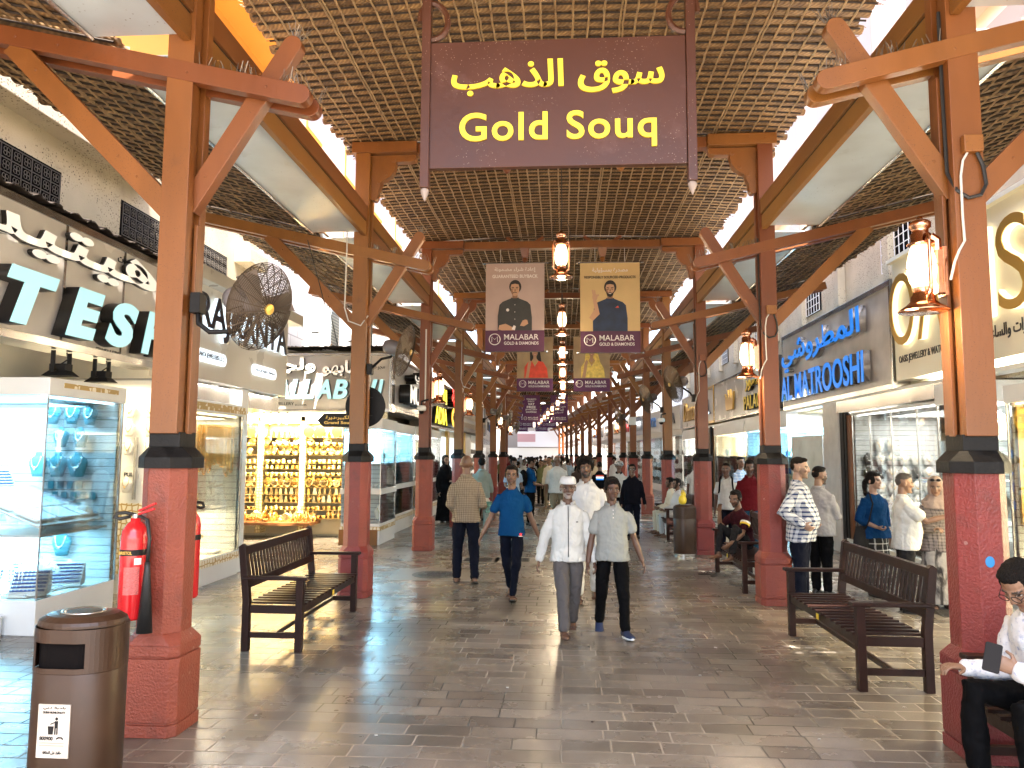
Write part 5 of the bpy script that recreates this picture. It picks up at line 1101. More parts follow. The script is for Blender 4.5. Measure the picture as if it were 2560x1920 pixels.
def woman_print(t, o, W, kind):
    c = W / 2; z0 = .38; D = M_coral if kind == 0 else M_lemon
    def P(nm, m, pts, k): b = MB(); blob(b, pts, o, k); b.build(nm, m, t)
    P('hair' if kind == 0 else 'veil', M_hairp if kind == 0 else M_lemon, [(c - .24, z0 + .2), (c - .2, z0 + .7), (c - .14, z0 + .95), (c, z0 + 1.02), (c + .14, z0 + .95), (c + .22, z0 + .68), (c + .34, z0 + .2)] if kind else [(c - .15, z0 + .5), (c - .16, z0 + .85), (c - .08, z0 + .98), (c + .08, z0 + .98), (c + .16, z0 + .85), (c + .24, z0 + .25), (c + .10, z0 + .3)], 1)
    P('dress', D, [(c - .34, z0), (c - .33, z0 + .34), (c - .22, z0 + .5), (c - .08, z0 + .54), (c, z0 + .34), (c + .10, z0 + .54), (c + .26, z0 + .5), (c + .38, z0 + .30), (c + .42, z0)], 2)
    P('neck', M_skinp, [(c - .10, z0 + .54), (c, z0 + .36), (c + .11, z0 + .54), (c + .05, z0 + .62), (c + .05, z0 + .7), (c - .05, z0 + .7), (c - .05, z0 + .62)], 3)
    P('face', M_skinp, ell(c, z0 + .80, .09, .125), 3); P('lips', M_coral, ell(c, z0 + .735, .032, .012, 12), 4); P('smile', M_bwhite, ell(c, z0 + .737, .026, .006, 10), 5)
    for s in (-1, 1): P('eyebrow', M_hairp, [(c + s * .02, z0 + .862), (c + s * .065, z0 + .865), (c + s * .067, z0 + .853), (c + s * .02, z0 + .852)], 5); P('eye', M_hairp, ell(c + s * .04, z0 + .832, .016, .008, 10), 5)
    P('necklace', M_pgold, [(c - .09, z0 + .56), (c - .05, z0 + .47), (c, z0 + .42), (c + .05, z0 + .47), (c + .09, z0 + .56), (c + .075, z0 + .56), (c, z0 + .46), (c - .075, z0 + .56)], 4)
    P('raised_hand', M_skinp, [(c - .30, z0 + .0), (c - .20, z0), (c - .14, z0 + .36), (c - .11, z0 + .52), (c - .17, z0 + .56), (c - .22, z0 + .46), (c - .26, z0 + .2)], 5)
def banner(label, x0, x1, z0, z1, Y, rz, cloth, band, who=None, lines=(), group='hanging advertising banners'):
    W, H = x1 - x0, z1 - z0
    t = thing('banner', label, 'banner', ((x0 + x1) / 2 - W / 2, Y, z0), rz, group)
    n = 12; b = MB(); vs = []
    for j in range(n + 1):
        for k, y in ((0, 0.0), (1, .006)):
            for i in range(7): vs.append((W * i / 6, y + .012 * math.sin(3 * i + 1.3 * math.sin(j)) * (1 - j / n), H * j / n))
    for j in range(n):
        for i in range(6): a = j * 14 + i; b.f.append((a, a + 1, a + 15, a + 14)); b.f.append((a + 7, a + 21, a + 22, a + 8))
    b.v = vs; b.build('cloth', cloth, t, smooth=True)
    bh = .41 * H / 1.74
    b = MB(); b.box(0.001, W - .001, -.016, -.012, 0, bh); b.build('band', band, t)
    for z in (0, H): b = MB(); b.tube([(-.05, 0, z), (W + .05, 0, z)], .014, 6); b.ball((-.05, 0, z), .025, 6, 5); b.ball((W + .05, 0, z), .025, 6, 5); b.build('rail', M_steel, t)
    for x in (.25 * W, .75 * W): b = MB(); b.tube([(x, 0, H), (x, .0, max(H + .05, 5.80 - z0))], .005, 4); b.build('hanging_cord', M_cable, t)
    s = W / 1.13; cx, cz, r = .18 * s, bh * .58, .105 * s
    b = MB(); q = [(cx + r * math.cos(R(a)), -.019, cz + r * math.sin(R(a))) for a in range(0, 361, 15)]; b.tube(q, .008 * s, 4, False); b.build('logo_ring', M_bwhite, t)
    b = MB(); zz = [(-.055, -.05), (-.055, .05), (0, -.005), (.055, .05), (.055, -.05)]; b.tube([(cx + x * s, -.019, cz + z * s) for x, z in zz], .006 * s, 4); b.build('logo_letter', M_bwhite, t)
    text('MALABAR', M_bwhite, t, (.36 * s, -.017, bh * .56), (1, 0, 0), UP, (.66 * s, .105 * s), .003, .004); text('GOLD & DIAMONDS', M_bwhite, t, (.36 * s, -.017, bh * .32), (1, 0, 0), UP, (.66 * s, .06 * s), .003, .012)
    for (s_, z, w_, h_, m, bo) in lines: text(s_, m, t, (W / 2 - w_ / 2, -.017, z), (1, 0, 0), UP, (w_, h_), .003, bo)
    if who is not None: (man_print if who < 2 else woman_print)(t, (0, -.014, bh - .36), W, who % 2)
    return t
Yb = COLY[2]
banner('mauve banner with a moustached man in a dark jacket reading GUARANTEED BUYBACK', -1.51, -.37, 3.78, 5.52, Yb, 0, M_mauve, M_violet, 0, [(arab('إعادة شراء مضمونة'), 1.55, .80, .10, M_bwhite, .01), ('GUARANTEED BUYBACK', 1.44, .88, .065, M_bwhite, .02)])
banner('ochre banner with a smiling bearded man in navy reading RESPONSIBLY SOURCED PRODUCTS', .32, 1.46, 3.75, 5.51, Yb, 0, M_ochre, M_violet, 1, [(arab('مصدرة بمسؤولية'), 1.55, .68, .10, M_bwhite, .01), ('RESPONSIBLY SOURCED PRODUCTS', 1.44, .98, .05, M_blackp, .02)])
banner('banner of a woman in a coral red dress behind the mauve banner', -1.48, -.34, 3.80, 5.55, COLY[4], 0, M_sepia, M_violet2, 2)
banner('banner of a woman in a yellow sari behind the ochre banner', .31, 1.45, 3.80, 5.55, COLY[4], 0, M_sepia, M_violet2, 3)
for i, x0 in ((9, -1.62), (11, -1.75), (13, -1.9)):
    Y = COLY[i]; s_ = shift(Y)
    lnA = [('TOURISTS', 1.38, .62, .10, M_bwhite, .02), ('ENJOY', 1.24, .42, .10, M_bwhite, .02), ('VAT', 1.05, .42, .15, M_bwhite, .03), ('FREE', .86, .56, .15, M_bwhite, .03), ('JEWELLERY', .72, .74, .10, M_bwhite, .02), ('SHOPPING!', .58, .66, .10, M_bwhite, .02)]
    lnB = [(arab('تسوق'), 1.3, .4, .18, M_bwhite, .02), (arab('المجوهرات'), 1.1, .7, .16, M_bwhite, .02), (arab('بدون الضريبة'), .9, .8, .16, M_bwhite, .02), (arab('المضافة'), .7, .55, .16, M_bwhite, .02), (arab('للسياح'), .52, .5, .14, M_bwhite, .02)]
    banner(f'far purple banner reading TOURISTS ENJOY VAT FREE, {ORD[(i - 9) // 2]} of its row', x0 + s_, x0 + 1.08 + s_, 3.85, 5.55, Y, bend(Y), M_violet2, M_violet2, None, lnA)
    banner(f'far purple banner with white Arabic lines, {ORD[(i - 9) // 2]} of its row', x0 + 1.75 + s_, x0 + 2.83 + s_, 3.85, 5.55, Y, bend(Y), M_violet2, M_violet2, None, lnB)

# ================================================================== FANS
M_fanwire = mat('tarnished_fan_guard', (.11, .08, .055), .4, metal=.6); M_fangrey = mat('grey_fan_motor', (.17, .15, .15), .4); M_blade = mat('grey_brown_fan_blade', (.20, .16, .13), .4, metal=.3)
def fan_proto(name, label, loc, axis, rings, spokes, wire, r=.335):
    """axis is the way the fan blows; the head hangs on its own arm from the column"""
    t = thing(name, label, 'fan', loc, 0, 'big fans on the columns')
    A = Vector(axis).normalized(); Q = A.to_track_quat('Z', 'Y').to_matrix()
    def tr(b): b.v = [tuple(Q @ Vector(p)) for p in b.v]; return b
    b = MB()
    prof = lambda u: .075 * math.cos(u * math.pi / 2) ** .7
    for s in (1, -1):
        for k in range(rings):
            u = (k + 1) / rings; rr = .05 + (r - .05) * u; z = s * prof(u) + .0
            b.tube([(rr * math.cos(2 * math.pi * i / 32), rr * math.sin(2 * math.pi * i / 32), z) for i in range(33)], wire, 3, False)
        for k in range(spokes):
            a = 2 * math.pi * k / spokes; b.tube([((.04 + (r - .04) * u) * math.cos(a), (.04 + (r - .04) * u) * math.sin(a), s * prof(u)) for u in (0, .3, .6, .85, 1)], wire * 1.6, 3, False)
    tr(b).build('guard_mesh', M_fanwire, t)
    for k in range(3):
        a = 2 * math.pi * k / 3 + .4; b = MB(); u, v = Vector((math.cos(a), math.sin(a), 0)), Vector((-math.sin(a), math.cos(a), 0))
        p = [u * .05 - v * .03 + Vector((0, 0, .02)), u * .28 - v * .08 + Vector((0, 0, .04)), u * .29 + v * .04 + Vector((0, 0, -.03)), u * .05 + v * .04 + Vector((0, 0, -.02))]
        b.add([q for q in p] + [q + Vector((0, 0, .004)) for q in p], [(0, 1, 2, 3), (7, 6, 5, 4), (0, 4, 5, 1), (1, 5, 6, 2), (2, 6, 7, 3), (3, 7, 4, 0)]); tr(b).build('blade', M_blade, t)
    b = MB(); b.lathe([(.001, .088), (.036, .086), (.038, .07), (.03, .06), (.001, .06)], 16); tr(b).build('hub_badge', M_letter_gold, t)
    b = MB(); b.lathe([(.001, -.03), (.05, -.03), (.095, -.09), (.10, -.22), (.07, -.28), (.001, -.29)], 18); tr(b).build('motor', M_fangrey, t, smooth=True)
    return t
def fan_arm(t, pts, m=None):
    b = MB(); b.tube([Vector(p) - t.location for p in pts], .018, 8); b.build('arm', M_black, t, smooth=True)
    p = Vector(pts[0]) - t.location; b = MB(); b.box(p.x - .035, p.x + .035, p.y - .05, p.y + .05, p.z - .07, p.z + .07); b.build('clamp', M_black, t, bevel=.004)
    return t
f1 = fan_proto('wall_fan', 'big round cage fan with a yellow hub on the nearest column, by the TESH sign', (-2.03, 4.85, 2.78), (.90, -.30, -.30), 22, 20, .0027, .300)
fan_arm(f1, [(-2.50, 4.92, 2.82), (-2.48, 4.9, 2.68), (-2.40, 4.9, 2.62), (-2.25, 4.95, 2.63), (-2.19, 4.95, 2.72), (-2.2, 4.96, 2.84)])
GFN = 'big fans on the columns'
f2 = fan_proto('wall_fan', 'cage fan edge-on, on the column with the round black disc', (-2.03, 9.45, 3.12), (.93, -.05, -.25), 26, 24, .0022, .34)
fan_arm(f2, [(-2.52, 9.6, 2.90), (-2.46, 9.58, 2.95), (-2.36, 9.55, 3.03), (-2.22, 9.5, 3.05), (-2.2, 9.5, 3.1)])
for i, z, lb in ((4, 2.9, 'cage fan on the fifth column from the front, side of the big fan'), (5, 2.95, 'cage fan on the sixth column from the front, side of the big fan'), (7, 2.95, 'cage fan on the eighth column from the front, side of the big fan')):
    dup(f2, (-2.03 + shift(COLY[i]), COLY[i] - .15, z + .2), 0, lb, GFN)
f3 = fan_proto('wall_fan', 'cage fan on the column just past the brown bin beside the barefoot man', (2.05, COLY[2] - .1, 3.14), (-.90, -.28, -.25), 26, 24, .0024, .36)
fan_arm(f3, [(2.44, COLY[2], 2.88), (2.38, COLY[2], 2.98), (2.26, COLY[2] - .02, 3.06), (2.2, COLY[2] - .05, 3.1)])
dup(f3, (2.05, COLY[3] - .1, 3.20), 0, 'cage fan on the fourth column from the front, along the blue lettered sign', GFN)
dup(f3, (2.05, COLY[5] - .1, 3.20), 0, 'cage fan on the sixth column from the front, along the blue lettered sign', GFN)
# black disc and direction sign on the second left column
p = on_y(914, 1017, 9.88)
t = thing('round_disc', 'round black disc on the back of the second column beside the direction sign', 'sign back', (p.x, 9.88, p.z)); Mx = Matrix.Rotation(R(90), 3, 'X')
b = MB(); b.lathe([(.001, 0), (.268, 0), (.273, .012), (.268, .024), (.001, .024)], 40, M=Mx); b.build('disc', M_black, t)
for z in (-.12, .12): b = MB(); b.bar((-.25, -.03, z), (.1, -.03, z), .006, .010); b.build('strap', M_cableblack, t)
t = thing('direction_sign', 'black arrow sign reading Grand Souq Deira in gold on the second column', 'sign', (0, 0, 0)); q0, q1 = on_y(793, 1066, 9.84), on_y(905, 1036, 9.84)
b = MB(); h = q1.z - q0.z; w_ = q1.x - q0.x; b.prism([(0, h / 2), (.09, -.01), (w_, -.01), (w_, h + .01), (.09, h + .01)], (q0.x, 9.82, q0.z), (1, 0, 0), UP, (0, .02, 0)); b.build('board', M_black, t)
text('Grand Souq Deira', M_letter_gold, t, (q0.x + .1, 9.82, q0.z + .02), (1, 0, 0), UP, (w_ - .02, .05), .003, .012); text(arab('سوق الكبير-ديرة'), M_letter_gold, t, (q0.x + .12, 9.82, q0.z + h * .52), (1, 0, 0), UP, (w_ - .08, .06), .003, .01)

# ================================================================== CAMERAS, BOXES AND CABLES ON THE COLUMNS
def dome_cam(loc, label, s):
    t = thing('dome_camera', label, 'camera', loc, 0, 'white dome cameras on the columns')
    b = MB(); b.lathe([(.001, .1), (.07, .1), (.09, .06), (.085, .01), (.06, .0), (.001, .0)], 18); b.build('housing', M_white, t, smooth=True); b = MB(); b.ball((0, 0, 0), (.055, .055, .06), 14, 8); b.build('dome', M_black, t, smooth=True); b = MB(); b.tube([(0, 0, .1), (0, 0, .18), (s * .12, .05, .22)], .018, 8); b.build('arm', M_black, t)
    return t
dome_cam((-2.69, COLY[2] - .24, 2.62), 'white dome camera on the left column with the grey conduit', 1)
dome_cam((2.40, COLY[3] - .24, 2.62), 'white dome camera on the fourth column along the blue lettered sign', 1)
b = MB(); b.box(2.02, 2.24, COLY[4] - .12, COLY[4] + .12, 2.75, 2.99); b.tube([(2.2, COLY[4], 2.98), (2.35, COLY[4], 3.03), (2.5, COLY[4], 2.9)], .015, 6); tag(b.build('loudspeaker_box', M_white, bevel=.02), 'white box on a bracket on the fifth column along the blue lettered sign', 'box')
def junction(i, label):
    t = thing('junction_box', label, 'electrical box', (RX, COLY[i] - .135, 3.78), 0, 'timber coloured junction boxes with cables')
    b = MB(); b.box(-.045, .075, -.05, 0, -.05, .06); b.build('box', M_wood, t, bevel=.006)
    b = MB(); b.tube([(-.015, -.02, -.05), (-.045, -.02, -.10), (-.06, -.015, -.2), (-.06, -.012, -.46), (-.055, -.012, -.62), (-.09, -.012, -.68), (-.115, .0, -.75), (-.13, .03, -.86)], .008, 6); b.build('white_cable', M_cable, t)
    b = MB(); b.tube([(.045, -.02, -.05), (.075, -.025, -.14), (.085, -.03, -.26), (.05, -.03, -.33), (-.02, -.02, -.345), (-.08, .0, -.29), (-.105, .06, -.15), (-.105, .07, .4), (-.105, .07, .95)], .012, 6); b.build('black_cable', M_cableblack, t)
    return t
j0 = junction(0, 'timber coloured junction box with looped cables on the front right column')
for i in (1, 2): dup(j0, (RX, COLY[i] - .135, 3.62), 0, f'timber coloured junction box with cables on the {ORD[i]} column along the blue lettered sign', 'timber coloured junction boxes with cables')
for i, x, lb in ((1, -2.85, 'pale cable looping down the second left column'), (2, -2.52, 'grey conduit running down the third left column to the camera'), (3, -2.60, 'pale cable running down the fourth left column')):
    b = MB(); y = COLY[i] - .15
    if i == 2: b.tube([(x - .12, y, 4.2), (x - .12, y, 2.85), (x - .12, y - .06, 2.78)], .016, 6)
    else: b.tube([(x, y + .02, 5.2), (x + .01, y, 4.5), (x, y, 3.7), (x + .06, y - .02, 3.52), (x + .22, y - .01, 3.46), (x + .30, y + .05, 3.6)], .009, 6)
    tag(b.build('cable', M_cable), lb, 'cable')
b = MB(); b.tube([(-3.3, 9.3, 4.55), (-3.15, 9.35, 4.0), (-3.05, 9.3, 3.7), (-3.0, 9.32, 3.68), (-2.98, 9.3, 3.62), (-2.9, 9.4, 3.2)], .006, 5); tag(b.build('loose_wire', M_cableblack), 'loose black wire drooping past the air conditioners', 'cable')

# ================================================================== BENCHES
def build_bench(L_=1.86):
    """front along +x; x = 0 back, 0.56 front, y = 0..L"""
    t = bpy.data.objects.new('bench', None); COL.objects.link(t)
    for y in (0.0, L_ - .065):
        b = MB(); b.box(.50, .565, y, y + .065, 0, .64); b.build('leg', M_bench, t, bevel=.004)
        b = MB(); b.prism([(0, 0), (.065, 0), (.065, .45), (.01, .94), (-.02, .965), (-.055, .94), (0, .45)], (0, y, 0), (1, 0, 0), UP, (0, .065, 0)); b.build('leg', M_bench, t, bevel=.004)
        b = MB(); b.box(-.01, .60, y - .012, y + .077, .64, .672); b.build('armrest', M_bench, t, bevel=.008)
        b = MB(); b.box(.066, .499, y + .012, y + .053, .34, .41); b.box(.066, .499, y + .014, y + .051, .12, .17); b.build('side_rail', M_bench, t, bevel=.003)
    b = MB(); b.box(.515, .55, .066, L_ - .066, .335, .405); b.build('front_rail', M_bench, t, bevel=.003); b = MB(); b.box(.27, .305, .066, L_ - .066, .125, .165); b.build('stretcher', M_bench, t, bevel=.003)
    b = MB(); n = 15
    for k in range(n): y = .075 + (L_ - .19) * k / (n - 1); b.box(.02, .585, y, y + .05, .412, .432)
    b.build('slatted_seat', M_bench, t, bevel=.003)
    b = MB(); b.prism([(.012, .56), (.05, .56), (.042, .63), (.004, .63)], (0, .066, 0), (1, 0, 0), UP, (0, L_ - .132, 0)); b.prism([(-.038, .86), (.01, .86), (.004, .94), (-.046, .94)], (0, .066, 0), (1, 0, 0), UP, (0, L_ - .132, 0)); b.build('back_rail', M_bench, t, bevel=.004)
    b = MB(); n = 22
    for k in range(n): y = .10 + (L_ - .24) * k / (n - 1); b.bar((.024, y + .02, .628), (-.018, y + .02, .862), .038, .014, (1, 0, 0))
    b.build('slatted_back', M_bench, t, bevel=.002)
    b = MB(); b.box(.5655, .569, .9, .96, .35, .40); b.build('tag_plate', M_yellow, t)
    return t
GB = 'dark slatted benches between the columns'
b0 = build_bench(); b0.location = (-2.95, 6.88, 0); tag(b0, 'empty dark slatted bench on the left between the extinguisher column and the disc column', 'bench', GB)
dup(b0, (2.83, 8.0, 0), math.pi, 'empty dark slatted bench beside the man in the blue plaid shirt', GB)
dup(b0, (2.91, 12.12, 0), math.pi, 'dark slatted bench with the barefoot man sitting on it', GB)
dup(b0, (2.89, 4.66, 0), math.pi, 'dark slatted bench at the right edge under the man with the phone', GB)
dup(b0, (2.75, 18.3, 0), math.pi, 'far dark slatted bench with two men in pale clothes', GB)
dup(b0, (-2.95, 20.2, 0), 0, 'far dark slatted bench with a man in white bent over', GB)

# ================================================================== BINS
def stadium(w_, d, n=26):
    r = d / 2; return [((w_ / 2 - r) + r * math.cos(R(a)), r * math.sin(R(a))) for a in np.linspace(-90, 90, n)] + [(-(w_ / 2 - r) + r * math.cos(R(a)), r * math.sin(R(a))) for a in np.linspace(90, 270, n)]
def build_bin():
    t = bpy.data.objects.new('litter_bin', None); COL.objects.link(t); W_, D_ = .46, .34
    P = stadium(W_, D_)
    # body with a hand hole in its front
    bm = bmesh.new()
    b = MB(); b.prism(P, (0, 0, .06), (1, 0, 0), (0, 1, 0), (0, 0, .66)); b.build('body', M_bin, t, smooth=True, bevel=.006)
    b = MB(); Q = stadium(W_ - .015, D_ - .015); b.prism(Q, (0, 0, 0), (1, 0, 0), (0, 1, 0), (0, 0, .06)); b.build('foot', M_steel, t)
    wall = MB(); n = len(P)
    for i in range(n):      # ring of the hood, open where the hole is
        x0, y0 = P[i]; x1, y1 = P[(i + 1) % n]; a = (x0 + x1) / 2; hole = (y0 + y1) / 2 < -D_ / 2 + .06 and -.16 < a < .12
        for z0, z1 in ((.72, .745), (.745, .865), (.865, .93)):
            if hole and z0 == .745: continue
            wall.add([(x0, y0, z0), (x1, y1, z0), (x1, y1, z1), (x0, y0, z1)], [(0, 1, 2, 3)])
    o = wall.build('hood', M_bin, t); md = o.modifiers.new('thick', 'SOLIDIFY'); md.thickness = .003; md.offset = 0
    b = MB(); b.prism(stadium(W_ - .05, D_ - .05), (0, .0, .721), (1, 0, 0), (0, 1, 0), (0, 0, .2)); b.build('slot_shade_block', M_void, t)  # solid black block stands in for the shade inside the slot
    b = MB(); b.lathe([(1, 0), (1.0, .012), (.97, .028), (.80, .05), (.62, .058), (.001, .06)], 32, (0, 0, .932), sx=W_ / 2, sy=D_ / 2); b.build('lid', M_bin, t, smooth=False)
    b = MB(); b.lathe([(.115, .985), (.12, .99), (.115, .996), (.09, .99), (.085, .975), (.001, .972)], 26, sy=.8); b.build('ashtray', M_steel, t, smooth=True)
    b = MB(); b.box(-.095, .075, -D_ / 2 - .006, -D_ / 2 + .002, .33, .58); pl_b = b.build('plaque', mat('worn_plaque_metal', (.55, .5, .44), .4, metal=.3, var=.15, vscale=14, stain=((.2, .17, .14), 16, .62, .7)), t)
    yy = -D_ / 2 - .006
    text(arab('بلدية دبي'), M_black, pl_b, (-.07, yy, .555), (1, 0, 0), UP, (.12, .016), .002, .01); text('DUBAI MUNICIPALITY', M_black, pl_b, (-.07, yy, .537), (1, 0, 0), UP, (.12, .011), .002, .02)
    b = MB(); b.ball((.005, yy, .513), (.008, .002, .008), 8, 6); b.box(-.003, .014, yy - .002, yy, .470, .503); b.box(-.003, .003, yy - .002, yy, .44, .47); b.box(.008, .014, yy - .002, yy, .44, .47); b.bar((-.002, yy - .001, .497), (-.025, yy - .001, .488), .004, .005); b.prism([(-.035, .44), (-.012, .44), (-.008, .478), (-.039, .478)], (0, yy - .002, 0), (1, 0, 0), UP, (0, .002, 0)); b.build('litter_pictogram', M_black, pl_b)
    text('800900', M_black, pl_b, (-.08, yy, .412), (1, 0, 0), UP, (.07, .018), .002, .02); b = MB(); b.tube([(.01, yy, .42), (.02, yy, .426), (.035, yy, .426), (.045, yy, .418)], .004, 5); b.build('phone_pictogram', M_black, pl_b)
    for k in range(2): b = MB(); b.box(-.08, .05, yy - .002, yy, .397 - k * .012, .402 - k * .012); b.build('small_print', M_velvet_tan, pl_b)
    text(arab('حافظ على النظافة'), M_black, pl_b, (-.06, yy, .345), (1, 0, 0), UP, (.10, .018), .002, .02)
    return t
bn = build_bin(); bn.location = (-2.46, 3.80, 0); bn.scale = (.95, 1, 1.0); tag(bn, 'brown oval litter bin with a metal plaque by the fire extinguisher column', 'litter bin', 'brown oval litter bins')
dup(bn, (2.18, 13.95, 0), R(200), 'brown oval litter bin with a yellow bag on top, by the barefoot man', 'brown oval litter bins', (.9, 1, .93))
b = MB(); b.ball((0, 0, .08), (.075, .06, .09), 12, 8); b.ball((.02, 0, .17), (.045, .03, .06), 10, 6); b.tube([(-.03, 0, .18), (-.02, 0, .24), (.02, 0, .25), (.04, 0, .2)], .008, 5)
tag(b.build('carrier_bag', mat('yellow_plastic_bag', (.85, .65, .05), .3), smooth=True, loc=(2.14, 13.9, .925)), 'yellow plastic bag on top of the far bin', 'bag')

# ================================================================== FIRE EXTINGUISHERS
M_extred = mat('glossy_red_cylinder', (.55, .012, .016), .22, coat=.4); M_hose = mat('black_rubber', (.012, .012, .012), .5)
def extinguisher():
    t = bpy.data.objects.new('fire_extinguisher', None); COL.objects.link(t); r = .082
    b = MB(); b.lathe([(.001, 0), (r * .9, 0), (r, .015), (r, .50), (r * .93, .55), (r * .6, .595), (.03, .61), (.03, .63), (.001, .63)], 26); b.build('cylinder', M_extred, t, smooth=True)
    b = MB(); b.lathe([(r + .001, .40), (r + .0015, .40), (r + .0015, .437), (r + .001, .437)], 26); b.build('black_band', M_black, t)
    b = MB()
    for k in range(13): a0, a1 = R(-100 + k * 5), R(-95 + k * 5); q = r + .0016; b.add([(q * math.cos(a0), q * math.sin(a0), .16), (q * math.cos(a1), q * math.sin(a1), .16), (q * math.cos(a1), q * math.sin(a1), .33), (q * math.cos(a0), q * math.sin(a0), .33)], [(0, 1, 2, 3)])
    b.build('instruction_label', mat('red_label_fine_print', (.50, .10, .09), .4, var=.6, vscale=90, stretch=(1, 1, 5)), t)
    b = MB(); b.add([(.045, -.072, .345), (.074, -.045, .345), (.074, -.045, .385), (.045, -.072, .385)], [(0, 1, 2, 3)]); b.v = [(x * 1.03, y * 1.03, z) for x, y, z in b.v]; b.build('white_sticker', M_velvet_white, t)
    text('BRISTOL', M_letter_gold, t, (-.05, -r - .002, .408), (1, 0, 0), UP, (.085, .02), .001, .02)
    b = MB(); b.tube([(.0, 0, .62), (0, 0, .655)], .022, 10); b.build('valve', M_steel, t); b = MB(); b.bar((.02, 0, .655), (.13, -.02, .69), .022, .016); b.bar((.02, 0, .675), (.14, -.02, .725), .022, .014); b.build('trigger', M_extred, t, bevel=.003)
    b = MB(); b.tube([(0, 0, .65), (-.06, -.02, .665), (-.11, -.03, .66), (-.125, -.03, .635), (-.09, -.03, .625), (-.03, -.01, .64)], .011, 8); b.build('carry_handle', M_hose, t, smooth=True)
    b = MB(); b.tube([(.03, 0, .64), (.09, -.02, .62), (.115, -.03, .5), (.115, -.04, .36)], .012, 8); b.lathe([(.016, .36), (.02, .30), (.05, -.075), (.043, -.075), (.012, .30)], 16, (.115, -.04, 0), sy=.8); b.build('hose_and_horn', M_hose, t, smooth=True)
    b = MB(); b.box(-.05, .05, r - .01, r + .05, .44, .50); b.build('wall_hook', M_extred, t)
    return t
ex = extinguisher(); ex.location = (-2.735, 4.70, .755); tag(ex, 'red fire extinguisher with black horn hung on the column beside the brown bin', 'fire extinguisher', 'red fire extinguishers')
dup(ex, (-2.655, 5.235, .79), R(150), 'second red fire extinguisher on the far face of the same column', 'red fire extinguishers')
b = MB(); b.ball((0, 0, 0), (.028, .003, .034), 14, 8); tag(b.build('paint_dot', mat('blue_paint_dot', (.02, .22, .5), .5), loc=(RX - .01, COLY[0] - .157, 1.17)), 'round blue paint dot on the red column at the right', 'paint mark')

# ================================================================== SMALL THINGS ON THE GROUND
M_iron = mat('cast_iron_cover', (.055, .05, .045), .42, metal=.5, bump=.8, bscale=60, var=.4, vscale=30); M_pad = mat('pale_concrete_pad', (.19, .165, .14), .4, var=.15, vscale=3)
p = on_floor(1090, 1437); t = thing('manhole_cover', 'round cast iron manhole cover in a pale concrete pad', 'manhole cover', (p.x, p.y, 0))
b = MB(); b.box(-.62, .58, -.55, .55, -.01, .004); b.build('concrete_pad', M_pad, t); b = MB(); b.lathe([(.001, .008), (.28, .008), (.30, .006), (.32, .006), (.33, .008), (.36, .008), (.36, .0), (.001, .0)], 40); b.build('cover', M_iron, t)
b = MB()
for k in range(16): a = 2 * math.pi * k / 16; b.box(-.0, .0, 0, 0, 0, 0) if False else b.bar((.2 * math.cos(a), .2 * math.sin(a), .010), (.27 * math.cos(a), .27 * math.sin(a), .010), .05, .006)
for k in range(5): b.bar((-.14, -.12 + k * .06, .010), (.14, -.12 + k * .06, .010), .022, .006)
b.build('raised_tread', M_iron, t)
for (px, py, lb) in ((1195, 1400, 'square iron drain grate in a pale strip behind the men walking'), (1290, 1400, 'second square iron drain grate in the pale strip'), (1085, 1345, 'iron drain grate beyond the checked shirt man'), (2390, 1535, 'ribbed tactile drain cover near the couple at the window')):
    p = on_floor(px, py); t = thing('drain_grate', lb, 'drain grate', (p.x, p.y, 0)); b = MB(); b.box(-.36, .36, -.33, .33, -.01, .0045); b.build('concrete_pad', M_pad, t); b = MB(); b.box(-.24, .24, -.22, .22, 0, .0085); b.build('plate', M_iron, t); q = MB()
    for k in range(9): q.box(-.22, .22, -.2 + k * .05 - .012, -.2 + k * .05 + .012, .0086, .0125)
    q.build('grate_slats', M_iron, t)
M_rub = mat('dark_brown_rubber', (.035, .02, .014), .6)
for k, (px, py, rz) in enumerate(((1765, 1437, .2), (1785, 1440, 1.1))):
    p = on_floor(px, py); t = thing('flip_flop', ('dark flip-flop lying flat on the paving in front of the barefoot man', 'dark flip-flop turned sideways against the other one')[k], 'flip-flop', (p.x, p.y, 0), R(90) + rz)
    P_ = [(.042 * math.sin(a) * (1 + .12 * math.cos(a)), -.125 * math.cos(a)) for a in [2 * math.pi * i / 24 for i in range(24)]]; b = MB(); b.prism(P_, (0, 0, .002), (1, 0, 0), (0, 1, 0), (0, 0, .022)); b.build('sole', M_rub, t, bevel=.004); b = MB(); b.tube([(.04, .02, .024), (.03, -.03, .055), (0, -.07, .03), (-.03, -.03, .055), (-.04, .02, .024)], .008, 6); b.build('strap', M_hose, t)
rg = random.Random(8)
M_scrap = mat('paper_scrap', (.42, .39, .35), .7)
for k, (px, py) in enumerate(((480, 1742), (640, 1790), (705, 1580), (1480, 1806), (1750, 1690), (1790, 1620), (1985, 1605), (2260, 1770), (560, 1845), (760, 1605), (1270, 1720), (2050, 1850), (1830, 1500), (940, 1840))):
    p = on_floor(px, py); b = MB(); a = rg.uniform(0, 6); q = [(.012 * math.cos(a + i * 1.5) * rg.uniform(.6, 1.6), .008 * math.sin(a + i * 1.5) * rg.uniform(.6, 1.6)) for i in range(4)]
    b.prism(q, (p.x, p.y, .003), (1, 0, 0), (0, 1, 0), (0, 0, .006)); tag(b.build('paper_scrap', M_scrap if k % 3 else M_rub), 'tiny scrap of litter on the paving', 'litter', 'tiny scraps of litter on the paving')
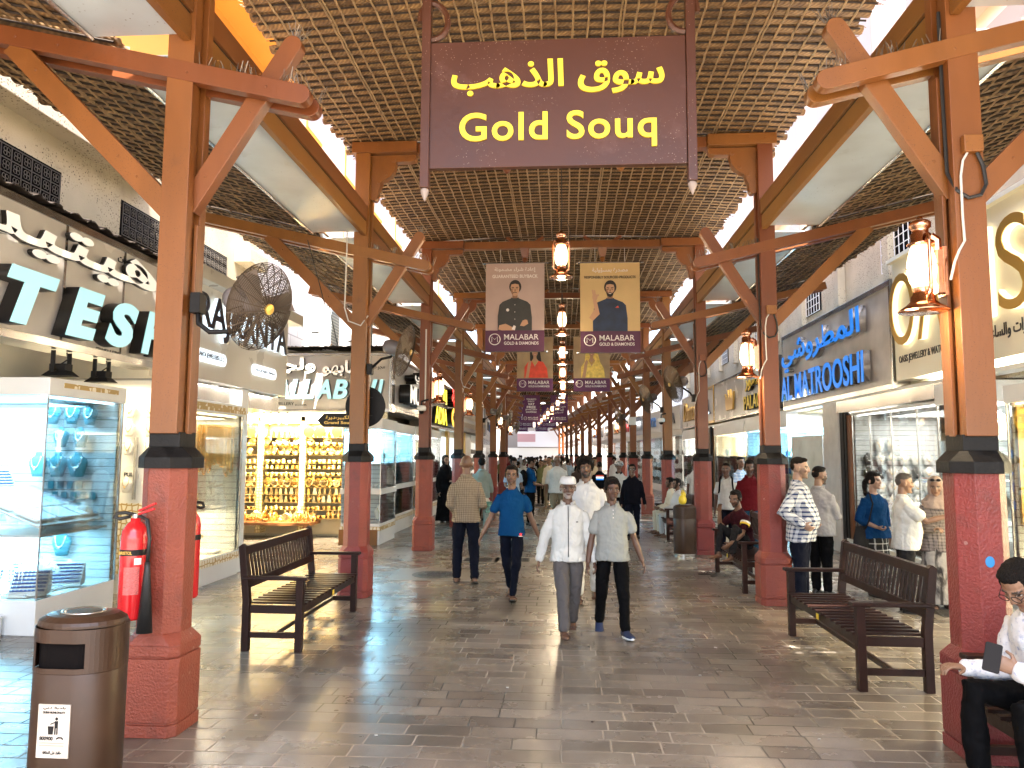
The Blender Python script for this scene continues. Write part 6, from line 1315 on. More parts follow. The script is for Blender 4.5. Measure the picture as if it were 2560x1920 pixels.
# ================================================================== PEOPLE
def skin_material():
    m, nt, b = node_mat('skin'); N, L = nt.nodes, nt.links
    a = N.new('ShaderNodeVertexColor'); a.layer_name = 'Col'; L.new(a.outputs[0], b.inputs['Base Color']); b.inputs['Roughness'].default_value = 0.48
    b.inputs['Subsurface Weight'].default_value = 0.0
    n = N.new('ShaderNodeTexNoise'); n.inputs['Scale'].default_value = 120; tc = N.new('ShaderNodeTexCoord'); L.new(tc.outputs['Object'], n.inputs['Vector'])
    bp = N.new('ShaderNodeBump'); bp.inputs['Strength'].default_value = .12; bp.inputs['Distance'].default_value = .004; L.new(n.outputs[0], bp.inputs['Height']); L.new(bp.outputs[0], b.inputs['Normal'])
    return m
M_skin = skin_material()
def cloth(name, col, rough=.8, wr=.5, check=None, scale=6.5):
    """cloth with fold bump; check = (colour2, cells per metre, line share)"""
    m, nt, b = node_mat(name); N, L = nt.nodes, nt.links; b.inputs['Roughness'].default_value = rough; b.inputs['Specular IOR Level'].default_value = .06; b.inputs['Sheen Weight'].default_value = .0
    tc = N.new('ShaderNodeTexCoord'); n0 = N.new('ShaderNodeTexNoise'); n0.inputs['Scale'].default_value = 5; n0.inputs['Detail'].default_value = 3; L.new(tc.outputs['Object'], n0.inputs['Vector'])
    mx = N.new('ShaderNodeMix'); mx.data_type = 'RGBA'; mx.inputs[6].default_value = (*[c * .88 for c in col], 1); mx.inputs[7].default_value = (*[min(1, c * 1.1) for c in col], 1); L.new(n0.outputs[0], mx.inputs[0]); last = mx.outputs[2]
    if check:
        sp_ = N.new('ShaderNodeSeparateXYZ'); L.new(tc.outputs['Object'], sp_.inputs[0])
        ad = N.new('ShaderNodeMath'); ad.operation = 'MULTIPLY_ADD'; ad.inputs[1].default_value = .55; L.new(sp_.outputs[1], ad.inputs[0]); L.new(sp_.outputs[0], ad.inputs[2])
        fs = []
        for o in (ad.outputs[0], sp_.outputs[2]):
            ml = N.new('ShaderNodeMath'); ml.operation = 'MULTIPLY'; ml.inputs[1].default_value = check[1]; L.new(o, ml.inputs[0])
            fr = N.new('ShaderNodeMath'); fr.operation = 'FRACT'; L.new(ml.outputs[0], fr.inputs[0]); lt = N.new('ShaderNodeMath'); lt.operation = 'LESS_THAN'; lt.inputs[1].default_value = check[2]; L.new(fr.outputs[0], lt.inputs[0]); fs.append(lt.outputs[0])
        s_ = N.new('ShaderNodeMath'); L.new(fs[0], s_.inputs[0]); L.new(fs[1], s_.inputs[1]); h_ = N.new('ShaderNodeMath'); h_.operation = 'MULTIPLY'; h_.inputs[1].default_value = .5; L.new(s_.outputs[0], h_.inputs[0])
        m2 = N.new('ShaderNodeMix'); m2.data_type = 'RGBA'; L.new(h_.outputs[0], m2.inputs[0]); L.new(last, m2.inputs[6]); m2.inputs[7].default_value = (*check[0], 1); last = m2.outputs[2]
    L.new(last, b.inputs['Base Color'])
    mp = N.new('ShaderNodeMapping'); mp.inputs['Scale'].default_value = (1, 1, .55); L.new(tc.outputs['Object'], mp.inputs[0])
    n = N.new('ShaderNodeTexNoise'); n.inputs['Scale'].default_value = scale; n.inputs['Detail'].default_value = 2; n.inputs['Distortion'].default_value = 1.2; L.new(mp.outputs[0], n.inputs['Vector'])
    bp = N.new('ShaderNodeBump'); bp.inputs['Strength'].default_value = min(1, wr * 1.0); bp.inputs['Distance'].default_value = .05; L.new(n.outputs[0], bp.inputs['Height']); L.new(bp.outputs[0], b.inputs['Normal'])
    return m
_TEXC = {}
def clouds(size):
    if size not in _TEXC:
        t = bpy.data.textures.new(f'folds_{len(_TEXC)}', 'CLOUDS' if size > 0 else 'MARBLE'); t.noise_scale = abs(size); t.noise_depth = 2
        _TEXC[size] = t
        if size < 0: t.turbulence = 9; t.marble_type = 'SHARP'
    return _TEXC[size]
def bake(mb, vox, smooth_it=3, disp=()):
    """one continuous surface from overlapping closed pieces"""
    me = mb.mesh('piece'); o = bpy.data.objects.new('piece', me); COL.objects.link(o)
    r = o.modifiers.new('r', 'REMESH'); r.mode = 'VOXEL'; r.voxel_size = vox
    if smooth_it: s = o.modifiers.new('s', 'SMOOTH'); s.factor = .5; s.iterations = smooth_it
    for size, st in disp:
        d = o.modifiers.new('d', 'DISPLACE'); d.texture = clouds(size); d.strength = st; d.mid_level = .5; d.texture_coords = 'LOCAL'
    dg = bpy.context.evaluated_depsgraph_get(); out = bpy.data.meshes.new_from_object(o.evaluated_get(dg))
    bpy.data.objects.remove(o); bpy.data.meshes.remove(me); return out
def nrm(v): v = Vector(v); return v.normalized()
def ringloft(mb, rings, n=18):
    """rings: (centre, side vector*half width, front vector*half depth)"""
    vs = []
    for c, a, f in rings:
        for k in range(n):
            t = 2 * math.pi * k / n; vs.append(Vector(c) + Vector(a) * math.cos(t) + Vector(f) * math.sin(t))
    fs = [(i * n + k, i * n + (k + 1) % n, (i + 1) * n + (k + 1) % n, (i + 1) * n + k) for i in range(len(rings) - 1) for k in range(n)]
    fs += [tuple(range(n - 1, -1, -1)), tuple(range((len(rings) - 1) * n, len(rings) * n))]
    mb.add(vs, fs)
def limb(mb, pts, rad, n=12):
    """tapered limb with round ends"""
    pts = [Vector(p) for p in pts]; d0 = (pts[0] - pts[1]).normalized(); d1 = (pts[-1] - pts[-2]).normalized()
    P = [pts[0] + d0 * rad[0] * .75, pts[0] + d0 * rad[0] * .45] + pts + [pts[-1] + d1 * rad[-1] * .45, pts[-1] + d1 * rad[-1] * .75]
    Rr = [rad[0] * .45, rad[0] * .85] + list(rad) + [rad[-1] * .85, rad[-1] * .45]
    mb.tube(P, Rr, n)
SIDE = {'R': -1, 'L': 1}; FIG = {}
def figure(label, loc, rz, h, skin=(.30, .16, .09), vox=.011, lean=0, side_lean=0, head=(0, 0), arms=None, legs=None, seat=None, belly=0.0, build=1.0,
           top=None, bottom=None, shoes=None, hair=None, beard=None, brow=(.02, .015, .012), extras=None, group=None, hands=True, curl=.35, female=False, detail=True, handpose=None, footpose=None, cat='person', lateral=0.0, scalp=None):
    """stand a person at loc turned by rz (0 looks at -y). Lengths are for a 1.70 m person and scaled by h."""
    sc = h / 1.70
    t = thing('person', label, cat, (loc[0], loc[1], 0), rz, group); t.scale = (sc,) * 3
    arms = arms or {}; legs = legs or {}; fp = footpose or {}; hp = handpose or {}
    # ---- skeleton
    hipz = .90; J = {}
    for s in 'RL':
        x = SIDE[s]; th, sh = legs.get(s, ((0, 0, -1), (0, 0, -1))); hip = Vector((x * .088, 0, 0)); th = nrm(th); sh = nrm(sh)
        kn = hip + th * .425; an = kn + sh * .40; J['hip' + s], J['knee' + s], J['ank' + s] = hip, kn, an
    if seat is None:
        low = min(J['ankR'].z, J['ankL'].z); base = .085 - low
    else: base = seat / sc
    for k in J: J[k] = J[k] + Vector((0, 0, base))
    pel = Vector((0, 0, base + .03)); U = Matrix.Rotation(R(lean), 3, 'X') @ Matrix.Rotation(R(side_lean), 3, 'Y')
    def up(x, y, z): return pel + U @ Vector((x, y, z - .93))      # upper body point given in standing coordinates
    sw = .160 * build * (.92 if female else 1)
    for s in 'RL':
        x = SIDE[s]; sh_ = up(x * sw, .005, 1.318); ua, fa = arms.get(s, ((x * .10, 0, -1), (x * .04, -.10, -1))); ua, fa = nrm(ua), nrm(fa)
        el = sh_ + ua * .285; wr_ = el + fa * .245; J['sho' + s], J['elb' + s], J['wri' + s], J['fa' + s] = sh_, el, wr_, fa
    nb = up(0, .012, 1.45); HM = (Matrix.Rotation(R(head[0]), 3, 'Z') @ Matrix.Rotation(R(lean * .5 + head[1]), 3, 'X')) * 1.07
    hc = nb + U @ Vector((0, -.012, .058)) + HM @ Vector((0, -.012, .085))
    def hd(x, y, z): return hc + HM @ Vector((x, y, z))
    sx, fy = U @ Vector((1, 0, 0)), U @ Vector((0, 1, 0))
    FIG[t] = J
    # ---- body
    B = MB()
    prof = [(.88, .115, .08), (.93, .125, .085), (1.03, .115, .082), (1.13, .125, .095), (1.24, .135, .10), (1.30, .128, .09), (1.35, .105, .07), (1.42, .056, .055)]
    ringloft(B, [(up(0, 0, z), sx * a * build, fy * (b_ + belly * .6 * math.exp(-((z - 1.05) / .12) ** 2))) for z, a, b_ in prof])
    limb(B, [up(0, .015, 1.40), hc + HM @ Vector((0, .02, -.06))], [.057, .050])
    B.ball(hd(0, .012, .028), (.074, .092, .086), 18, 14, HM)
    ringloft(B, [(hd(0, -.012, .03), HM @ Vector((.070, 0, 0)), HM @ Vector((0, .072, 0))), (hd(0, -.020, -.02), HM @ Vector((.066, 0, 0)), HM @ Vector((0, .066, 0))), (hd(0, -.026, -.06), HM @ Vector((.056, 0, 0)), HM @ Vector((0, .057, 0))), (hd(0, -.034, -.088), HM @ Vector((.042, 0, 0)), HM @ Vector((0, .045, 0))), (hd(0, -.042, -.110), HM @ Vector((.022, 0, 0)), HM @ Vector((0, .026, 0)))], 16)
    if detail:
        ringloft(B, [(hd(0, -.082, .020), HM @ Vector((.009, 0, 0)), HM @ Vector((0, .012, 0))), (hd(0, -.090, -.005), HM @ Vector((.010, 0, 0)), HM @ Vector((0, .014, 0))), (hd(0, -.096, -.028), HM @ Vector((.016, 0, 0)), HM @ Vector((0, .015, 0))), (hd(0, -.088, -.040), HM @ Vector((.014, 0, 0)), HM @ Vector((0, .010, 0)))], 10)
        B.ball(hd(0, -.074, .022), (.052, .014, .010), 12, 6, HM)
        for x in (-1, 1): B.ball(hd(x * .040, -.062, -.026), (.022, .02, .02), 10, 6, HM)
        B.ball(hd(0, -.074, -.098), (.022, .016, .016), 10, 6, HM)
    for x in (-1, 1): B.ball(hd(x * .076, .012, -.008), (.011, .022, .034), 10, 8, HM @ Matrix.Rotation(R(x * 18), 3, 'Z'))
    for s in 'RL':
        limb(B, [J['sho' + s], J['sho' + s].lerp(J['elb' + s], .5), J['elb' + s], J['elb' + s].lerp(J['wri' + s], .35), J['wri' + s]], [.036 * build, .039 * build, .036, .038, .026])
        limb(B, [J['hip' + s], J['hip' + s].lerp(J['knee' + s], .5), J['knee' + s], J['knee' + s].lerp(J['ank' + s], .3), J['ank' + s]], [.064 * build, .052 * build, .038, .040, .030])
        # hand
        d = J['fa' + s]; x = SIDE[s]; w0 = Vector(hp.get(s, {}).get('w', (0, -1, 0))); w0 = w0 - d * w0.dot(d)
        if w0.length < .2: w0 = Vector((-x, 0, 0)) - d * (-x * d.x)
        w0.normalize(); nn = d.cross(w0).normalized()
        if nn.x * -x < 0 and 'n' not in hp.get(s, {}): nn = -nn
        if 'n' in hp.get(s, {}): nn = Vector(hp[s]['n']); nn = (nn - d * nn.dot(d)).normalized(); w0 = nn.cross(d); w0 = w0 if w0.dot(Vector(hp[s].get('w', (0, -1, 0)))) >= 0 else -w0
        wr_ = J['wri' + s]; cu = hp.get(s, {}).get('curl', curl)
        ringloft(B, [(wr_ + d * -.01, w0 * .026, nn * .020), (wr_ + d * .03, w0 * .036, nn * .018), (wr_ + d * .075, w0 * .041, nn * .015), (wr_ + d * .092, w0 * .036, nn * .012)], 12)
        if hands and vox < .016:
            for k, (off, ln) in enumerate(((.030, .070), (.010, .078), (-.010, .073), (-.029, .058))):
                p = wr_ + d * .085 + w0 * off; pts = [p]; dd = d.copy(); a_ = 0
                for j, fr in enumerate((.42, .32, .26)):
                    a_ += cu * (.75 if j == 0 else 1.1) + k * .04; dd = (d * math.cos(a_) + nn * math.sin(a_)); p = p + dd * ln * fr; pts.append(p)
                B.tube(pts, [.0088, .0085, .0078, .0062], 8)
            p = wr_ + d * .025 + w0 * .030; q = p + (d * .6 + w0 * .75 + nn * .25).normalized() * .036; r_ = q + (d * .9 + w0 * .25 + nn * (.35 + cu * .4)).normalized() * .034
            B.tube([p, q, r_], [.0125, .0105, .0078], 8)
        elif hands: B.ball(wr_ + d * .125 + nn * .012, (.03, .03, .045), 8, 6, d.to_track_quat('Z', 'Y').to_matrix())
        # foot
        an = J['ank' + s]; fyaw, fpit = fp.get(s, (x * 8, 0)); FM = Matrix.Rotation(R(fyaw), 3, 'Z') @ Matrix.Rotation(R(fpit), 3, 'X')
        J['FM' + s] = FM
        F = lambda X, Y, Z: an + FM @ Vector((X, Y, Z))
        ringloft(B, [(F(0, .055, -.048), FM @ Vector((.024, 0, 0)), FM @ Vector((0, 0, .026))), (F(0, .02, -.035), FM @ Vector((.034, 0, 0)), FM @ Vector((0, 0, .036))), (F(0, -.05, -.048), FM @ Vector((.036, 0, 0)), FM @ Vector((0, 0, .026))), (F(x * .004, -.12, -.06), FM @ Vector((.044, 0, 0)), FM @ Vector((0, 0, .016))), (F(x * -.002, -.165, -.064), FM @ Vector((.036, 0, 0)), FM @ Vector((0, 0, .011))), (F(x * -.006, -.185, -.066), FM @ Vector((.02, 0, 0)), FM @ Vector((0, 0, .007)))], 12)
    me = bake(B, vox, 2)
    n = len(me.vertices); co = np.empty(n * 3, 'f'); me.vertices.foreach_get('co', co); co = co.reshape(-1, 3).astype('f8')
    Hm = np.array(HM); lc = (co - np.array(hc)) @ Hm / 1.07 ** 2          # head coordinates
    X, Y_, Z = lc[:, 0], lc[:, 1], lc[:, 2]; inh = (np.abs(X) < .1) & (Y_ > -.14) & (Y_ < .13) & (Z > -.14) & (Z < .14); fr = inh & (Y_ < -.03)
    g = lambda cx, cz, rx, rz: np.exp(-(((np.abs(X) - cx) / rx) ** 2 + ((Z - cz) / rz) ** 2) / 2) * fr
    if detail:
        dy = .0065 * g(.032, .002, .013, .009) - .004 * g(0, -.062, .018, .006) + .0035 * g(0, -.0625, .02, .0025) + .003 * g(.03, -.048, .006, .014)
        lc2 = lc.copy(); lc2[:, 1] += dy; co = lc2 @ Hm.T + np.array(hc); me.vertices.foreach_set('co', co.astype('f').ravel())
    col = np.tile(np.array(skin), (n, 1)); rs = np.random.RandomState(len(label))
    col *= (1 + .06 * np.sin(co[:, 2:3] * 23) * np.cos(co[:, 0:1] * 31))
    def paint(mask, c, k=1.0):
        m = np.clip(mask * k, 0, 1)[:, None]; col[:] = col * (1 - m) + np.array(c) * m
    soft = lambda v, a, b: np.clip((v - a) / (b - a), 0, 1)
    if detail:
        paint(g(.045, -.03, .02, .018), (skin[0] * 1.08, skin[1] * .92, skin[2] * .9), .5)
        el = lambda cx, cz, rx, rz: ((((np.abs(X) - cx) / rx) ** 2 + ((Z - cz) / rz) ** 2) < 1) * fr * 1.0
        paint(el(0, -.062, .024, .0095), (skin[0] * .85, skin[1] * .55, skin[2] * .55), .8); paint(el(0, -.0625, .02, .003), (.05, .02, .015), .8)
        if beard:
            bm = fr * soft(-(Z + .045), 0, .012) * (1 - el(0, -.062, .022, .010)) * soft(np.abs(X) * .4 - Z * 1.0, .055, .07)
            bm = np.maximum(bm, (inh & (np.abs(X) > .052) & (Y_ < .0) & (Z < .0) & (Z > -.10)) * .95)
            bm = np.maximum(bm, el(0, -.048, .030, .0055) * 1.0); paint(bm, beard[0], beard[1])
        paint(g(.032, .004, .014, .010), (skin[0] * .4, skin[1] * .35, skin[2] * .35), .7); paint(el(.032, .003, .0165, .0075), (.012, .008, .006), .95); paint(el(.032, .001, .012, .0042), (.45, .4, .36)); paint(el(.031, .001, .0062, .006), (.01, .007, .006))
        bw = (np.abs(Z - (.021 + .10 * (np.abs(X) - .015) * (np.abs(X) < .04) + .0025)) < .0048) & (np.abs(X) > .012) & (np.abs(X) < .054) & fr; paint(bw * 1.0, brow, .92)
    if scalp: paint(inh * soft(Z + .35 * Y_, .035, .055), scalp[0], scalp[1])
    at = me.color_attributes.new('Col', 'FLOAT_COLOR', 'POINT'); at.data.foreach_set('color', np.concatenate([np.clip(col, 0, 1), np.ones((n, 1))], 1).astype('f').ravel())
    link('body', me, M_skin, t, True)
    cv = max(vox * 1.15, .009)
    # ---- lower clothes
    if bottom:
        G = MB(); fit = bottom.get('fit', 1.0); kind = bottom.get('kind', 'trousers'); cuff = bottom.get('cuff', .055)
        if kind == 'trousers':
            ringloft(G, [(pel + Vector((0, 0, -.08)), Vector((.150 * build * fit, 0, 0)), Vector((0, .108 * fit, 0))), (pel, Vector((.152 * build, 0, 0)), Vector((0, .108, 0))), (pel + U @ Vector((0, 0, .06)), sx * .14 * build, fy * .098), (pel + U @ Vector((0, 0, .10)), sx * .13 * build, fy * .09)])
            for s in 'RL':
                hip, kn, an = J['hip' + s], J['knee' + s], J['ank' + s]; e = kn.lerp(an, bottom.get('length', .97))
                limb(G, [hip * 1 + Vector((-SIDE[s] * .014, 0, -.02)), hip.lerp(kn, .45), kn, kn.lerp(e, .5), e], [.078 * build * fit, .083 * build * fit, .068 * fit, (.064 + cuff) / 2 * fit, cuff * fit], 14)
        else:
            zs = bottom['hem']; W_ = bottom.get('w', .24); c0 = (J['ankR'] + J['ankL']) / 2
            rr = []
            for k in range(9):
                u = k / 8; c = (pel + U @ Vector((0, 0, .10))).lerp(Vector((c0.x, c0.y, zs)), u); rr.append((c, Vector((.15 * build + (W_ - .15) * u ** .8, 0, 0)), Vector((0, .112 + (W_ * .8 - .11) * u ** .8, 0))))
            ringloft(G, rr, 24)
        link('trousers' if kind == 'trousers' else 'skirt', bake(G, cv, 3, ((.10, .020), (-.14, .008), (.035, .005))), bottom['m'], t, True)
    # ---- upper clothes
    if top:
        G = MB(); fit = top.get('fit', 1.0); hem = top.get('hem', .80); pr = [(1.0, .168, .126), (1.1, .162, .122), (1.24, .170, .122), (1.30, .168, .112), (1.350, .152, .096), (1.395, .112, .080), (1.434, .072, .066)]
        if female: pr = [(1.0, .150, .120), (1.1, .142, .115), (1.22, .152, .138), (1.28, .150, .122), (1.338, .134, .09), (1.385, .096, .07), (1.425, .068, .06)]
        flare = top.get('flare', 1.04); q = [(hem, .178 * flare, .136 * flare), ((hem + 1.0) / 2, .172 * (1 + flare) / 2, .130 * (1 + flare) / 2)] + pr
        rr = []
        for z, a, b_ in q:
            bl = belly * math.exp(-((z - 1.02) / .16) ** 2); zz = z
            c = up(0, -bl * .55, zz) if z > .9 else pel + Vector((0, -bl * .55, z - .93)) + (U @ Vector((0, 0, 0)))
            rr.append((c, (sx if z > .9 else Vector((1, 0, 0))) * a * build * fit, (fy if z > .9 else Vector((0, 1, 0))) * (b_ * fit + bl * .5)))
        rr[-1] = (rr[-1][0], rr[-1][1], rr[-1][2] + U @ Vector((0, 0, .026)))
        ringloft(G, rr, 22)
        sl = top.get('sleeve', 'long'); frac = {'short': .62, 'elbow': .95, '34': 1.45, 'long': 1.97}[sl]; loose = top.get('loose', 1.0)
        for s in 'RL':
            a, e, w_ = J['sho' + s], J['elb' + s], J['wri' + s]; inn = a.lerp(up(0, 0, 1.27), .35)
            if frac <= 1: pe = a.lerp(e, frac); limb(G, [inn, a, a.lerp(e, frac * .6), pe], [.048 * build, .050 * build, .055 * build * loose, .057 * build * loose])
            else: pe = e.lerp(w_, frac - 1); limb(G, [inn, a, a.lerp(e, .5), e, e.lerp(pe, .5), pe], [.048 * build, .050 * build, .054 * loose, .051 * loose, .047 * loose, .040 * loose])
        nm = top.get('name', 'shirt')
        if top.get('drape'):        # long robe to the floor
            zs = top['drape']; c0 = (J['ankR'] + J['ankL']) / 2
            ringloft(G, [((pel + Vector((0, 0, .1))).lerp(Vector((c0.x, c0.y, zs)), k / 8), Vector((.165 + .09 * k / 8, 0, 0)), Vector((0, .125 + .075 * k / 8, 0))) for k in range(9)], 24)
        top_o = link(nm, bake(G, cv, 3, ((.11, top.get('fold', .020)), (-.16, .010), (.035, .006))), top['m'], t, True)
        if top.get('collar'):
            c = MB(); nk = 26; mc = top['collar']
            for k in range(nk):
                a0, a1 = 2 * math.pi * k / nk, 2 * math.pi * (k + 1) / nk; q = []
                for a in (a0, a1):
                    fq = max(0, -math.sin(a)); lo, hi = 1.412 - .034 * fq ** 3, 1.462 - .034 * fq ** 2
                    q.append((up(.072 * math.cos(a), .012 + .068 * math.sin(a), hi), up((.082 + .022 * fq ** 4) * math.cos(a), .012 + (.078 + .018 * fq ** 3) * math.sin(a), lo)))
                if -math.sin((a0 + a1) / 2) > .93: continue
                c.add([q[0][0], q[1][0], q[1][1], q[0][1]], [(0, 1, 2, 3)])
            o = c.build('collar', mc, top_o, True); md = o.modifiers.new('thick', 'SOLIDIFY'); md.thickness = .006
        if top.get('placket'):
            m_, z0, z1 = top['placket']; c = MB(); pts = []
            for z in np.linspace(z1, z0, 9):
                zz = [r_[0] for r_ in q_] if False else None
                b_ = np.interp(z, [r[0] for r in sorted([(hem, .136 * flare), ((hem + 1.0) / 2, .130 * (1 + flare) / 2)] + [(a, c_) for a, _, c_ in pr])], [r[1] for r in sorted([(hem, .136 * flare), ((hem + 1.0) / 2, .130 * (1 + flare) / 2)] + [(a, c_) for a, _, c_ in pr])])
                bl = belly * math.exp(-((z - 1.02) / .16) ** 2); pts.append((up(0, -bl * 1.05 - b_ * fit - .004, z)))
            c.tube(pts, .0055, 5); c.build('placket', m_, top_o)
        if top.get('pattern_part'): top['pattern_part'](t, top_o, up)
    # ---- shoes
    if shoes:
        kind, m1, m2 = shoes
        for s in 'RL':
            an, FM, x = J['ank' + s], J['FM' + s], SIDE[s]; F = lambda X, Y, Z: an + FM @ Vector((X, Y, Z))
            if kind == 'sandal':
                so = MB(); P_ = [(.048 * math.sin(a) * (1 + .14 * math.cos(a)), -.065 - .135 * math.cos(a)) for a in [2 * math.pi * i / 22 for i in range(22)]]
                so.prism(P_, an + FM @ Vector((0, 0, -.086)), FM @ Vector((1, 0, 0)), FM @ Vector((0, 1, 0)), FM @ Vector((0, 0, .02)))
                o = so.build('sandal', m1, t, bevel=.003); st = MB()
                for y0, y1 in ((-.12, -.075), (-.075, -.12)): st.tube([F(-.047, y0, -.06), F(-.025, (y0 * .7 + y1 * .3), -.036), F(.025, (y0 * .3 + y1 * .7), -.034), F(.047, y1, -.06)], .011, 6)
                st.tube([F(-.036, .02, -.06), F(-.03, .045, -.03), F(0, .062, -.025), F(.03, .045, -.03), F(.036, .02, -.06)], .007, 6); st.build('strap', m2, o, True)
            else:
                u = MB(); ringloft(u, [(F(0, .075, -.05), FM @ Vector((.020, 0, 0)), FM @ Vector((0, 0, .028))), (F(0, .055, -.035), FM @ Vector((.036, 0, 0)), FM @ Vector((0, 0, .045))), (F(0, 0, -.03), FM @ Vector((.042, 0, 0)), FM @ Vector((0, 0, .050))), (F(0, -.06, -.045), FM @ Vector((.045, 0, 0)), FM @ Vector((0, 0, .035))), (F(0, -.13, -.058), FM @ Vector((.049, 0, 0)), FM @ Vector((0, 0, .022))), (F(0, -.185, -.062), FM @ Vector((.038, 0, 0)), FM @ Vector((0, 0, .016))), (F(0, -.205, -.064), FM @ Vector((.02, 0, 0)), FM @ Vector((0, 0, .010)))], 14)
                o = u.build('shoe', m1, t, True); so = MB(); P_ = [(.047 * math.sin(a) * (1 + .12 * math.cos(a)), -.065 - .145 * math.cos(a)) for a in [2 * math.pi * i / 22 for i in range(22)]]
                so.prism(P_, an + FM @ Vector((0, 0, -.086)), FM @ Vector((1, 0, 0)), FM @ Vector((0, 1, 0)), FM @ Vector((0, 0, .022))); so.build('sole', m2, o, bevel=.004)
    # ---- hair
    if hair:
        kind, m_ = hair; G = MB(); E = lambda c, r, rot=None: G.ball(hd(*c), r, 16, 12, HM if rot is None else HM @ rot)
        if kind == 'short': E((0, .022, .050), (.079, .088, .076)); E((0, .055, .01), (.070, .055, .07)); E((0, -.022, .088), (.058, .055, .034)); [E((x * .066, -.005, .02), (.016, .045, .036)) for x in (-1, 1)]
        elif kind == 'fade': E((0, .018, .058), (.074, .084, .066)); E((0, .05, .02), (.066, .055, .06)); E((0, -.02, .092), (.056, .056, .026))
        elif kind == 'bushy': E((0, .022, .060), (.096, .102, .086)); E((0, .05, .01), (.084, .068, .07)); E((0, -.04, .10), (.074, .058, .042)); [E((x * .074, -.01, .03), (.022, .05, .05)) for x in (-1, 1)]
        elif kind == 'fringe': E((0, .018, .054), (.081, .092, .078)); E((0, .05, .01), (.072, .06, .07)); E((0, -.05, .085), (.062, .040, .030)); [E((x * .068, -.018, .03), (.016, .045, .045)) for x in (-1, 1)]
        elif kind == 'pony': E((0, .022, .048), (.082, .090, .078)); E((0, .05, .01), (.075, .062, .075)); E((0, .11, .0), (.03, .035, .035)); E((0, .135, -.07), (.036, .034, .09)); E((0, .13, -.15), (.028, .026, .07)); [E((x * .062, .0, .01), (.024, .058, .062)) for x in (-1, 1)]; E((0, -.03, .082), (.066, .056, .034))
        elif kind == 'rim': E((0, .055, .0), (.078, .05, .045)); [E((x * .070, .015, .0), (.014, .05, .035)) for x in (-1, 1)]
        link('hair', bake(G, max(.006, vox * .8), 2, ((.02, .010), (.05, .008)) if kind in ('bushy', 'fringe', 'pony', 'short') else ((.02, .004),)), m_, t, True)
    if extras: extras(t, up, hd, J, HM, U, cv)
    return t
def at_feet(fx, fy, hx, hy):
    p = on_floor(fx, fy); return p, on_y(hx, hy, p.y).z
def at_y(px, Y, hy=None):
    p = on_y(px, hy or 1150, Y); return Vector((p.x, Y, 0)), p.z
# ================================================================== THE PEOPLE OF THE PHOTO
C_white = cloth('white_cotton', (.54, .54, .52), .8, .7); C_kameez = cloth('white_kameez_cotton', (.58, .58, .58), .8, .5); C_blue = cloth('blue_jersey', (.005, .050, .145), .85, .35); C_marl = cloth('pale_grey_marl', (.28, .29, .275), .85, .5)
C_chk = cloth('tan_check', (.30, .24, .17), .85, .4, ((.08, .055, .04), 42, .30)); C_plaid = cloth('blue_white_plaid', (.52, .54, .58), .85, .4, ((.02, .035, .10), 20, .38)); C_grey = cloth('light_grey_shirt', (.32, .31, .31), .8, .6); C_teal = cloth('royal_blue_knit', (.005, .036, .115), .85, .4)
C_sage = cloth('sage_green_shirt', (.24, .28, .25), .85, .5); C_olive = cloth('olive_shirt', (.15, .16, .075), .85, .5); C_navy = cloth('dark_navy_cotton', (.006, .0065, .011), .85, .5); C_black = cloth('black_cotton', (.004, .004, .0045), .8, .4); C_char = cloth('charcoal_trousers', (.02, .019, .02), .8, .5); C_dnavy = cloth('navy_trousers', (.006, .0075, .015), .8, .5)
C_gtr = cloth('grey_trousers', (.10, .09, .088), .8, .6); C_maroon = cloth('dark_red_polo_cotton', (.10, .008, .012), .85, .4); C_denim = cloth('blue_denim', (.02, .07, .13), .8, .5); C_abaya = cloth('black_abaya', (.006, .006, .007), .7, .7); C_scarf = cloth('beige_scarf', (.34, .26, .22), .85, .8); C_skirtchk = cloth('black_white_check_skirt', (.02, .02, .02), .85, .4, ((.6, .6, .58), 11, .16))
def streaked(name, c1, c2):
    m, nt, b = node_mat(name); N, L = nt.nodes, nt.links; b.inputs['Roughness'].default_value = .85; tc = N.new('ShaderNodeTexCoord'); mp = N.new('ShaderNodeMapping'); mp.inputs['Scale'].default_value = (9, 9, 1.6); L.new(tc.outputs['Object'], mp.inputs[0])
    n = N.new('ShaderNodeTexNoise'); n.inputs['Scale'].default_value = 1.4; n.inputs['Detail'].default_value = 4; n.inputs['Distortion'].default_value = .8; L.new(mp.outputs[0], n.inputs['Vector']); cr = N.new('ShaderNodeValToRGB'); cr.color_ramp.elements[0].position = .42; cr.color_ramp.elements[0].color = (*c1, 1); cr.color_ramp.elements[1].position = .58; cr.color_ramp.elements[1].color = (*c2, 1); L.new(n.outputs[0], cr.inputs[0]); L.new(cr.outputs[0], b.inputs['Base Color']); return m
C_print = streaked('grey_streaked_skirt_cloth', (.035, .03, .028), (.36, .33, .30))
C_floral = cloth('white_blue_floral', (.70, .70, .72), .85, .5); C_lblue = cloth('pale_blue_cotton', (.34, .44, .55), .85, .5); C_cream = cloth('cream_cotton', (.66, .60, .48), .85, .5); C_khaki = cloth('khaki_trousers', (.22, .18, .12), .85, .5)
H_black = mat('black_hair', (.008, .006, .005), .75, spec=.15, bump=.8, bscale=160, stretch=(1, 1, .4)); H_grey = mat('grey_hair', (.09, .08, .072), .75, spec=.2, bump=.8, bscale=160); H_brown = mat('dark_brown_hair', (.014, .010, .008), .75, spec=.15, bump=.8, bscale=160)
S_dk, S_md, S_lt, S_fair = (.105, .050, .030), (.165, .084, .050), (.23, .128, .08), (.32, .195, .135)
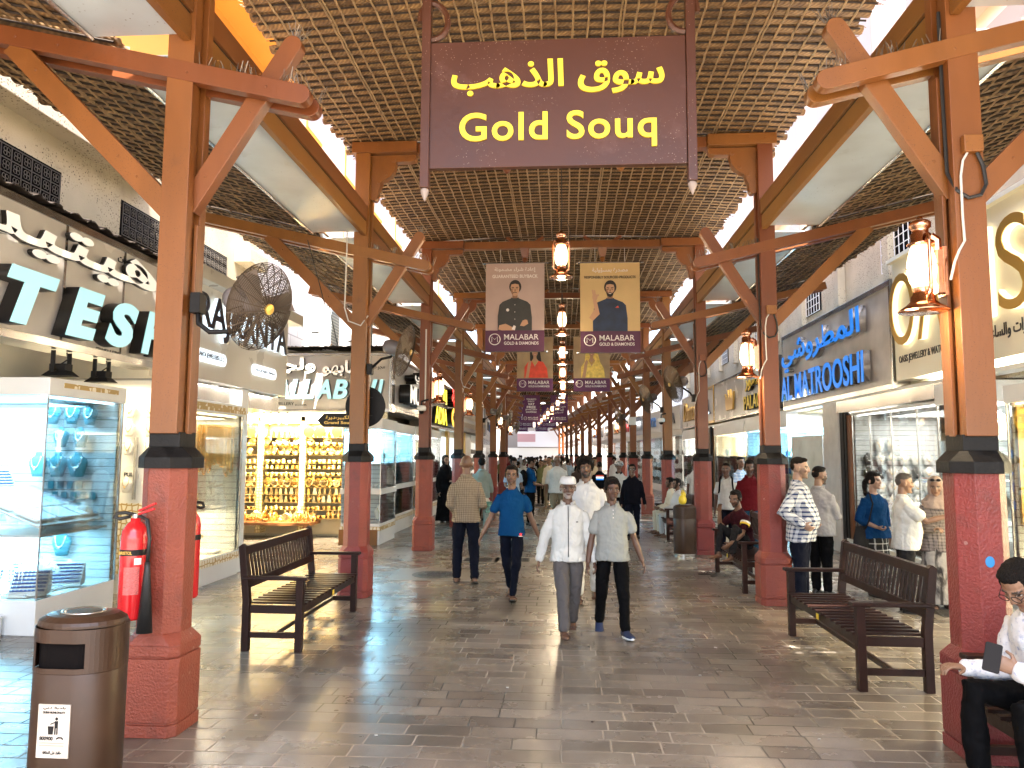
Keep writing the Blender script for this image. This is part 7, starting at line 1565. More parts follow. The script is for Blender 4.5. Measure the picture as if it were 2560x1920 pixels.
Sh_black = mat('black_shoe_leather', (.012, .011, .011), .4); Sh_navy = mat('navy_knit_shoe', (.008, .018, .06), .8); Sh_white = mat('white_rubber_sole', (.72, .72, .72), .5); Sh_brown = mat('brown_sandal_leather', (.07, .03, .018), .5); Sh_dark = mat('dark_sole', (.02, .016, .013), .7); Sh_grey = mat('grey_trainer', (.2, .2, .2), .7)
BLK = (.014, .010, .008)
def Wp(t, p): return Matrix.Translation(t.location) @ Matrix.Rotation(t.rotation_euler.z, 4, 'Z') @ (Vector(p) * t.scale.x)
def cap_prayer(t, up, hd, J, HM, U, cv):
    b = MB(); b.lathe([(.001, .118), (.05, .117), (.072, .108), (.084, .085), (.088, .045), (.086, .04), (.001, .06)], 24, M=HM, sy=1.14); b.v = [tuple(Vector(p) + hd(0, .012, 0)) for p in b.v]; b.build('prayer_cap', C_kameez, t, True)
def eyeglasses(t, up, hd, J, HM, U, cv):
    b = MB()
    for x in (-1, 1): b.tube([hd(x * .033 + .025 * math.cos(a), -.100, .019 * math.sin(a)) for a in [2 * math.pi * k / 12 for k in range(13)]], .003, 4, False)
    b.build('glasses', M_black, t)

# --- checked shirt man, seen from behind
p, h = at_feet(1163, 1458, 1155, 1143)
m1 = figure('bald man in a tan checked shirt walking away, holding papers', p, R(183), h, S_md, .0075, lean=1, arms={'R': ((-.22, .16, -1), (-.05, -.95, -.10)), 'L': ((.20, .18, -1), (-.35, -.75, -.55))}, legs={'R': ((-.07, .02, -1), (-.03, .10, -1)), 'L': ((.06, -.12, -1), (.02, .06, -1))}, belly=.02, build=1.04,
    top={'m': C_chk, 'sleeve': 'long', 'hem': .82, 'fit': 1.04, 'collar': C_chk, 'loose': 1.08}, bottom={'m': C_dnavy, 'fit': 1.06}, shoes=('sandal', Sh_dark, Sh_brown), scalp=((.05, .035, .028), .45), footpose={'R': (6, 22), 'L': (4, 0)})
q = Wp(m1, (-.22, -.30, 1.10)); b = MB(); b.box(-.09, .09, -.06, .06, 0, .006); b.box(-.05, .07, -.05, .05, .007, .012); tag(b.build('paper', M_scrap, loc=q), 'white folded papers in the hand of the bald man in the checked shirt', 'paper').rotation_euler = (R(20), 0, .4)
q = Wp(m1, (-.30, -.22, .93)); b = MB(); b.box(-.05, .05, -.03, .03, 0, .16); b.box(-.03, .06, -.035, .031, .05, .11); tag(b.build('snack_packet', mat('green_blue_packet', (.06, .2, .16), .3, var=.9, vscale=30), loc=q, bevel=.01), 'green and blue packet held by the bald man in the checked shirt', 'packet')
# --- blue T-shirt man
p, h = at_feet(1278, 1500, 1275, 1165)
def logo_track(t, up, hd, J, HM, U, cv):
    b = MB(); c = J['hipL'] + Vector((.03, -.118, -.07))
    for a in (-35, 0, 35): b.prism([(-.006, 0), (.006, 0), (0, .035)], c + Vector((0, 0, .01)), Matrix.Rotation(R(a), 3, 'Y') @ Vector((1, 0, 0)), Matrix.Rotation(R(a), 3, 'Y') @ Vector((0, 0, 1)), (0, -.006, 0))
    b.build('red_leaf_logo', M_redl, t); b = MB(); b.box(c.x - .026, c.x + .026, c.y - .005, c.y, c.z - .006, c.z + .004); b.build('logo_word', M_velvet_white, t)
figure('young man in a royal blue T-shirt and navy track trousers striding forward', p, R(3), h, S_md, .0065, lean=1, head=(-4, 2), arms={'R': ((-.42, .05, -1), (-.50, -.22, -1)), 'L': ((.34, .28, -1), (.42, .10, -1))}, legs={'L': ((-.06, -.32, -1), (-.12, .02, -1)), 'R': ((.06, .18, -1), (.14, .55, -1))}, build=.98,
    top={'m': C_blue, 'sleeve': 'short', 'hem': .83, 'fit': .98, 'name': 't_shirt', 'loose': 1.06}, bottom={'m': C_dnavy, 'fit': .92, 'cuff': .048}, shoes=('sandal', Sh_dark, Sh_brown), hair=('short', H_black), beard=(BLK, .55), footpose={'L': (4, -14), 'R': (-8, 38)}, extras=logo_track)
# --- older man with prayer cap
p, h = at_feet(1420, 1584, 1400, 1192)
def pocket(t, top_o, up):
    b = MB(); b.ball(up(.095, -.128, 1.235), (.014, .006, .006), 8, 6); b.build('pocket_trim', M_black, top_o)
figure('older man in a white prayer cap, open white shirt and grey trousers walking forward', p, R(2), h, S_dk, .0062, lean=1, head=(3, 2), arms={'R': ((-.34, .0, -1), (-.26, -.12, -1)), 'L': ((.27, .06, -1), (.20, -.10, -1))}, legs={'R': ((.06, -.36, -1), (.04, -.02, -1)), 'L': ((-.02, .20, -1), (-.06, .50, -1))}, belly=.015, build=1.02,
    top={'m': C_white, 'sleeve': 'long', 'hem': .80, 'fit': 1.06, 'collar': C_white, 'placket': (M_letter_black, .86, 1.40), 'loose': 1.12, 'pattern_part': pocket, 'fold': .03}, bottom={'m': C_gtr, 'fit': 1.05, 'cuff': .062}, shoes=('sandal', Sh_brown, Sh_brown), hair=('fade', H_brown), beard=((.30, .27, .25), .65), footpose={'R': (4, -4), 'L': (-6, 34)}, extras=cap_prayer)
# --- tall bearded man in white behind
p, h = at_feet(1466, 1502, 1466, 1149)
figure('tall bearded man with bushy black hair in a long white tunic, behind the capped man', p, R(0), h, S_md, .0065, head=(-3, 0), arms={'R': ((-.2, 0, -1), (-.1, -.15, -1)), 'L': ((.2, 0, -1), (.1, -.15, -1))}, legs={'R': ((0, -.22, -1), (-.02, .0, -1)), 'L': ((.05, .08, -1), (.03, .35, -1))}, build=1.05,
    top={'m': C_kameez, 'sleeve': 'long', 'hem': .55, 'fit': 1.06, 'collar': C_kameez, 'name': 'tunic', 'flare': 1.2, 'loose': 1.15}, bottom={'m': C_kameez, 'fit': 1.1, 'cuff': .06, 'length': .9}, shoes=('sandal', Sh_brown, Sh_brown), hair=('bushy', H_black), beard=(BLK, .97), footpose={'R': (0, -3), 'L': (0, 30)})
# --- grey polo man
p, h = at_feet(1532, 1587, 1530, 1196)
def polo_buttons(t, top_o, up):
    b = MB(); [b.ball(up(0, z_, z), (.006, .004, .006), 8, 6) for z, z_ in ((1.37, -.116), (1.33, -.124), (1.29, -.128))]; b.build('button_row', M_velvet_white, top_o)
figure('young man in a pale grey polo shirt and black trousers with navy trainers', p, R(3), h, S_dk, .0062, head=(6, 4), arms={'R': ((-.24, .02, -1), (-.16, -.12, -1)), 'L': ((.32, .10, -1), (.34, -.12, -1))}, legs={'L': ((.03, -.34, -1), (.05, .0, -1)), 'R': ((-.06, .18, -1), (-.03, .50, -1))}, belly=.02, build=1.02,
    top={'m': C_marl, 'sleeve': 'short', 'hem': .82, 'fit': 1.03, 'collar': C_marl, 'name': 'polo_shirt', 'loose': 1.12, 'pattern_part': polo_buttons, 'fold': .026}, bottom={'m': C_black, 'fit': .98, 'cuff': .056}, shoes=('shoe', Sh_navy, Sh_white), hair=('fringe', H_black), beard=(BLK, .45), footpose={'L': (14, -6), 'R': (-4, 30)})
# --- woman in black abaya
p, h = at_feet(1112, 1306, 1121, 1142)
def hijab(m_, big=1.0):
    def f(t, up, hd, J, HM, U, cv):
        G = MB(); E = lambda c, r: G.ball(hd(*c), r, 16, 12, HM); E((0, .03, .045), (.088, .096, .088)); E((0, .05, -.03), (.088, .08, .09)); [E((x * .062, .0, -.05), (.028, .06, .075)) for x in (-1, 1)]; E((0, -.03, -.135), (.075, .065, .035)); E((0, -.005, .095), (.062, .07, .036))
        ringloft(G, [(hd(0, .01, -.10), HM @ Vector((.08, 0, 0)), HM @ Vector((0, .085, 0))), (up(0, .0, 1.40), U @ Vector((.17 * big, 0, 0)), U @ Vector((0, .12 * big, 0))), (up(0, -.02, 1.30), U @ Vector((.15 * big, 0, 0)), U @ Vector((0, .13 * big, 0)))])
        link('headscarf', bake(G, max(cv, .009), 3, ((.06, .015),)), m_, t, True)
    return f
figure('woman in a black robe and headscarf standing by the fourth left column', p, R(35), h, S_fair, .012, arms={'R': ((-.15, 0, -1), (-.05, -.2, -1)), 'L': ((.15, -.1, -1), (-.5, -.8, .1))}, female=True, top={'m': C_abaya, 'sleeve': 'long', 'hem': .8, 'drape': .05, 'fit': 1.1, 'loose': 1.5, 'name': 'robe', 'fold': .04}, shoes=('shoe', Sh_black, Sh_dark), extras=hijab(C_abaya))
# --- others in the middle distance
p, h = at_feet(1203, 1331, 1193, 1147)
figure('man in a sage green shirt walking away beside the bald man', p, R(185), h, S_md, .013, arms={'R': ((-.2, 0, -1), (-.1, -.4, -1)), 'L': ((.2, .1, -1), (.1, -.3, -1))}, legs={'R': ((-.03, -.15, -1), (0, .1, -1)), 'L': ((.03, .1, -1), (0, .3, -1))}, build=1.05, top={'m': C_sage, 'sleeve': '34', 'hem': .8, 'fit': 1.05, 'collar': C_sage}, bottom={'m': C_sage}, shoes=('shoe', Sh_black, Sh_dark), hair=('short', H_black))
p, h = at_feet(1582, 1348, 1571, 1163)
figure('man in glasses and a dark navy shirt behind the grey polo man', p, R(-5), h, S_md, .011, arms={'R': ((-.2, .1, -1), (-.1, -.2, -1)), 'L': ((.25, -.05, -1), (.2, -.25, -1))}, legs={'R': ((0, -.15, -1), (0, .05, -1)), 'L': ((.03, .1, -1), (0, .3, -1))}, belly=.03, build=1.06, top={'m': C_navy, 'sleeve': 'long', 'hem': .8, 'fit': 1.05, 'collar': C_navy}, bottom={'m': C_dnavy}, shoes=('shoe', Sh_black, Sh_dark), hair=('short', H_black), extras=lambda *a: eyeglasses(*a))
def backpack(m_, side=1):
    def f(t, up, hd, J, HM, U, cv):
        for x in (-1, 1):
            b = MB(); b.tube([up(x * .10, .06, 1.455), up(x * .115, -.06, 1.44), up(x * .12, -.125, 1.33), up(x * .135, -.11, 1.18), up(x * .16, .03, 1.08)], .017, 6); b.build('rucksack_strap', m_, t, True)
    return f
p, h = at_y(1326, 19.5, 1146)
m9 = figure('man in a royal blue T-shirt with a black rucksack looking at a phone', p, R(120), h, S_md, .013, head=(-10, 12), arms={'R': ((-.1, -.1, -1), (.1, -.9, -.1)), 'L': ((.1, -.1, -1), (-.1, -.9, -.1))}, build=1.05, top={'m': C_blue, 'sleeve': 'short', 'hem': .83, 'name': 't_shirt'}, bottom={'m': C_black}, shoes=('shoe', Sh_black, Sh_dark), hair=('short', H_black), extras=backpack(C_black))
b = MB(); b.ball((0, 0, 0), (.15, .10, .22), 14, 10); o = b.build('rucksack', C_black, None, True); o.location = Wp(m9, (0, .20, 1.2)); o.rotation_euler = (0, 0, R(120)); tag(o, 'black rucksack on the back of the man in the blue T-shirt with a phone', 'rucksack')
p, h = at_feet(1352, 1264, 1352, 1152)
figure('man in an olive green shirt with a hand to his mouth', p, R(-20), h, S_lt, .013, head=(-8, 0), arms={'R': ((-.35, -.35, -.8), (.35, -.25, .9)), 'L': ((.15, 0, -1), (.1, -.3, -1))}, top={'m': C_olive, 'sleeve': 'elbow', 'hem': .8, 'collar': C_olive}, bottom={'m': C_black, 'fit': .9}, shoes=('shoe', Sh_black, Sh_dark), hair=('fade', H_brown), beard=(BLK, .6))
p, h = at_y(1393, 19.5, 1141)
figure('bald man in a white T-shirt walking away behind the prayer cap', p, R(178), h, S_md, .013, build=1.15, belly=.03, arms={'R': ((-.25, 0, -1), (-.1, -.2, -1)), 'L': ((.25, 0, -1), (.1, -.2, -1))}, legs={'R': ((0, -.15, -1), (0, .1, -1)), 'L': ((.03, .1, -1), (0, .3, -1))}, top={'m': C_white, 'sleeve': 'elbow', 'hem': .8, 'fit': 1.1, 'name': 't_shirt'}, bottom={'m': C_khaki, 'length': .1}, shoes=('shoe', Sh_grey, Sh_white), scalp=((.06, .04, .03), .3))
p, h = at_y(1283, 18.5, 1146)
figure('man in a white shirt looking down, behind the blue T-shirt man', p, R(20), h, S_md, .013, head=(0, 22), arms={'R': ((-.15, -.1, -1), (.2, -.9, -.2)), 'L': ((.15, -.1, -1), (-.2, -.9, -.2))}, top={'m': C_lblue, 'sleeve': 'short', 'hem': .8, 'collar': C_white}, bottom={'m': C_lblue}, shoes=('shoe', Sh_black, Sh_dark), hair=('short', H_black), beard=(BLK, .7))
p, h = at_y(1499, 21, 1157)
figure('man in a black T-shirt with a printed back, walking away', p, R(180), h, S_md, .014, build=1.05, top={'m': C_black, 'sleeve': 'short', 'hem': .82, 'name': 't_shirt', 'pattern_part': lambda t, o, up: [MB().box(-.11, .11, .125, .132, 1.20 + k * .05, 1.245 + k * .05).build('back_print', (M_letter_blue, M_halo, M_coral)[k], o) for k in range(3)]}, bottom={'m': C_dnavy}, shoes=('shoe', Sh_black, Sh_dark), hair=('fade', H_black))
def helmet(t, up, hd, J, HM, U, cv):
    b = MB(); b.lathe([(.001, .135), (.05, .13), (.09, .105), (.11, .06), (.115, .02), (.108, .015), (.001, .04)], 20, M=HM, sy=1.2); b.v = [tuple(Vector(p) + hd(0, .012, .0)) for p in b.v]; b.build('helmet', mat('helmet_stripes', (.3, .28, .26), .3, var=.9, vscale=30, stretch=(1, .1, 1)), t, True)
p, h = at_y(1547, 18.5, 1156)
figure('man in a striped cycle helmet and white shirt, behind the man in navy', p, R(-6), h, S_md, .013, build=1.05, top={'m': C_white, 'sleeve': 'short', 'hem': .82, 'collar': C_navy}, bottom={'m': C_navy}, shoes=('shoe', Sh_black, Sh_dark), extras=helmet)
p, h = at_y(1447, 20, 1148)
figure('woman in dark brown with a shoulder bag strap, walking away', p, R(170), h, S_lt, .014, female=True, top={'m': cloth('dark_brown_top', (.05, .035, .03)), 'sleeve': 'long', 'hem': .75}, bottom={'m': C_char}, shoes=('shoe', Sh_black, Sh_dark), hair=('pony', H_brown))
# seated people on the far benches
for k, (x, y, c, lb, rz) in enumerate(((2.55, 18.0, C_cream, 'man in cream clothes sitting on the far bench', -80), (2.6, 17.3, C_kameez, 'bearded man in white clothes sitting on the near end of the far bench', -70))):
    figure(lb, (x, y, 0), R(rz), 1.64, S_md, .013, seat=.50, lean=6, arms={'R': ((-.1, -.35, -1), (.25, -.9, -.2)), 'L': ((.1, -.35, -1), (-.25, -.9, -.2))}, legs={'R': ((-.12, -1, -.08), (0, .05, -1)), 'L': ((.12, -1, -.08), (0, .05, -1))}, top={'m': c, 'sleeve': 'long', 'hem': .88, 'collar': c}, bottom={'m': c}, shoes=('sandal', Sh_brown, Sh_brown), hair=('short', H_black), beard=(BLK, .8))
p, h = at_y(1581, 21.5, 1182)
figure('bald man in a white shirt sitting behind the man in navy', (p.x, p.y, 0), R(-30), 1.62, S_lt, .014, seat=.55, arms={'R': ((-.1, -.35, -1), (.25, -.9, -.2)), 'L': ((.1, -.35, -1), (-.25, -.9, -.2))}, legs={'R': ((-.12, -1, -.08), (0, .05, -1)), 'L': ((.12, -1, -.08), (0, .05, -1))}, top={'m': C_white, 'sleeve': 'short', 'hem': .88}, bottom={'m': C_char}, shoes=('shoe', Sh_black, Sh_dark), hair=('rim', H_grey))
figure('man in white bent over on the far bench beside the walking crowd', (-2.55, 21.0, 0), R(80), 1.65, S_md, .014, seat=.50, lean=38, head=(0, 10), arms={'R': ((-.1, -.5, -1), (.25, -.7, -.6)), 'L': ((.1, -.5, -1), (-.25, -.7, -.6))}, legs={'R': ((-.12, -1, -.08), (0, .05, -1)), 'L': ((.12, -1, -.08), (0, .05, -1))}, top={'m': C_white, 'sleeve': 'short', 'hem': .88}, bottom={'m': C_khaki}, shoes=('shoe', Sh_black, Sh_dark), hair=('short', H_black))
# --- right hand arcade
p, h = at_y(1738, 19.5, 1152)
figure('man in a white shirt and dark shorts walking away past the brown bin', p, R(175), h, S_dk, .014, legs={'R': ((0, -.15, -1), (0, .1, -1)), 'L': ((.03, .1, -1), (0, .3, -1))}, top={'m': C_white, 'sleeve': 'short', 'hem': .84}, bottom={'m': C_char, 'length': .6}, shoes=('shoe', Sh_grey, Sh_white), hair=('fade', H_black))
p, h = at_y(1815, 14.6, 1162)
figure('man in a white polo shirt with black rucksack straps', p, R(-15), h, S_dk, .011, head=(-10, 0), arms={'R': ((-.16, 0, -1), (-.1, -.1, -1)), 'L': ((.2, 0, -1), (.2, -.1, -1))}, top={'m': C_white, 'sleeve': 'short', 'hem': .82, 'collar': C_white}, bottom={'m': C_dnavy}, shoes=('shoe', Sh_black, Sh_dark), hair=('fade', H_black), extras=backpack(C_black))
p, h = at_y(1873, 13.6, 1154)
m20 = figure('man in a dark red polo shirt holding a phone to his ear', p, R(-5), h, S_dk, .011, head=(-4, 12), arms={'L': ((.75, -.1, -.75), (-.62, -.2, .75)), 'R': ((-.2, 0, -1), (-.05, -.2, -1))}, build=1.06, top={'m': C_maroon, 'sleeve': 'short', 'hem': .84, 'collar': C_maroon, 'name': 'polo_shirt'}, bottom={'m': C_denim}, shoes=('shoe', Sh_black, Sh_dark), hair=('short', H_black), beard=(BLK, .6))
p, h = at_y(1851, 18.5, 1146)
figure('man in a blue checked shirt far behind the dark red polo', p, R(20), h, S_md, .014, top={'m': cloth('blue_check', (.25, .36, .52), check=((.5, .55, .62), 16, .3)), 'sleeve': 'short', 'hem': .82}, bottom={'m': C_dnavy}, shoes=('shoe', Sh_black, Sh_dark), hair=('fade', H_black))
# barefoot man on the second right bench
pb = at_y(1868, 11.3, 1300)[0]
def sleeve_stripes(t, up, hd, J, HM, U, cv):
    for k, (m_, f_) in enumerate(((M_yellow, .42), (M_velvet_white, .34))):
        b = MB(); a, e = J['shoL'], J['elbL']; d = (e - a).normalized(); c = a.lerp(e, f_); b.tube([c - d * .016, c + d * .016], .074, 14); b.build('sleeve_stripe', m_, t)
figure('barefoot man in dark clothes with a yellow striped sleeve, knees up on the bench', (2.60, 11.2, 0), R(-62), 1.62, S_md, .0095, seat=.545, lean=14, head=(20, 6), arms={'R': ((-.1, -.75, -.55), (.22, -.15, .95)), 'L': ((.18, -.5, -.85), (-.1, -.85, -.55))}, legs={'R': ((-.16, -.80, .62), (.02, -.12, -1)), 'L': ((.22, -.78, .60), (.0, -.20, -1))}, top={'m': cloth('dark_maroon_tee', (.035, .008, .012)), 'sleeve': 'short', 'hem': .90, 'name': 't_shirt'}, bottom={'m': C_char, 'fit': .92, 'length': .88}, hair=('short', H_black), beard=(BLK, .85), extras=sleeve_stripes)
# plaid shirt man, side on
p, h = at_feet(2006, 1520, 1988, 1150)
figure('stout man in a blue and white plaid shirt with his hands on his hips', p, R(62), h, S_fair, .0075, head=(6, 4), belly=.085, build=1.10, arms={'R': ((-.45, .45, -.85), (.15, -.75, -.45)), 'L': ((.45, .45, -.85), (-.15, -.75, -.45))}, handpose={'R': {'curl': .6}, 'L': {'curl': .6}}, legs={'R': ((-.06, -.03, -1), (0, .03, -1)), 'L': ((.06, .02, -1), (0, .02, -1))},
    top={'m': C_plaid, 'sleeve': 'long', 'hem': .76, 'fit': 1.10, 'collar': C_plaid, 'loose': 1.25, 'fold': .03}, bottom={'m': C_dnavy, 'fit': 1.12, 'cuff': .07}, shoes=('shoe', Sh_black, Sh_dark), hair=('fade', H_black), beard=(BLK, .5))
p, h = at_feet(2056, 1490, 2050, 1172)
figure('man with glasses and folded arms in a light grey shirt', p, R(128), h, S_lt, .009, head=(-22, 4), belly=.04, build=1.06, arms={'R': ((-.12, -.30, -.9), (.75, -.55, .15)), 'L': ((.12, -.30, -.9), (-.75, -.55, .10))}, top={'m': C_grey, 'sleeve': 'long', 'hem': .80, 'fit': 1.06, 'collar': C_grey, 'loose': 1.12, 'fold': .03}, bottom={'m': C_black, 'fit': 1.05}, shoes=('shoe', Sh_black, Sh_dark), hair=('fade', H_black), beard=(BLK, .9))
p, h = at_y(2182, 10.3, 1185)
def sunglasses(t, up, hd, J, HM, U, cv):
    b = MB()
    for x in (-1, 1): b.ball(hd(x * .034, -.068, .098), (.027, .012, .018), 10, 6, HM)
    b.tube([hd(-.07, -.02, .09), hd(-.03, -.08, .10), hd(.03, -.08, .10), hd(.07, -.02, .09)], .004, 5); b.build('sunglasses', M_black, t)
def bag_strap(t, up, hd, J, HM, U, cv):
    sunglasses(t, up, hd, J, HM, U, cv); b = MB(); b.tube([up(-.13, .04, 1.43), up(-.14, -.07, 1.42), up(-.15, -.135, 1.28), up(-.19, -.10, 1.05), up(-.22, -.05, .92)], .011, 6); b.build('bag_strap', C_char, t)
w25 = figure('woman in a royal blue top and black checked skirt with a ponytail', p, R(22), h, S_fair, .0075, female=True, build=1.10, head=(14, 0), arms={'R': ((-.30, .10, -.95), (.55, -.70, -.35)), 'L': ((.32, .16, -1), (.24, .0, -1))}, handpose={'R': {'curl': .9}}, top={'m': C_teal, 'sleeve': '34', 'hem': .80, 'fit': 1.12, 'loose': 1.1, 'name': 'top', 'flare': 1.12}, bottom={'m': C_skirtchk, 'kind': 'skirt', 'hem': .12, 'w': .21}, shoes=('shoe', Sh_black, Sh_dark), hair=('pony', H_black), extras=bag_strap)
b = MB(); ringloft(b, [((0, 0, -.30), Vector((.10, 0, 0)), Vector((0, .05, 0))), ((0, 0, -.28), Vector((.16, 0, 0)), Vector((0, .06, 0))), ((.01, 0, -.1), Vector((.15, 0, 0)), Vector((0, .05, 0))), ((.0, 0, .04), Vector((.10, 0, 0)), Vector((0, .02, 0)))]); o = b.build('handbag', C_char, None, True); o.location = Wp(w25, (-.26, -.02, .93)); o.rotation_euler = (0, 0, R(30)); tag(o, 'dark soft handbag hanging at the side of the woman in the blue top', 'handbag')
p, h = at_feet(2270, 1530, 2286, 1190)
figure('grey haired man in a white short sleeved shirt pointing with a raised hand', p, R(78), h, S_lt, .0075, head=(0, 6), belly=.07, build=1.08, arms={'R': ((-.12, -.75, -.62), (.02, -.93, .30)), 'L': ((.2, .05, -1), (.1, -.2, -1))}, handpose={'R': {'curl': .05, 'w': (0, 0, 1), 'n': (1, 0, 0)}}, top={'m': C_white, 'sleeve': 'short', 'hem': .78, 'fit': 1.08, 'collar': C_white, 'loose': 1.3, 'flare': 1.12}, bottom={'m': C_char, 'fit': 1.05}, shoes=('shoe', Sh_black, Sh_dark), hair=('fade', H_grey))
p, h = at_feet(2352, 1520, 2328, 1199)
def scarfed(t, up, hd, J, HM, U, cv): hijab(C_scarf, 1.1)(t, up, hd, J, HM, U, cv); sunglasses(t, up, hd, J, HM, U, cv)
figure('woman in a beige headscarf and long grey patterned skirt with a hand raised', p, R(-8), h, S_lt, .0085, female=True, head=(-14, 10), build=1.04, arms={'L': ((.30, -.25, -.85), (.20, -.35, .92)), 'R': ((-.2, .0, -1), (.45, -.85, .05))}, handpose={'L': {'curl': .15, 'w': (1, 0, 0)}, 'R': {'curl': .7}}, top={'m': cloth('striped_beige_tunic', (.26, .22, .20), check=((.10, .085, .08), 24, .3)), 'sleeve': 'long', 'hem': .74, 'fit': 1.1, 'loose': 1.3, 'name': 'tunic'}, bottom={'m': C_print, 'kind': 'skirt', 'hem': .07, 'w': .25}, shoes=('sandal', Sh_brown, Sh_brown), extras=scarfed)
# man at the right edge with the phone
def glasses(t, up, hd, J, HM, U, cv):
    b = MB()
    for x in (-1, 1): b.tube([hd(x * .033 + .025 * math.cos(a), -.100, .0 + .019 * math.sin(a)) for a in [2 * math.pi * k / 14 for k in range(15)]], .0022, 5, False); b.tube([hd(x * .058, -.098, .005), hd(x * .078, -.03, .008), hd(x * .08, .02, .005)], .002, 5)
    b.build('glasses', M_black, t)
    # printed shawl hanging from the shoulder over the lap
    s = MB(); n = 16; P1 = [up(.13, .02, 1.46), up(.15, -.10, 1.40), up(.15, -.16, 1.22), up(.15, -.19, 1.05), up(.16, -.24, .98)] ; e = P1[-1]; P1 += [e + Vector((0.01, -.05, -.10)), e + Vector((.02, -.05, -.25)), e + Vector((.03, -.04, -.42)), e + Vector((.04, -.03, -.58))]
    vs = []
    for i, c in enumerate(P1):
        for j in range(9): vs.append(c + Vector((-.10 + .025 * j, .012 * math.sin(j * 1.7 + i * .5), 0)))
    fs = [(i * 9 + j, i * 9 + j + 1, (i + 1) * 9 + j + 1, (i + 1) * 9 + j) for i in range(len(P1) - 1) for j in range(8)]; s.add(vs, fs)
    m_ = mat('blue_block_print', (.015, .03, .10), .9, var=0, stain=((.62, .64, .68), 22, .53, .95)); o = s.build('printed_shawl', m_, t, True); md = o.modifiers.new('thick', 'SOLIDIFY'); md.thickness = .006
C_floral = mat('white_blue_floral_cotton', (.68, .68, .70), .85, bump=.5, bscale=9, stain=((.16, .22, .42), 30, .53, .85))
m28 = figure('man in glasses and a floral white shirt looking at his phone on a bench'.replace('trousters', 'trousers'), (2.56, 4.20, 0), R(-72), 1.66, S_lt, .0048, seat=.52, lean=16, head=(4, 34), arms={'R': ((-.20, -.05, -.95), (-.15, -.92, .12)), 'L': ((.14, -.30, -.92), (-.38, -.82, .42))}, handpose={'L': {'curl': .75, 'w': (0, 0, 1), 'n': (-1, 0, .2)}, 'R': {'curl': .5, 'w': (1, 0, 0), 'n': (0, 0, -1)}}, legs={'R': ((-.16, -.97, .16), (-.02, .06, -1)), 'L': ((.16, -.97, .10), (.04, .10, -1))}, belly=.03, top={'m': C_floral, 'sleeve': 'long', 'hem': .86, 'fit': 1.06, 'collar': C_floral, 'loose': 1.2, 'fold': .025}, bottom={'m': C_black, 'fit': 1.05, 'cuff': .06}, shoes=('shoe', Sh_black, Sh_dark), hair=('short', H_black), beard=(BLK, .15), extras=glasses)
def phone(t, side, label, off=(0, -.02, .10), rot=(0, 0, 0)):
    p = Wp(t, FIG[t]['wri' + side] + Vector(off)); b = MB(); b.prism(rrect(.074, .15, .01), (-.037, -.004, -.075), (1, 0, 0), (0, 0, 1), (0, .009, 0)); o = b.build('phone', M_black, bevel=.002, loc=p); o.rotation_euler = rot
    return tag(o, label, 'phone')
phone(m28, 'L', 'black phone held by the man in glasses at the right edge', (-.045, -.105, .06), (R(-35), R(10), R(-30)))
phone(m9, 'L', 'dark phone in the hand of the man in the blue T-shirt with the rucksack', (-.02, -.12, .03), (R(-50), 0, R(120)))
phone(m20, 'L', 'dark phone held to the ear of the man in the dark red polo', (-.02, -.03, .08), (0, R(20), 0))
# person behind the extinguisher column
figure('person in dark clothes mostly hidden behind the column with the fire extinguishers', (on_y(408, 1200, 6.1).x, 6.1, 0), R(25), 1.66, S_md, .012, arms={'R': ((0, 0, -1), (0, -.3, -1)), 'L': ((0, 0, -1), (0, -.3, -1))}, build=.8, legs={'R': ((.05, .0, -1), (0, .05, -1)), 'L': ((-.03, 0, -1), (0, .03, -1))}, top={'m': C_black, 'sleeve': 'long', 'hem': .85}, bottom={'m': C_black}, shoes=('shoe', Sh_black, Sh_dark), hair=('short', H_black))
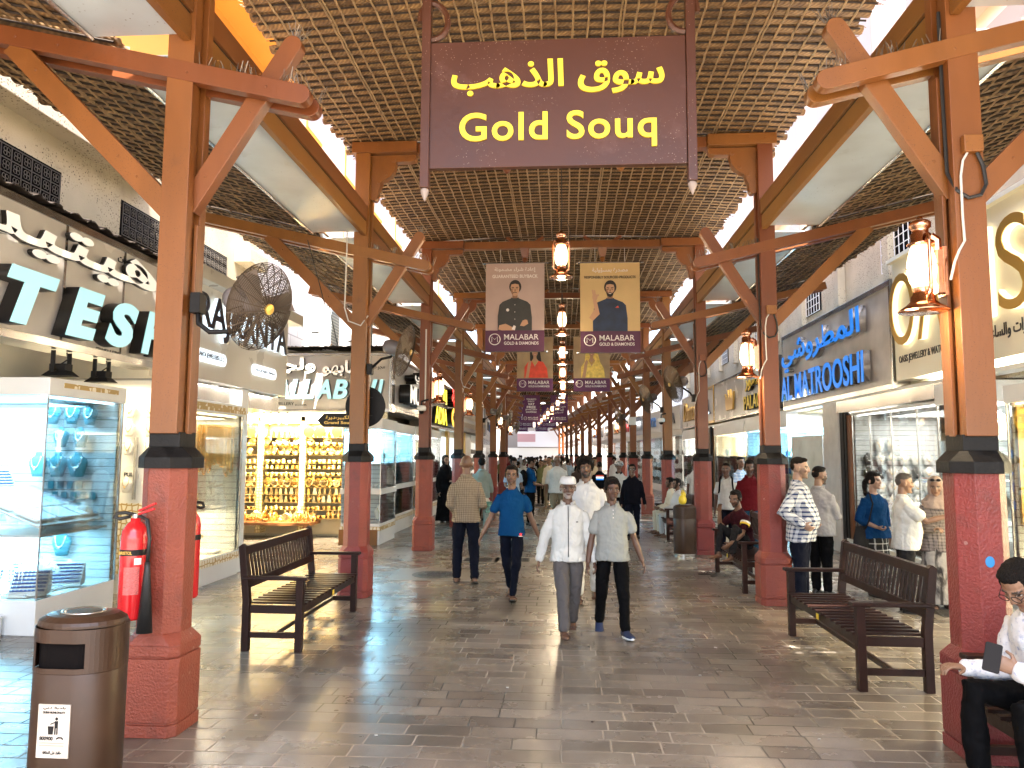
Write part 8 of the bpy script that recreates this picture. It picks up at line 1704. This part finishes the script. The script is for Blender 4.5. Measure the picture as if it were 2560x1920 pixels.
# ------------------------------------------------------------------ the crowd far down the walkway
crowd = []
for k, (c, bt, hr, sk, rz, fem) in enumerate(((C_white, C_char, ('short', H_black), S_dk, 10, False), (C_lblue, C_dnavy, ('short', H_black), S_md, 185, False), (C_abaya, C_abaya, ('pony', H_black), S_fair, 20, True), (C_cream, C_khaki, ('fade', H_brown), S_lt, -10, False), (C_maroon, C_char, ('short', H_black), S_md, 170, False), (C_kameez, C_kameez, ('bushy', H_black), S_md, 0, False), (C_olive, C_char, ('rim', H_grey), S_fair, 175, False), (C_grey, C_dnavy, ('pony', H_brown), S_fair, 160, True))):
    nm = ('white shirt', 'pale blue shirt', 'black robe', 'cream shirt', 'dark red shirt', 'white tunic', 'olive shirt', 'grey top')[k]
    t = figure(f'far person in a {nm} among the dense crowd down the walkway', (0, 26 + k, 0), 0, 1.66, sk, .019, arms={'R': ((-.2, .1, -1), (-.1, -.2, -1)), 'L': ((.2, -.1, -1), (.1, -.3, -1))}, legs={'R': ((0, -.2, -1), (0, .05, -1)), 'L': ((.03, .12, -1), (0, .35, -1))}, female=fem, top={'m': c, 'sleeve': 'long' if k % 2 else 'short', 'hem': .8}, bottom={'m': bt} if not fem else {'m': bt, 'kind': 'skirt', 'hem': .08, 'w': .22}, hair=hr, group=f'far people in a {nm} in the crowd')
    crowd.append((t, rz))
rc = random.Random(19); spots = []
for i in range(66):
    for _ in range(40):
        Y = 25 + 46 * rc.random() ** 1.1; x = rc.uniform(-2.0, 2.0) if Y < 34 else rc.uniform(-3.2, 3.2)
        if Y < 29 and -.4 < x < .5: continue
        if all((x - a) ** 2 + (Y - b_) ** 2 > .55 for a, b_ in spots): break
    spots.append((x, Y))
for i, (x, Y) in enumerate(spots):
    t, rz = crowd[i % 8]; l = (x + shift(Y), Y, 0)
    if i < 8: t.location = l; t.rotation_euler = (0, 0, R(rz))
    else: dup(t, l, R(rc.choice((rz, rz, rz + 180)) + rc.uniform(-25, 25)), None, None, rc.uniform(.92, 1.06) * t.scale.x)
